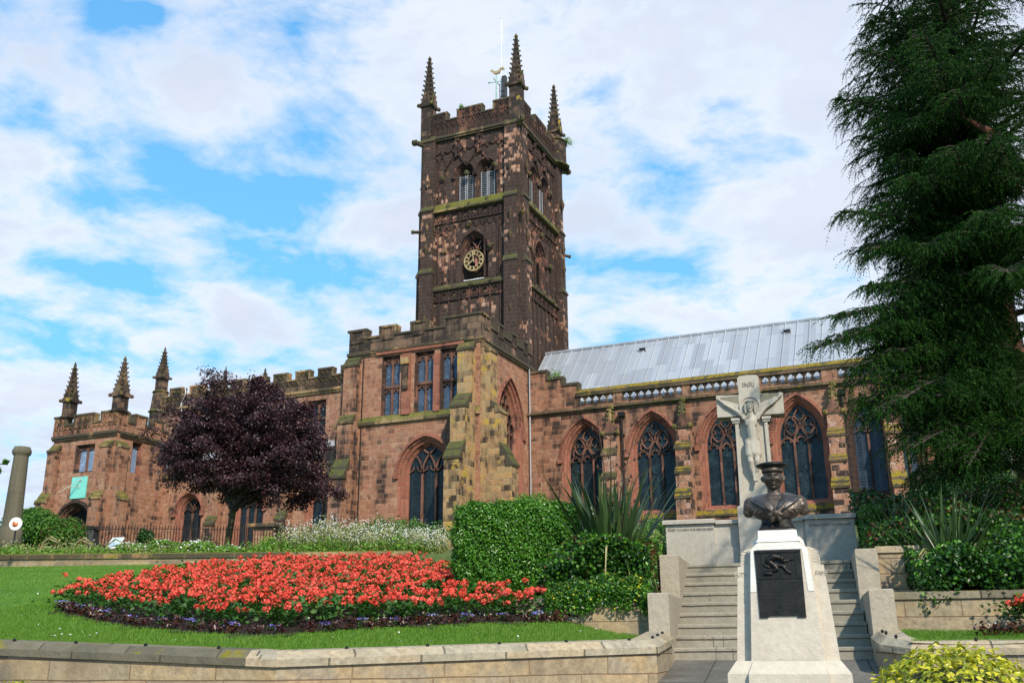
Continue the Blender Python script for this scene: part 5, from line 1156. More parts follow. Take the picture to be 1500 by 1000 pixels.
mb = MB(); loft(mb, [ring(.472, .0805, .0955, .012, 40, 2), ring(.474, .083, .098, .012, 40, 2), ring(.494, .0855, .100, .011, 40, 2), ring(.496, .083, .098, .011, 40, 2)]); mb.build('cap_ribbon', M['bronze'], cp_, smooth=True)
mb = MB()      # square sailor collar, two flaps that meet at the knot
for q in (-1, 1):
    rows = [[(q*.052, .315, -.04), (q*.062, .302, .02), (q*.048, .27, .075), (q*.022, .215, .118), (q*.004, .165, .135)],
            [(q*.115, .318, -.07), (q*.125, .300, .02), (q*.100, .262, .088), (q*.060, .20, .130), (q*.02, .155, .142)],
            [(q*.190, .282, -.075), (q*.212, .262, .03), (q*.165, .222, .105), (q*.095, .178, .135), (q*.035, .142, .143)]]
    k = len(mb.v); up_ = [FBu(a, b+.004, d+.008) for r_ in rows for a, b, d in r_]; dn = [FBu(a, b-.010, d-.004) for r_ in rows for a, b, d in r_]
    fs = [(i*5+j, i*5+j+1, (i+1)*5+j+1, (i+1)*5+j) for i in range(2) for j in range(4)]; ed_ = [0, 1, 2, 3, 4, 9, 14, 13, 12, 11, 10, 5]
    mb.add(up_+dn, fs+[tuple(15+v for v in f) for f in fs]+[(ed_[i], ed_[(i+1) % 12], 15+ed_[(i+1) % 12], 15+ed_[i]) for i in range(12)])
mb.add([FBu(-.19, .285, -.075), FBu(.19, .285, -.075), FBu(.17, .15, -.13), FBu(-.17, .15, -.13), FBu(-.19, .27, -.06), FBu(.19, .27, -.06), FBu(.17, .145, -.11), FBu(-.17, .145, -.11)], [(0, 1, 2, 3), (4, 5, 6, 7), (0, 1, 5, 4), (1, 2, 6, 5), (2, 3, 7, 6), (3, 0, 4, 7)])
co = mb.build('collar', M['bronzecollar'], bu, smooth=True); sb = co.modifiers.new('sub', 'SUBSURF'); sb.levels = sb.render_levels = 2
mb = MB()      # knotted silk
for sg in ([(0, .142, .145), (0, .125, .15)], ): mb.tube([FBu(*p) for p in sg], [.026, .022], 10)
for q in (-1, 1):
    mb.tube([FBu(q*.085, .215, .118), FBu(q*.055, .175, .138), FBu(q*.02, .14, .15)], [.012, .018, .016], 8)
    mb.tube([FBu(q*.01, .135, .15), FBu(q*.045, .118, .150), FBu(q*.062, .128, .142)], [.014, .018, .010], 8)
    mb.tube([FBu(q*.008, .125, .15), FBu(q*.028, .085, .14), FBu(q*.038, .066, .132)], [.012, .020, .012], 8)
mb.blob(FBu(0, .135, .153), .026, 10, 7); o = mb.build('knotted_scarf', M['bronze'], bu); r = o.modifiers.new('fuse', 'REMESH'); r.mode = 'VOXEL'; r.voxel_size = .005; r.use_smooth_shade = True
mb = MB(); mb.tube([FBu(.235, .20, .03), FBu(.275, .15, .03), FBu(.30, .10, .03)], .0018, 4); mb.blob(FBu(.302, .094, .03), .006, 5, 4); mb.build('dangling_straw', M['reedgrass'], bu)
# ------------------------------------------------------------------ things behind the back wall
x, y = SL(37, -18.62); colz = ground_z(37, -18.5)
mb = MB(); prof = [(.62, -.4), (.60, .55), (.54, .6), (.50, .75), (.475, 1.1), (.43, 2.2), (.385, 3.30), (.38, 3.34), (.47, 3.40), (.50, 3.47), (.50, 3.56), (.44, 3.62), (.42, 3.68), (.2, 3.70)]
prof = [(r_*.68, z) for r_, z in prof]; mb.lathe((0, 0, 0), prof, 28)
o = mb.build('stone_pillar', M['pillar'], smooth=True); o.location = (x, y, 7.42-3.68); tag(o, 'weathered round Saxon pillar with a moulded cap, behind the long back wall', 'pillar')
mb = MB(); X3 = SL(35.5, -17.72); FO = FG((X3[0], X3[1]), YAW); mb.prism(FO, [(.23*math.cos(i*.349), 4.36+.23*math.sin(i*.349)) for i in range(18)], -.02, .02); o = mb.build('round_sign', M['white']); tag(o, 'small round white sign with orange mark at the foot of the old pillar', 'sign')
mb = MB(); mb.prism(FO, [(-.11, 4.30), (-.02, 4.24), (.10, 4.30), (.08, 4.42), (.0, 4.37), (-.05, 4.46), (-.10, 4.42)], .02, .03); mb.build('mark', M['orange'], o, True); mb = MB(); mb.tube([FO(0, 2.6, -.04), FO(0, 4.3, -.04)], .03, 6); mb.build('post', M['iron'], o)
# interpretive lectern
lx, ly = SL(32, -12.75); FL = FG((lx, ly), YAW-.2); zl_ = 2.95
le = empty('information_board', (lx, ly, zl_), 'small slanted information board with faded blue notice on a stone block, by the back wall', 'information board')
mb = MB(); mb.prism(lambda a, b, d: FL(d, b, -a), [(-.14, zl_-.3), (.20, zl_-.3), (.20, zl_+.50), (-.07, zl_+.20)], -.19, .19); mb.build('stone_block', M['pier'], le)
mb = MB(); mb.add([FL(-.21, zl_+.20, .09), FL(.21, zl_+.20, .09), FL(.21, zl_+.55, -.22), FL(-.21, zl_+.55, -.22), FL(-.21, zl_+.16, .08), FL(.21, zl_+.16, .08), FL(.21, zl_+.51, -.23), FL(-.21, zl_+.51, -.23)], [(0, 1, 2, 3), (4, 5, 6, 7), (0, 1, 5, 4), (1, 2, 6, 5), (2, 3, 7, 6), (3, 0, 4, 7)]); mb.build('frame', M['white'], le)
mb = MB(); mb.add([FL(-.18, zl_+.225, .073), FL(.18, zl_+.225, .073), FL(.18, zl_+.535, -.203), FL(-.18, zl_+.535, -.203)], [(0, 1, 2, 3)]); mb.v = [(a, b, c+.006) for a, b, c in mb.v]; mb.build('notice', M['paper'], le)
# iron railings
def railing(pts, label, hgt=1.22, sp=.14, zoff=-.0):
    o = empty('iron_railing', (*pts[0][:2], pts[0][2]), label, 'railing', 'iron railings in front of the church')
    rl = MB(); rl.tube([(p[0], p[1], p[2]+.12) for p in pts], .018, 4); rl.tube([(p[0], p[1], p[2]+hgt-.16) for p in pts], .018, 4); rl.build('rail', M['ironfence'], o)
    br = MB(); ps = MB(); acc = 0; cnt = 0
    for a, b in zip(pts[:-1], pts[1:]):
        L_ = math.dist(a[:2], b[:2]); n = int(L_/sp)
        for i in range(n):
            t_ = i/n; p = lerp(a, b, t_); cnt += 1
            if cnt % 16 == 0: ps.tube([(p[0], p[1], p[2]-.5), (p[0], p[1], p[2]+hgt+.05)], .03, 5); ps.blob((p[0], p[1], p[2]+hgt+.08), .05, 6, 4)
            else: br.tube([(p[0], p[1], p[2]-.1), (p[0], p[1], p[2]+hgt-.04), (p[0], p[1], p[2]+hgt+.05)], [.019, .019, .003], 4)
    br.build('bars', M['ironfence'], o)['kind'] = 'stuff'; ps.build('post', M['ironfence'], o)
    return o
def FPt(s, l, z): x, y = SL(s, l); return (x, y, z)
railing([FPt(45.5, -26, 4.30), FPt(46, -23.5, 4.32), FPt(48, -17.3, 4.55)], 'black iron railing beside the green shrub, left of the purple tree'); railing([FPt(48, -17.3, 4.55), FPt(48, -10.3, 4.45), FPt(48, -9.6, 4.45)], 'iron railing behind the trunk of the purple tree')
# chest tomb and bench
tx, ty = SL(49.6, -12.4); tb_ = empty('chest_tomb', (tx, ty, 4.9), 'red stone chest tomb with a dark overhanging slab behind the railing', 'tomb')
F = FG((tx, ty), .2); mb = MB(); mb.bx(F, -.52, .52, 4.4, 5.85, -.9, .0); mb.build('chest', M['red'], tb_); mb = MB(); mb.bx(F, -.78, .70, 5.85, 6.02, -1.1, .2); mb.bx(F, -.6, .6, 5.78, 5.85, -1.0, .1); mb.build('slab', M['mossdark'], tb_)
bx_, by_ = SL(45.5, -10.1); be_ = empty('wooden_bench', (bx_, by_, 4.3), 'dark red wooden bench by the end of the railing', 'bench'); F = FG((bx_, by_), .35)
mb = MB(); [mb.bx(F, -1.0, 1.0, 4.55+0*k, 4.59, -.12*k-.10, -.12*k) for k in range(4)]; mb.build('seat', M['wood'], be_); mb = MB(); [mb.bx(F, -1.0, 1.0, 4.68+.11*k, 4.76+.11*k, -.52, -.48) for k in range(2)]; mb.build('backrest', M['wood'], be_)
for q in (-.9, .9): mb = MB(); mb.bx(F, q-.04, q+.04, 3.9, 4.55, -.08, .0); mb.bx(F, q-.04, q+.04, 3.9, 4.9, -.53, -.45); mb.build('leg', M['wood'], be_)
# two dark refuse bins by the porch
for s_, l_, lb, h_ in ((47.0, -20.1, 'dark bin with red notice beside the porch buttress', 1.2),):
    x, y = SL(s_, l_); o = empty('litter_bin', (x, y, 4.3), lb, 'bin'); F = FG((x, y), .4); mb = MB(); mb.bx(F, -.35, .35, 4.2, 4.3+h_, -.7, 0); mb.build('body', M['darkroof'], o); mb = MB(); mb.prism(F, [(-.4, 4.3+h_), (.4, 4.3+h_), (.3, 4.45+h_), (-.3, 4.45+h_)], -.75, .05); mb.build('lid', M['iron'], o); mb = MB(); mb.bx(F, -.12, .12, 4.6, 5.0, 0, .012); mb.build('notice', simple('dull_red_notice', (.30, .06, .05), .7), o)
# lantern far left
x, y = SL(62, -31.2); o = empty('street_lamp', (x, y, 5), 'black street lamp with a glazed lantern, left of the old pillar', 'lamp post')
mb = MB(); mb.tube([(x, y, 4.5), (x, y, 7.0)], [.08, .05], 8); mb.build('post', M['iron'], o); mb = MB(); mb.lathe((x, y, 7.0), [(.16, 0), (.30, .6)], 6); mb.build('lantern', M['white'], o); mb = MB(); mb.lathe((x, y, 7.6), [(.40, 0), (.36, .06), (.1, .35), (.05, .5), (.02, .65)], 8); mb.build('lantern_cap', M['iron'], o)
# houses on the right, beyond the churchyard
x, y = SL(85, 41.5); F = FG((x, y), YAW); o = empty('brick_house', (x, y, 6), 'red brick house with a dark roof, far behind the lime green shrub', 'house')
mb = MB(); mb.bx(F, -4.5, 6, 5, 16.6, -8, 0); mb.build('wall', M['housebrick'], o); mb = MB(); mb.prism(lambda a, b, d: F(d, b, -a), [(-.4, 16.6), (8.4, 16.6), (4, 17.6)], -4.9, 6.4); mb.build('roof', M['darkroof'], o); mb = MB(); mb.bx(F, -3, 6, 11.6, 11.9, 0, .3); mb.build('ledge', M['white'], o)
x, y = SL(58, 30.6); F = FG((x, y), YAW+.1); o = empty('stone_house', (x, y, 6), 'pale grey stone building seen through the cedar at the right', 'house')
mb = MB(); mb.bx(F, -1.2, 12, 4, 15.5, -9, 0); mb.build('wall', M['housestone'], o); mb = MB(); mb.bx(F, -1.3, 12, 9.9, 10.1, 0, .12); mb.bx(F, -1.3, 12, 15.5, 15.8, -9.1, .2); mb.build('cornice', M['housestone'], o)
for a in (1.6, 4.2, 6.8): mb = MB(); mb.bx(F, a, a+1.0, 10.6, 12.6, -.1, .02); mb.build('window', M['black'], o)
# ------------------------------------------------------------------ foliage
RG = np.random.default_rng(11)
def npmesh(name, V, Fq, mats, parent=None, mi=None, loc=None):
    """V (n,3), Fq (m,k) -> mesh object"""
    me = bpy.data.meshes.new(name); V = np.asarray(V, np.float32); Fq = np.asarray(Fq, np.int32); k = Fq.shape[1]
    me.vertices.add(len(V)); me.vertices.foreach_set('co', V.ravel()); me.loops.add(Fq.size); me.loops.foreach_set('vertex_index', Fq.ravel())
    me.polygons.add(len(Fq)); me.polygons.foreach_set('loop_start', np.arange(0, Fq.size, k, dtype=np.int32)); me.polygons.foreach_set('loop_total', np.full(len(Fq), k, np.int32))
    if not hasattr(mats, '__len__'): mats = [mats]
    for m_ in mats: me.materials.append(m_)
    if mi is not None: me.polygons.foreach_set('material_index', np.asarray(mi, np.int32))
    me.update(calc_edges=True); o = bpy.data.objects.new(name, me); COL.objects.link(o)
    if loc is not None: o.location = loc
    if parent is not None:
        o.parent = parent
        if loc is None: w_ = worldloc(parent); o.location = (-w_.x, -w_.y, -w_.z)
    return o
def unit(a): return a/np.maximum(np.linalg.norm(a, axis=1, keepdims=True), 1e-9)
def leafarr(C, L, Wd, nrm=None, flat=.0, T=None, fold=.25):
    """kite-shaped folded leaves: returns V, F"""
    n = len(C); nd = unit(RG.normal(size=(n, 3))) if nrm is None else unit(nrm+RG.normal(size=(n, 3))*flat)
    t = unit(RG.normal(size=(n, 3))) if T is None else unit(T); t = unit(t-nd*(t*nd).sum(1, keepdims=True)); b = np.cross(nd, t)
    L = np.broadcast_to(np.asarray(L, float).reshape(-1, 1), (n, 1)); Wd = np.broadcast_to(np.asarray(Wd, float).reshape(-1, 1), (n, 1))
    V = np.stack([C-t*L*.5, C-t*L*.05+b*Wd*.5+nd*Wd*fold, C+t*L*.5, C-t*L*.05-b*Wd*.5+nd*Wd*fold], 1).reshape(-1, 3)
    i = np.arange(n)[:, None]*4
    return V, np.concatenate([i+np.array([[0, 1, 2]]), i+np.array([[0, 2, 3]])], 1).reshape(-1, 3)
def leaves(name, C, L, Wd, mat, parent=None, **k):
    V, F_ = leafarr(C, L, Wd, **k); return npmesh(name, V, F_, M[mat], parent)
def merge(parts):
    V = []; F_ = []; mi = []; n = 0
    for v, f, m_ in parts: V.append(v); F_.append(f+n); mi.append(np.full(len(f), m_)); n += len(v)
    return np.concatenate(V), np.concatenate(F_), np.concatenate(mi)
def rsz(n, a, b): return RG.uniform(a, b, n)
# grass blades on the lawns
def blades(name, P, h, wd, mat, label=None, lean=.35):
    n = len(P); a = RG.uniform(0, 2*np.pi, n); ln = RG.normal(size=(n, 2))*lean; h = rsz(n, .6, 1.3)*h; dr = np.stack([np.cos(a), np.sin(a), np.zeros(n)], 1)*(wd*.5)
    V = np.stack([P-dr, P+dr, P+np.stack([ln[:, 0]*h, ln[:, 1]*h, h], 1)], 1).reshape(-1, 3); F_ = np.arange(3*n).reshape(-1, 3)
    o = npmesh(name, V, F_, M[mat]); o['kind'] = 'stuff'; return o
def slpts(s, l, zf): return np.stack([-sy_*s+cy_*l, cy_*s+sy_*l, zf], 1)
ls_ = RG.uniform(-7.5, 2.3, 260000); d_ = RG.uniform(0, 1, 260000)**1.9*17; ss = np.array([sfront(l) for l in ls_])+d_
BED = [(14.7, -6.6), (13.5, -5.5), (12.95, -4.8), (12.35, -3.7), (12.1, -3.0), (12.3, -2.4), (12.95, -1.7), (13.9, -.5), (14.35, .35), (14.9, .95), (15.4, .9), (16.5, .2), (17.5, -.5), (20, -1.0), (24, -1.9), (27.5, -3.2), (27.5, -5.6), (23, -6.6), (18, -7.0), (15.8, -6.9)]
def inpoly(poly, x, y):
    r = np.zeros(len(x), bool); j = len(poly)-1
    for i in range(len(poly)):
        c = (poly[i][1] > y) != (poly[j][1] > y); xx = (poly[j][0]-poly[i][0])*(y-poly[i][1])/(poly[j][1]-poly[i][1]+1e-12)+poly[i][0]; r ^= c & (x < xx); j = i
    return r
xt = RG.uniform(-19, -7.5, 60000); st_ = np.array([sfront(l) for l in xt])+RG.uniform(0, 1, 60000)**1.3*17
ls_ = np.concatenate([ls_, xt]); ss = np.concatenate([ss, st_]); k = ~inpoly(BED, ss, ls_) & (ss < 30) & (((-sy_*ss+cy_*ls_-OX)*UX+(cy_*ss+sy_*ls_-OY)*UY) < -1.5); ls_, ss = ls_[k], ss[k]
zz = np.array([lawnz(a, b) for a, b in zip(ss, ls_)]); blades('grass', slpts(ss, ls_, zz), .045, .010, 'grassblade')
q_ = RG.uniform(-1.6, -.15, 26000); p_ = RG.uniform(1.68, 5.0, 26000); P = np.array([rlawn(a, b) for a, b in zip(q_, p_)]); blades('grass', P, .05, .010, 'grassblade')
n = 260; ls2 = RG.uniform(-10, 1.2, n); ss2 = np.array([sfront(l) for l in ls2])+RG.uniform(.1, 1, n)**1.6*12; k = ~inpoly(BED, ss2, ls2); ls2, ss2 = ls2[k], ss2[k]; P = slpts(ss2, ls2, np.array([lawnz(a, b) for a, b in zip(ss2, ls2)])+.04); o = leaves('daisies', P, rsz(len(P), .02, .04), rsz(len(P), .02, .035), 'whitepetal', None, nrm=np.array([0, 0, 1.0])+np.zeros((len(P), 3)), flat=.4); o['kind'] = 'stuff'
# bed soil
mb = MB(); mb.v = [(*SL(s, l), lawnz(s, l)+.012) for s, l in BED]; g = []
for s in np.arange(12, 27.6, .4):
    for l in np.arange(-7, 1.1, .4):
        c = [(s, l), (s+.4, l), (s+.4, l+.4), (s, l+.4)]
        if inpoly(BED, np.array([s+.2]), np.array([l+.2]))[0]: g.append([(*SL(a, b), lawnz(a, b)+.02+.02*math.sin(a*9)*math.cos(b*7)) for a, b in c])
mb = MB(); [mb.add(v, [(0, 1, 2, 3)]) for v in g]; mb.build('soil', M['soil'])['kind'] = 'structure'
# geraniums: four kinds of plant, copied
def geranium(seed):
    hold = bpy.data.objects.new('geranium', None); COL.objects.link(hold)
    C = RG.normal(size=(85, 3))*np.array([.15, .15, .07])+np.array([0, 0, .17]); C[:, 2] = np.abs(C[:, 2])
    V, F_ = leafarr(C, rsz(85, .05, .09), rsz(85, .05, .08), nrm=np.array([[0, -.3, 1]])+np.zeros((85, 3)), flat=.5); lf = npmesh('foliage', V, F_, M['geranleaf'], hold, loc=(0, 0, 0))
    parts = []
    for i in range(7):
        c = np.array([RG.uniform(-.27, .27), RG.uniform(-.27, .27), RG.uniform(.24, .38)]); n = 22; dr = unit(RG.normal(size=(n, 3))+np.array([0, 0, .35])); V, F_ = leafarr(c+dr*np.array([.046, .046, .034]), rsz(n, .030, .046), rsz(n, .028, .042), nrm=dr, flat=.25, fold=.1); parts.append((V, F_, 0))
    V, F_, mi = merge(parts); fl = npmesh('blossoms', V, F_, M['geran'], hold, loc=(0, 0, 0)); return hold
def small_plant(name, mats, n, R_, H, ls, nf=0, fs=.02, top=.12):
    C = RG.normal(size=(n, 3))*np.array([R_*.5, R_*.5, H*.25])+np.array([0, 0, H*.5]); C[:, 2] = np.clip(C[:, 2], .01, 9)
    o = bpy.data.objects.new(name, None); COL.objects.link(o); V, F_ = leafarr(C, rsz(n, ls*.7, ls*1.2), rsz(n, ls*.6, ls), nrm=np.array([[0, 0, 1.0]])+np.zeros((n, 3)), flat=.7); npmesh('foliage', V, F_, M[mats[0]], o, loc=(0, 0, 0))
    if nf:
        C = RG.normal(size=(nf, 3))*np.array([R_*.45, R_*.45, H*.1])+np.array([0, 0, H*.85]); V, F_ = leafarr(C, rsz(nf, fs*.8, fs*1.3), rsz(nf, fs*.8, fs*1.2), flat=.7, nrm=np.array([[0, 0, 1.0]])+np.zeros((nf, 3))); npmesh('blossoms', V, F_, M[mats[1]], o, loc=(0, 0, 0))
    return o
def place(src, x, y, z, rz, sc, label, cat, group):
    if not src.get('used'): o = src; src['used'] = 1
    else:
        o = src.copy(); COL.objects.link(o)
        for ch in src.children: c = ch.copy(); COL.objects.link(c); c.parent = o
    o.location = (x, y, z); o.rotation_euler = (0, 0, rz); o.scale = (sc,)*3
    tag(o, label, cat, group); return o
pts = []; tries = 0
inner = lambda s, l: inpoly([(a, b) for a, b in BED], np.array([s]), np.array([l]))[0]
rowend = [BED[i] for i in range(0, 11)]
def edgedist(s, l):
    dmin = 9
    for (a, b), (c, d) in zip(rowend[:-1], rowend[1:]):
        ex, ey = c-a, d-b; t_ = max(0, min(1, ((s-a)*ex+(l-b)*ey)/(ex*ex+ey*ey))); dmin = min(dmin, math.hypot(s-a-t_*ex, l-b-t_*ey))
    return dmin
R2 = random.Random(5)
while len(pts) < 296 and tries < 60000:
    tries += 1; s = R2.uniform(12, 27.5); l = R2.uniform(-7, 1)
    if not inner(s, l) or edgedist(s, l) < .42: continue
    md = .27+.019*(s-12)
    if all((s-a)**2+(l-b)**2 > md*md for a, b in pts): pts.append((s, l))
gs = [geranium(i) for i in range(5)]
for i, (s, l) in enumerate(pts):
    x, y = SL(s, l); place(gs[i % 5], x, y, lawnz(s, l)+.01, R2.uniform(0, 6.28), R2.uniform(.8, 1.12), 'red flowering geranium in the large bed on the left lawn', 'geranium', 'red geraniums massed in the large bed')
bg_ = [small_plant('begonia', ('begonia', 'whitepetal'), 60, .13, .15, .05, 3, .02) for _ in range(3)]; ag_ = [small_plant('ageratum', ('geranleaf', 'ager'), 40, .10, .13, .04, 40, .022) for _ in range(2)]
acc = 0; i = 0
for (a, b), (c, d) in zip(rowend[:-1], rowend[1:]):
    L_ = math.hypot(c-a, d-b); n = int(L_/.13)
    for k in range(n):
        t_ = (k+.5)/n; s = a+(c-a)*t_; l = b+(d-b)*t_; i += 1
        if i % 2 == 0: x, y = SL(s+R2.uniform(.03, .14), l+R2.uniform(-.05, .05)); place(bg_[i//2 % 3], x, y, lawnz(s, l)+.02, R2.uniform(0, 6), R2.uniform(.8, 1.15), 'small bronze-leaved begonia edging the large red bed', 'begonia', 'bronze begonias edging the red bed')
        else:
            x, y = SL(s+R2.uniform(.22, .34), l+R2.uniform(-.05, .05))
            if i % 4 == 1: place(ag_[i//4 % 2], x, y, lawnz(s, l)+.03, R2.uniform(0, 6), R2.uniform(.8, 1.2), 'small violet ageratum between bronze edging and red geraniums', 'ageratum', 'violet ageratums edging the red bed')
# right bed
for k in range(14):
    p, q = 2.95+R2.uniform(0, 1.6), -.42+R2.uniform(-.35, .2); x, y = MF(p, q); place(gs[k % 5], x, y, .26, R2.uniform(0, 6), .95, 'red geranium in the small bed at the right edge', 'geranium', 'red geraniums at the right edge')
for k in range(10): p, q = 2.55+.18*k, -.85+.05*math.sin(k*2); x, y = MF(p, q); place(bg_[k % 3], x, y, .12, k, 1.0, 'bronze begonia edging the small right bed', 'begonia', 'bronze begonias edging the right bed')
def ellip(n, c, r, shell=.35, zmin=None):
    d = unit(RG.normal(size=(n, 3))); rr = 1-RG.uniform(0, 1, n)[:, None]**1.5*shell; P = np.array(c)+d*rr*np.array(r)
    return P, d
def bush(name, label, cat, c, r, n, L, mat, lumps=9, extra=(), group=None, stem=True, base=None):
    """leafy shrub: overlapping lumps of leaves on a few stems"""
    z0 = base if base is not None else c[2]-r[2]; o = empty(name, (c[0], c[1], z0), label, cat, group); parts = []; V = []; C_ = []; N_ = []
    for i in range(lumps):
        d = RG.normal(size=3); d = d/np.linalg.norm(d); d[2] = abs(d[2])*.9-.15; k = RG.uniform(.35, .62); cc = np.array(c)+d*np.array(r)*(1-k*.9); P, nn = ellip(n//lumps, cc, np.array(r)*k, .5); C_.append(P); N_.append(nn)
    C_ = np.concatenate(C_); N_ = np.concatenate(N_); k = C_[:, 2] > z0; C_, N_ = C_[k], N_[k]; leaves('foliage', C_, rsz(len(C_), L*.7, L*1.25), rsz(len(C_), L*.45, L*.75), mat, o, nrm=N_+np.array([0, 0, .5]), flat=.6)
    for (m2, n2, l2, nm) in extra:
        P, nn = ellip(n2, c, np.array(r)*1.0, .25); k = P[:, 2] > z0; leaves(nm, P[k], rsz(k.sum(), l2*.7, l2*1.2), rsz(k.sum(), l2*.6, l2), m2, o, flat=.8)
    if stem:
        for i in range(5):
            a = i*1.26; mb = MB(); mb.tube([(c[0]+.03*math.cos(a), c[1]+.03*math.sin(a), z0-.2), (c[0]+r[0]*.3*math.cos(a), c[1]+r[1]*.3*math.sin(a), c[2]), (c[0]+r[0]*.5*math.cos(a), c[1]+r[1]*.5*math.sin(a), c[2]+r[2]*.5)], [.03, .02, .01], 5); mb.build('stem', M['bark'], o)
    return o
# clipped hedge: rounded box of leaves over a dark core
hx, hy = SL(16.9, .08); hd_ = empty('clipped_hedge', (hx, hy, .7), 'large clipped dark green hedge block between the red bed and the flax', 'hedge')
n = 52000; u_ = RG.uniform(-1, 1, n); v_ = RG.uniform(-1, 1, n); w_ = RG.uniform(0, 1, n); fc = RG.choice(6, n, p=[.34, .05, .14, .14, .28, .05])
hl, hs_, hz0, hz1 = 1.0, .80, .62, 2.24
A3 = np.zeros((n, 3)); Nn = np.zeros((n, 3))
for f_, (ax, sg) in enumerate(((1, -1), (1, 1), (0, -1), (0, 1), (2, 1), (2, -1))):
    k = fc == f_; a = np.stack([u_[k], v_[k]], 1); o1 = [i for i in (0, 1, 2) if i != ax]; t_ = A3[k]; t_[:, ax] = sg; t_[:, o1[0]] = a[:, 0]; t_[:, o1[1]] = a[:, 1]; A3[k] = t_; m_ = Nn[k]; m_[:, ax] = sg; Nn[k] = m_
R4 = (np.abs(A3)**7).sum(1)**(1/7); A3 = A3/R4[:, None]*1.06
lump = 1+.03*np.sin(A3[:, 0]*7+1)*np.cos(A3[:, 2]*5)+.02*np.sin(A3[:, 0]*15+A3[:, 2]*11)+RG.normal(size=n)*.03-.10*RG.uniform(0, 1, n)**2; A3 = A3*lump[:, None]
L_l = A3[:, 0]*hl+.08; S_s = A3[:, 1]*hs_+16.9; Zz = (A3[:, 2]+1)/2*(hz1-hz0)+hz0
P = slpts(S_s, L_l, Zz); Nw = np.stack([-sy_*Nn[:, 1]+cy_*Nn[:, 0], cy_*Nn[:, 1]+sy_*Nn[:, 0], Nn[:, 2]], 1)
leaves('foliage', P, rsz(n, .035, .062), rsz(n, .024, .042), 'hedge', hd_, nrm=Nw+np.array([0, 0, .35]), flat=.75)
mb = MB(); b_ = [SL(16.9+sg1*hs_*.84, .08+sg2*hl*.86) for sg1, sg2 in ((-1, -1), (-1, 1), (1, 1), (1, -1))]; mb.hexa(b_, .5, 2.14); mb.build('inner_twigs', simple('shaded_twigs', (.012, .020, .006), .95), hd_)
# bush behind the hedge with white flower heads
x, y = SL(17.6, 1.2); bush('flowering_shrub', 'loose green shrub with white flower heads, behind the right end of the hedge', 'shrub', (x, y, 1.65), (.42, .6, .72), 7000, .05, 'ivy', 8, (('whitepetal', 60, .035, 'blossoms'),))
x, y = SL(16.45, 1.28); P, nn = ellip(60, (x, y, 2.12), (.06, .06, .13), .4); o = leaves('hydrangea_bloom', P, .04, .035, 'whitepetal', None, nrm=nn, flat=.3); tag(o, 'upright creamy white flower cluster beside the hedge corner', 'flower')
x, y = SL(20.5, .35); bush('green_shrub', 'feathery pale green shrub rising behind the hedge against the wall', 'shrub', (x, y, 2.55), (.55, .5, .68), 5000, .05, 'lightshrub', 8)
# flax plants
def flax(name, label, base, n, hmin, hmax, spread, mat='flax', wd=.045, stalks=0, dead=10, seed=0, bias=(0, 0)):
    o = empty(name, base, label, 'flax plant'); r_ = random.Random(seed)
    def blade(mb, a, h, lean, w_, droop, c):
        pts_ = []; N = 9
        for i in range(N+1):
            t_ = i/N; rad = lean*h*(t_**1.25); z = h*t_*math.sqrt(max(0, 1-(lean*.55)**2))-droop*h*max(0, t_-.55)**2*3; pts_.append(Vector((c[0]+math.cos(a)*rad+bias[0]*t_*h, c[1]+math.sin(a)*rad+bias[1]*t_*h, z)))
        sd_ = Vector((-math.sin(a), math.cos(a), 0)); tw = r_.uniform(-.8, .8); k = len(mb.v)
        for i, p in enumerate(pts_):
            t_ = i/N; ww = w_*(.55+.6*t_ if t_ < .45 else .82*(1-((t_-.45)/.56)**1.8)); s2 = (sd_*math.cos(tw)+Vector((math.cos(a), math.sin(a), .2))*math.sin(tw)); mb.v += [tuple(p-s2*ww*.5), tuple(p+Vector((0, 0, -.006))), tuple(p+s2*ww*.5)]
        for i in range(N):
            for j in (0, 1): mb.f.append((k+i*3+j, k+i*3+j+1, k+(i+1)*3+j+1, k+(i+1)*3+j)); mb.mi.append(0)
    for q in range(6):
        mb = MB()
        for i in range(n//6): blade(mb, r_.uniform(0, 6.283), r_.uniform(hmin, hmax), r_.uniform(.05, spread), r_.uniform(.7, 1.3)*wd, r_.choice([0, 0, 0, .1, .35]), (r_.uniform(-.18, .18), r_.uniform(-.18, .18)))
        f_ = mb.build('blades', M[mat], o, world=False, recalc=False); f_['kind'] = 'stuff' if q else 'stuff'
    mb = MB()
    for i in range(dead): blade(mb, r_.uniform(0, 6.283), r_.uniform(hmin*.8, hmax*.85), r_.uniform(.6, .95), wd*.55, r_.uniform(.9, 1.9), (0, 0))
    mb.build('dry_blades', M['flaxdead'], o, world=False, recalc=False)
    for i in range(stalks):
        mb = MB(); a = (2.9, .3, 1.2, -.5)[i % 4]; hh = (3.1, 2.6, 2.9, 2.0)[i % 4]*.93; ln = (.12, .30, .05, .55)[i % 4]; ps_ = [(math.cos(a)*ln*t_*t_*hh*.6, math.sin(a)*ln*t_*t_*hh*.2, hh*t_) for t_ in [j/10 for j in range(11)]]; mb.tube(ps_, [.016-.001*j for j in range(11)], 5)
        for j in range(9):
            p = Vector(ps_[5])+(Vector(ps_[10])-Vector(ps_[5]))*(j/9); sd_ = (-1)**j; e_ = p+Vector((sd_*.10*cy_, sd_*.10*sy_, .06)); mb.tube([p, e_], [.008, .006], 4); mb.octa(tuple(e_), .022, .045)
        mb.build('flower_stalk', M['wood'], o, world=False)
    return o
x, y = SL(15.75, 1.55); flax('flax', 'tall spiky green flax with dark flower stalks, left of the memorial steps', (x, y, .80), 120, 1.1, 2.05, .70, wd=.105, stalks=4, dead=12, seed=3)
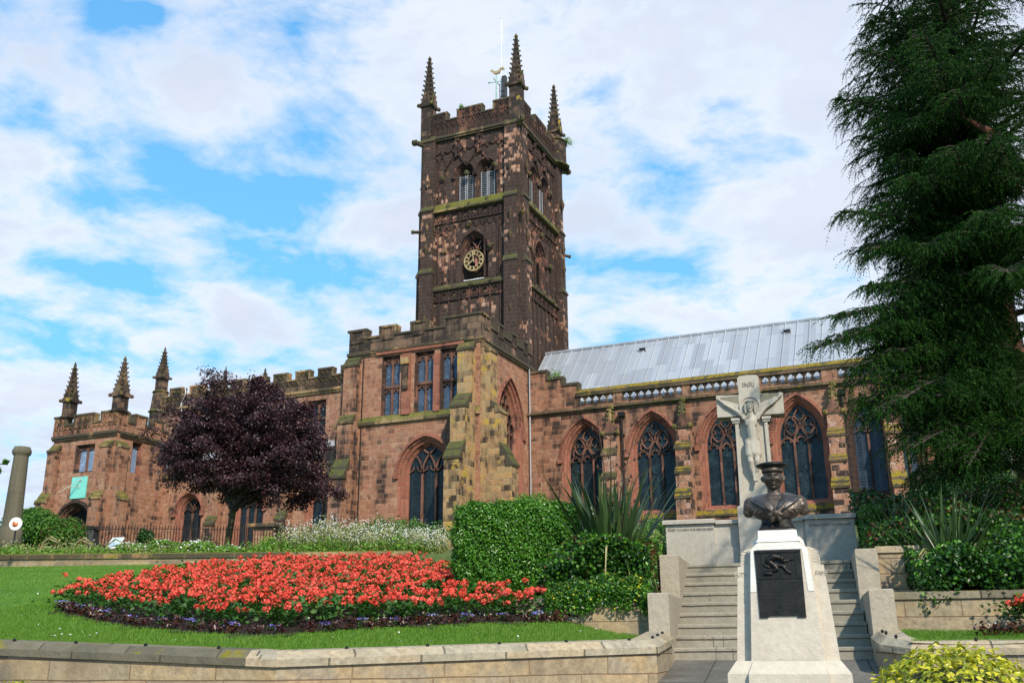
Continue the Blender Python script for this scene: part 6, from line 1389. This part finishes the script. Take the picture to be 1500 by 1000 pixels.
x, y = MF(2.55, 1.0); flax('flax', 'dark spiky flax in the ivy on the right terrace', (x, y, .65), 78, .95, 1.65, .92, wd=.062, dead=24, seed=9)
x, y = MF(2.0, 2.4); flax('flax', 'smaller flax growing near the memorial wall above the right terrace', (x, y, 1.5), 30, .7, 1.1, .9, wd=.04, dead=12, seed=21)
# ivy masses
def mass(name, label, cat, fn, n, L, mat, extra=(), nrm=(0, -.5, .8), flat=.7, kind='stuff', group=None):
    P = fn(n); o = leaves(name, P, rsz(n, L*.7, L*1.3), rsz(n, L*.6, L*1.1), mat, None, nrm=np.array(nrm)+np.zeros((n, 3)), flat=flat)
    tag(o, label, cat, group, kind)
    for m2, n2, l2 in extra: leaves('blossoms' if 'petal' in m2 else 'leaves', fn(n2)+np.array([0, -.02, .03]), rsz(n2, l2*.7, l2*1.3), rsz(n2, l2*.6, l2*1.1), m2, o, flat=.8)
    return o
def mpts(p0, p1, q0, q1, zf, th):
    def fn(n):
        p = RG.uniform(p0, p1, n); q = RG.uniform(q0, q1, n); x = OX+p*UX-q*UY; y = OY+p*UY+q*UX; return np.stack([x, y, zf(p, q)-RG.uniform(0, 1, n)**1.6*th(p, q)], 1)
    return fn
mass('ivy', 'variegated ivy spilling over the low left terrace wall', 'ivy', mpts(-3.15, -1.66, -.22, .45, lambda p, q: 0.93+.05*np.sin(p*5)+.04*np.sin(p*13)+.15*q-.9*np.maximum(0, -.02-q), lambda p, q: .26+0*p), 8000, .05, 'ivy', (('euonymus', 350, .04), ('lightshrub', 1200, .045), ('ivydark', 3000, .05)))
mass('ivy', 'shrubby green growth around the foot of the tall flax', 'undergrowth', mpts(-3.3, -1.66, .2, 1.5, lambda p, q: 1.22+.22*np.sin(p*3.1+1)*np.cos(q*4)+.35*np.exp(-((p+2.4)/.5)**2)+.1*q, lambda p, q: .7+0*p), 16000, .055, 'ivydark', (('ivy', 4500, .055), ('brownleaf', 500, .05)))
mass('brown_fern', 'rust brown leaves beside the upper left pier', 'undergrowth', mpts(-1.95, -1.66, .5, 1.3, lambda p, q: 1.45+.1*np.sin(q*9), lambda p, q: .5+0*p), 1200, .05, 'brownleaf', (('ivy', 900, .05),))
mass('low_planting', 'mixed flowers and leaves behind the left end of the memorial wall', 'undergrowth', mpts(-2.9, -1.85, 1.8, 4.0, lambda p, q: 1.75+.12*np.sin(p*6)+.1*np.sin(q*5), lambda p, q: .8+0*p), 9000, .045, 'lightshrub', (('whitepetal', 220, .03), ('reedgrass', 700, .06)))
mass('ivy', 'dark ivy covering the right terraces between both terrace walls', 'ivy', mpts(1.95, 7.5, -.15, 1.5, lambda p, q: .92+.30*np.minimum(1, q+.2)+.12*np.sin(p*3.3+q*2)+.07*np.sin(p*8)-.8*np.maximum(0, -.05-q)+.25*np.minimum(1, (p-1.95)), lambda p, q: .5+0*p), 34000, .06, 'ivydark', (('ivy', 6000, .06),))
mass('ivy', 'ivy and brown leaves on the bank under the east end of the church', 'ivy', mpts(1.5, 9, 1.5, 5.5, lambda p, q: 1.75+.24*(q-1.5)+.18*np.sin(p*2.1+q)+.1*np.sin(p*6)*np.cos(q*5), lambda p, q: .6+0*p), 42000, .065, 'ivydark', (('ivy', 5000, .06), ('brownleaf', 5000, .07)))
mass('flowering_creeper', 'white-flowered green creeper at the right corner of the memorial wall', 'creeper', mpts(1.50, 1.85, 2.6, 3.9, lambda p, q: 2.15+.06*np.sin(q*8), lambda p, q: .95+0*p), 5000, .045, 'ivy', (('whitepetal', 60, .035), ('geran', 8, .05)))
mass('low_planting', 'mixed green planting on the bank behind the tall flax', 'undergrowth', mpts(-5.5, -1.9, 3.8, 8.0, lambda p, q: 2.0+.11*(q-3.8)+.22*np.sin(p*2.3+q)+.1*np.sin(p*7), lambda p, q: .6+0*p), 16000, .055, 'ivydark', (('lightshrub', 5000, .05), ('whitepetal', 160, .035)))
mass('low_planting', 'row of small plants with red and white flowers above the memorial wall', 'flowers', mpts(-1.7, 1.4, 4.2, 5.4, lambda p, q: 2.18+.07*np.sin(p*9)+.05*np.sin(p*23), lambda p, q: .2+0*p), 5000, .035, 'ivydark', (('geran', 60, .04), ('whitepetal', 30, .03)))
x, y = SL(15.2, 3.0)
# foreground euonymus bushes
def spotbush(label, c, r, n, L):
    o = empty('variegated_bush', (c[0], c[1], c[2]-r[2]), label, 'bush'); P, d = ellip(n, c, r, .16); k = (P[:, 2] > c[2]-r[2]*.7) & (d[:, 1]*.92-d[:, 0]*.4 < .7); P, d = P[k], d[k]; P = P+RG.normal(size=P.shape)*.012
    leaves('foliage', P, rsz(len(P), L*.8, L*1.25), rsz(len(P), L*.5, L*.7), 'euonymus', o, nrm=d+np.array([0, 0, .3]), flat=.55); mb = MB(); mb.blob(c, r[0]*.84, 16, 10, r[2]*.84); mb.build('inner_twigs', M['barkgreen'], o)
x, y = SL(4.5, 1.9); spotbush('rounded yellow and green bush in the front right corner', (x, y, -.50), (.47, .47, .50), 9500, .032)
x, y = SL(8.6, -4.08); spotbush('small yellow-green bush below the front wall at the left', (x, y, -.57), (.30, .30, .34), 2500, .035)
# white gaura bed behind the long wall
def stems(name, label, cat, reg, n, h0, h1, fn_, petals, pn, leafm, seed, group=None, lean=.25, pl=.05, leafn=2600, lz=.35):
    r_ = np.random.default_rng(seed); s = r_.uniform(reg[0], reg[1], n); l = r_.uniform(reg[2], reg[3], n); B = slpts(s, l, np.array([ground_z(a, b) for a, b in zip(s, l)])); H = r_.uniform(h0, h1, n)*fn_(l)
    dr = r_.normal(size=(n, 3))*np.array([lean, lean, 0]); T = B+np.stack([dr[:, 0]*H, dr[:, 1]*H, H], 1); wd = .006; sd_ = unit(r_.normal(size=(n, 3))*np.array([1, 1, 0]))*wd
    V = np.stack([B-sd_, B+sd_, T], 1).reshape(-1, 3); F_ = np.arange(3*n).reshape(-1, 3); o = npmesh(name, V, F_, M['reedgrass']); tag(o, label, cat, group, 'stuff')
    t_ = r_.uniform(.45, 1.02, n*pn); i_ = np.repeat(np.arange(n), pn); P = B[i_]+(T-B)[i_]*t_[:, None]+r_.normal(size=(n*pn, 3))*.035; leaves('blossoms', P, rsz(len(P), pl*.6, pl*1.2), rsz(len(P), pl*.5, pl), petals, o, flat=.9)
    i_ = r_.integers(0, n, leafn); t_ = r_.uniform(0, lz, leafn); P = B[i_]+(T-B)[i_]*t_[:, None]+r_.normal(size=(leafn, 3))*.07; leaves('leaves', P, rsz(leafn, .06, .12), rsz(leafn, .04, .07), leafm, o, flat=.8); return o
stems('white_gaura', 'airy white flowering gaura behind the long wall, right of the purple tree', 'flowers', (30.7, 34, -7.2, -2.2), 1000, .6, 1.25, lambda l: 1.05-.10*np.abs(l+6.2)+.06*np.sin(l*4), 'whitepetal', 6, 'reedgrass', 3, leafn=9000, lz=.85)
stems('gaura_foliage', 'fresh green leaves at the foot of the white gaura', 'flowers', (30.6, 33, -7.9, -2.4), 700, .25, .55, lambda l: 1.0+.2*np.sin(l*3), 'lightshrub', 1, 'lightshrub', 13, leafn=11000, lz=.9)
stems('pink_gaura', 'taller pinkish flowering clump behind the white gaura', 'flowers', (34, 37, -6.0, -2.6), 420, .9, 1.35, lambda l: 1.0-.12*np.abs(l+4.3), 'pinkpetal', 2, 'shrub', 4, leafn=11000, lz=.95)
stems('wildflowers', 'thin white and straw wildflowers along the back wall in front of the pillar', 'flowers', (30.6, 34, -16.5, -9.8), 420, .15, .55, lambda l: 1.0+.25*np.sin(l*3), 'whitepetal', 1, 'reedgrass', 5, leafn=4000, lz=.8)
stems('ground_cover', 'low yellow-green ground cover along the top of the back wall', 'ground cover', (30.3, 32.5, -26, -4), 1500, .08, .22, lambda l: 1.0+.3*np.sin(l*2.7), 'reedgrass', 1, 'lightshrub', 6, leafn=20000, lz=1.2, pl=.05)
for i, (px_, s_, w_, h_) in enumerate(((-12.0, 31.6, .55, .38), (-11.1, 31.9, .6, .45), (-9.95, 31.5, .75, .42), (-8.95, 31.6, .45, .30))):
    x, y = SL(s_, px_); zg = ground_z(s_, px_)
    bush('white_rose', ('low white-flowered bush just right of the information board', 'second white-flowered bush right of the information board', 'bright white-flowered bush left of the purple trunk', 'small pale green bush with white blooms touching the purple trunk')[i], 'bush', (x, y, zg+h_*.55), (w_, .5, h_*.62), 2600, .07, 'lightshrub', 6, (('whitepetal', (120, 90, 220, 80)[i], .075, 'blossoms'),), stem=False, base=zg-.1)
for i in range(6):
    x, y = SL(31+i*.2, -14.7+.42*i); zg = ground_z(31.5, -14.0); mb = MB(); a = .5+.3*i; mb.tube([(x, y, zg-.1), (x+.12*cy_, y+.1, zg+.35), (x+.45*cy_*(-1)**i, y+.1, zg+.52), (x+.75*cy_*(-1)**i, y+.1, zg+.40)], [.016, .02, .03, .012], 6); tag(mb.build('dry_plume', M['flaxdead']), 'arching straw coloured dry plume above the back wall', 'grass plume', 'dry plumes above the back wall')
# shrub left of the porch, and by the pillar
x, y = SL(42, -20.2); bush('garden_shrub', 'broad bright green shrub in front of the porch with sundial', 'shrub', (x, y, 4.75), (1.75, 1.3, 1.25), 17000, .11, 'shrub', 13)
x, y = SL(41.5, -18.6); bush('garden_shrub', 'green shrub turning red brown below the sundial', 'shrub', (x, y, 4.5), (1.1, 1.0, .95), 7000, .10, 'shrub', 8, (('brownleaf', 500, .10, 'turning_leaves'),))
x, y = SL(40, -22.4); bush('garden_shrub', 'green shrub at the left edge behind the pillar', 'shrub', (x, y, 4.7), (1.6, 1.0, 1.1), 9000, .11, 'shrub', 9)
x, y = SL(43.5, -16.0); bush('garden_shrub', 'small dark rounded shrub beside the porch corner behind the railing', 'shrub', (x, y, 4.6), (.45, .4, .6), 2200, .08, 'ivydark', 5)
# ------------------------------------------------------------------ trees
def limb(mb, p0, p1, r0, r1, bend=.1, n=6, rg=rnd):
    p0, p1 = Vector(p0), Vector(p1); L_ = (p1-p0).length; o_ = Vector((rg.uniform(-1, 1), rg.uniform(-1, 1), rg.uniform(-.3, .6)))*L_*bend; ps = [p0+(p1-p0)*t+o_*math.sin(math.pi*t) for t in [i/n for i in range(n+1)]]
    mb.tube(ps, [r0+(r1-r0)*i/n for i in range(n+1)], 7); return ps
tx, ty = SL(33, -9.4); zg = ground_z(33, -9.4)-.25; pt = empty('purple_plum_tree', (tx, ty, zg), 'round headed tree with dark purple leaves in front of the church', 'tree')
mb = MB(); mb.tube([(tx, ty, zg-.2), (tx-.02, ty, zg+.5), (tx+.08*cy_, ty, zg+1.3), (tx+.14*cy_, ty, zg+2.1)], [.17, .115, .105, .12], 10); mb.build('trunk', M['barkgreen'], pt)
TR = random.Random(17); lm = MB(); top = Vector((tx+.14*cy_, ty, zg+2.0)); ends = []
CL = []   # crown outline from the photograph's shape, in (l, z, radius)
crown = [(-11.5, 6.6, 1.0), (-11.3, 5.7, .75), (-11.75, 6.1, .55), (-10.9, 7.6, .85), (-10.2, 8.3, .75), (-9.3, 8.4, .75), (-8.7, 8.85, .35), (-8.4, 8.2, .85), (-7.4, 7.8, .75), (-6.9, 7.1, .65), (-6.7, 6.5, .5), (-10.3, 6.8, 1.15), (-9.2, 7.2, 1.25), (-8.1, 7.0, 1.15), (-10.2, 5.6, 1.0), (-9.1, 5.9, 1.15), (-8.0, 5.9, 1.1), (-7.2, 6.2, .8), (-6.9, 5.5, .75), (-6.4, 5.1, .55), (-5.9, 5.05, .38), (-7.7, 5.0, .6), (-8.9, 5.2, .75), (-10.9, 5.15, .5), (-7.5, 4.75, .35), (-9.9, 5.0, .5), (-11.2, 6.9, .7), (-9.7, 7.7, .8), (-7.0, 4.7, .3), (-5.6, 4.8, .22), (-9.0, 8.95, .22), (-8.2, 8.75, .25)]
C_ = []; N_ = []
for l, z, r_ in crown:
    l = -8.75+(l+8.75)*.875+.12; z = 4.72+(z-4.55)*.915
    for dpt in ((-1.35, 0, 1.35) if r_ > .7 else ((-.6, .6) if r_ > .45 else (0,))):
        if TR.random() < .10: continue
        dpt += TR.uniform(-.3, .3); z2 = z+TR.uniform(-.12, .12); s = 33+dpt; x, y = SL(s, l*(1 if dpt == 0 else .995)); e_ = Vector((x, y, z2)); q = top+(e_-top)*.45+Vector((0, 0, .25)); limb(lm, top+Vector((TR.uniform(-.1, .1), TR.uniform(-.1, .1), TR.uniform(-.3, .2))), q, .07, .035, .08, 5, TR); limb(lm, q, e_, .035, .012, .1, 5, TR)
        m_ = max(4, int(15*r_*r_+4))
        for k in range(m_):
            d = RG.normal(size=3); d /= np.linalg.norm(d); c = np.array(e_)+d*r_*RG.uniform(.3, 1.05)*np.array([1, 1, .85]); n = 92; C_.append(c+RG.normal(size=(n, 3))*np.array([.15, .15, .085])); N_.append(np.tile(d+np.array([0, 0, .6]), (n, 1)))
lm.build('limbs', M['bark'], pt); C_ = np.concatenate(C_); N_ = np.concatenate(N_); leaves('crown', C_, rsz(len(C_), .06, .115), rsz(len(C_), .04, .075), 'plum', pt, nrm=N_, flat=.8)
# small leafy tree at the left edge
tx, ty = SL(27, -15.9); lt = empty('leafy_tree', (tx, ty, 2.0), 'bright green branch tips entering at the left edge beside the pillar', 'tree'); mb = MB(); limb(mb, (tx, ty, 1.2), (tx, ty, 4.5), .14, .08, .03)
C_ = []
for l, z, r_ in ((-14.9, 6.0, .28), (-14.6, 6.15, .14), (-14.55, 5.75, .12), (-14.85, 5.35, .42), (-14.75, 4.9, .42), (-14.55, 5.25, .2), (-14.9, 4.4, .35), (-15.6, 6.4, .6), (-15.8, 5.4, .7), (-16.3, 6.0, .7), (-14.15, 4.75, .07), (-14.0, 5.0, .07)):
    x, y = SL(27, l); limb(mb, (tx, ty, 4.2), (x, y, z), .05, .01, .1); n = int(900*r_*r_+60); C_.append(np.array([x, y, z])+RG.normal(size=(n, 3))*r_*.5)
mb.build('trunk', M['bark'], lt); C_ = np.concatenate(C_); leaves('crown', C_, rsz(len(C_), .07, .12), rsz(len(C_), .04, .07), 'shrub', lt, nrm=np.array([0, 0, 1.0])+np.zeros((len(C_), 3)), flat=.7)
# lime shrub right of the apse, dark trees beyond
x, y = SL(38, 18.1); bush('lime_shrub', 'lime green shrub in sunlight at the right end of the church', 'shrub', (x, y, 6.3), (1.0, 1.0, 1.9), 15000, .12, 'lightshrub', 13)
x, y = SL(30, 14.4); bush('dark_shrub', 'dark evergreen shrub under the cedar at the right edge', 'shrub', (x, y, 4.2), (2.4, 1.6, 1.2), 15000, .12, 'ivydark', 12)
# cedar
ctx, cty = SL(18.3, 9.75); cz = 1.6; ce_ = empty('cedar_tree', (ctx, cty, cz), 'huge dark evergreen cedar with drooping layered branches filling the right side', 'tree')
CR = random.Random(23); tk = MB(); tp = [(ctx+.06*math.sin(i*1.1)-.035*i*cy_, cty+.05*math.cos(i*1.3), cz-.3+1.15*i) for i in range(22)]; tk.tube(tp, [.36-.0155*i for i in range(22)], 12); tk.build('trunk', M['barkred'], ce_)
def trunk_at(z): i = min(20, max(0, int((z-cz+.3)/1.15))); return Vector(tp[i])
# one drooping twig of needle tufts
NT_ = 11; tw = []
for i in range(NT_):
    f = i/(NT_-1)
    for j in range(3): tw.append((f, j))
twn = len(tw)
def twigs(B, Dr, Ln):
    """B bases, Dr directions, Ln lengths -> V, F of needle quads following drooping twigs"""
    n = len(B); f = np.array([t[0] for t in tw]); P = B[:, None, :]+Dr[:, None, :]*(Ln[:, None, None]*f[None, :, None]); P[:, :, 2] -= (Ln[:, None]*.55*f[None, :]**2)
    P = P.reshape(-1, 3); ax = np.repeat(Dr, twn, 0)+np.array([0, 0, -.6]); rd = unit(RG.normal(size=P.shape)); T = unit(ax*.55+rd*.75); sz = (RG.uniform(.035, .062, len(P))*np.tile(1.05-.45*f, n))
    return leafarr(P+T*sz[:, None]*.4, sz*1.15, sz*.36, nrm=rd, flat=.3, T=T, fold=.05)
lm = MB(); Bs = []; Ds = []; Ls = []; LIMB = []
def cedar_limb(z0, tip, dens=1.0, up=.06, wid=1.0):
    tl = tip[0]*cy_+tip[1]*sy_; ts = -tip[0]*sy_+tip[1]*cy_
    if .225 < tip[2]/ts < .345 and .455 < tl/ts < .585 and CR.random() < .93: return
    a = trunk_at(z0); a = Vector((a.x, a.y, z0)); t = Vector(tip); d = t-a; L_ = d.length; N = 12; ps = []
    for i in range(N+1):
        f = i/N; p = a+d*f; p.z += up*L_*math.sin(math.pi*f)*1.2; p += Vector((math.sin(f*5+z0)*.06, math.cos(f*4+z0)*.06, 0))*f; ps.append(p)
    lm.tube(ps, [.055*(1-.9*i/N)*min(1.3, L_/4)+.005 for i in range(N+1)], 6)
    hd = Vector((d.x, d.y, 0)).normalized(); sdv = Vector((-hd.y, hd.x, 0)); step = .125/dens; m_ = int(L_*.86/step)
    for i in range(m_):
        f = .14+.86*i/m_; k = min(N-1, int(f*N)); p = ps[k]+(ps[k+1]-ps[k])*(f*N-k); ln2 = wid*(.16+1.05*min(1, (1-f)*1.6)**.8*min(1, .35+f*1.5))*CR.uniform(.6, 1.2); sg = 1 if i % 2 else -1
        dr = (hd*CR.uniform(.45, .95)+sdv*sg*CR.uniform(.5, 1.0)+Vector((0, 0, CR.uniform(-.32, .12)))).normalized(); q = [p, p+dr*ln2*.5+Vector((0, 0, .02)), p+dr*ln2+Vector((0, 0, -.14*ln2))]; lm.tube(q, [.012, .008, .003], 4, False)
        n2 = max(2, int(ln2/.058))
        for j in range(n2):
            g_ = (j+.6)/n2; b_ = q[0]+(q[1]-q[0])*min(1, g_*2)+(q[2]-q[1])*max(0, g_*2-1); td = (dr*CR.uniform(.3, .9)+Vector((CR.uniform(-.8, .8), CR.uniform(-.8, .8), CR.uniform(-.7, .15)))).normalized(); Bs.append(tuple(b_)); Ds.append(tuple(td)); Ls.append(CR.uniform(.16, .40))
    tdv = (ps[-1]-ps[-2]).normalized()
    for j in range(5): Bs.append(tuple(ps[-1]-tdv*.08*j)); Ds.append(tuple((tdv+Vector((CR.uniform(-.3, .3), CR.uniform(-.3, .3), -.1))).normalized())); Ls.append(.28)
def TP(s, l, z): x, y = SL(s, l); return (x, y, z)
for z0, s, l, z, dn in ((11.6, 17, 7.55, 12.2, 1.1), (11.2, 16, 6.75, 11.35, 1.1), (10.4, 15.6, 6.2, 10.35, 1.1), (9.6, 15.6, 5.65, 9.35, 1.2), (9.0, 15.2, 6.1, 8.75, 1.2), (9.2, 17.5, 6.9, 8.6, 1.0), (8.0, 15, 6.35, 7.95, 1.0), (7.4, 15.6, 6.3, 7.3, 1.1), (6.9, 14.4, 5.15, 6.6, 1.2), (6.6, 14.5, 5.7, 6.0, 1.2), (6.3, 16, 6.2, 5.9, 1.1),
                        (5.8, 14.2, 5.35, 5.25, 1.2), (5.4, 13.8, 4.65, 4.62, 1.2), (5.2, 13.3, 4.15, 4.0, 1.2), (4.9, 14, 4.9, 3.9, 1.3), (4.6, 14.2, 4.9, 3.35, 1.4), (4.5, 13.4, 5.0, 3.1, 1.2), (4.3, 14.5, 5.5, 2.75, 1.4), (4.1, 15.3, 6.1, 2.45, 1.3), (4.0, 14.6, 6.6, 2.55, 1.1), (5.0, 15.5, 5.6, 4.6, 1.2), (5.6, 16.3, 6.0, 5.2, 1.2),
                        (12.4, 15.5, 8.0, 12.5, 1.1), (11.0, 14.5, 8.0, 10.6, 1.1), (9.4, 13.8, 7.6, 9.0, 1.1), (8.2, 13.4, 7.2, 7.4, 1.1), (7.0, 13.2, 6.9, 6.0, 1.1), (6.0, 12.8, 6.8, 4.9, 1.1), (5.2, 12.6, 6.4, 4.1, 1.0), (4.6, 16.8, 7.2, 3.4, 1.1), (8.6, 15, 7.2, 8.0, 1.1), (10.2, 15, 7.4, 9.7, 1.1), (6.4, 15, 7.2, 5.7, 1.1), (13.2, 16, 7.9, 13.4, 1.1), (7.6, 14.0, 6.0, 7.0, 1.0), (5.8, 15.6, 6.9, 5.1, 1.2),
                        (10.8, 16.5, 6.7, 10.9, 1.0), (9.8, 16.5, 6.4, 9.8, 1.1), (12.0, 17.3, 7.6, 11.7, 1.0), (8.9, 16.2, 6.2, 8.95, 1.1), (4.4, 12.9, 7.0, 3.2, 1.0), (3.8, 14.5, 7.6, 2.9, 1.0)):
    cedar_limb(z0, TP(s, l+(.12 if z > 5 else .15), z), dn, wid=.75)
    if l < 7.3 and z > 3.1: cedar_limb(z0+.25, TP(s+CR.uniform(.3, 1.3), l+CR.uniform(.7, 1.4), z+CR.uniform(-.4, .3)), dn, wid=1.0)
for n_, s0, s1, a0, a1, b0, b1, up0 in ((13, 13.6, 16.4, .385, .455, .155, .34, 1.0), (9, 13.2, 15.6, .45, .62, .30, .62, .6), (12, 13.2, 16.5, .47, .66, .60, 1.0, .6), (6, 14.5, 17.0, .40, .50, .34, .60, .7)):
    for k in range(n_):
        s = CR.uniform(s0, s1); l = s*CR.uniform(a0, a1); z = s*CR.uniform(b0, b1); cedar_limb(z+CR.uniform(.4, 1.2)*up0, TP(s, l, z), 1.0, wid=.95)
for i in range(100):
    z0 = 3.6+21.5*(i/100)**1.05; R_ = interp(z0, [3.5, 6, 10, 14, 19, 25.5], [4.6, 5.0, 4.9, 4.5, 3.6, .8])*CR.uniform(.8, 1.05); a = i*2.4+CR.uniform(-.3, .3); t0 = trunk_at(z0)
    for _ in range(20):
        e_ = Vector((t0.x+math.cos(a)*R_, t0.y+math.sin(a)*R_, z0-CR.uniform(.3, 1.0))); lv = e_.x*cy_+e_.y*sy_; sv = -e_.x*sy_+e_.y*cy_
        if lv/sv > interp(e_.z/sv, [.1, .6, .72, 1.0], [.40, .375, .435, .49]): break
        R_ *= .93
    lv = e_.x*cy_+e_.y*sy_; sv = -e_.x*sy_+e_.y*cy_
    px_ = lv/sv
    if (.20 < e_.z/sv < .33 and px_ > .45) or (e_.z/sv < .17): continue
    cedar_limb(z0, e_, .70)
lm.build('limbs', M['bark'], ce_)
mb = MB(); a_ = TP(15.4, 8.35, 8.55); b_ = TP(15.6, 8.05, 8.95); mb.tube([TP(16.5, 9.3, 7.9), a_, b_], [.09, .07, .03], 7); mb.build('broken_limb', simple('raw_red_wood', (.16, .065, .035), .8), ce_)
V, F_ = twigs(np.array(Bs), unit(np.array(Ds)), np.array(Ls)); npmesh('crown', V, F_, M['cedar'], ce_); print('cedar', len(Bs), len(F_))
# weeds on the church
for nm, c, r_, n in (('tuft on the roof edge beside the stepped parapet', (-18.9, 49.0, 14.1), .5, 500), ('weed on the right corner of the tower turret', (-20.6, 56.9, 33.0), .35, 160), ('small weed on the tower parapet', (-25.3, 50.0, 33.1), .2, 90)):
    P = np.array(c)+RG.normal(size=(n, 3))*r_*.45; o = leaves('weed_tuft', P, rsz(n, .08, .16), rsz(n, .04, .08), 'lightshrub', None, flat=.8); tag(o, 'green '+nm, 'weed')
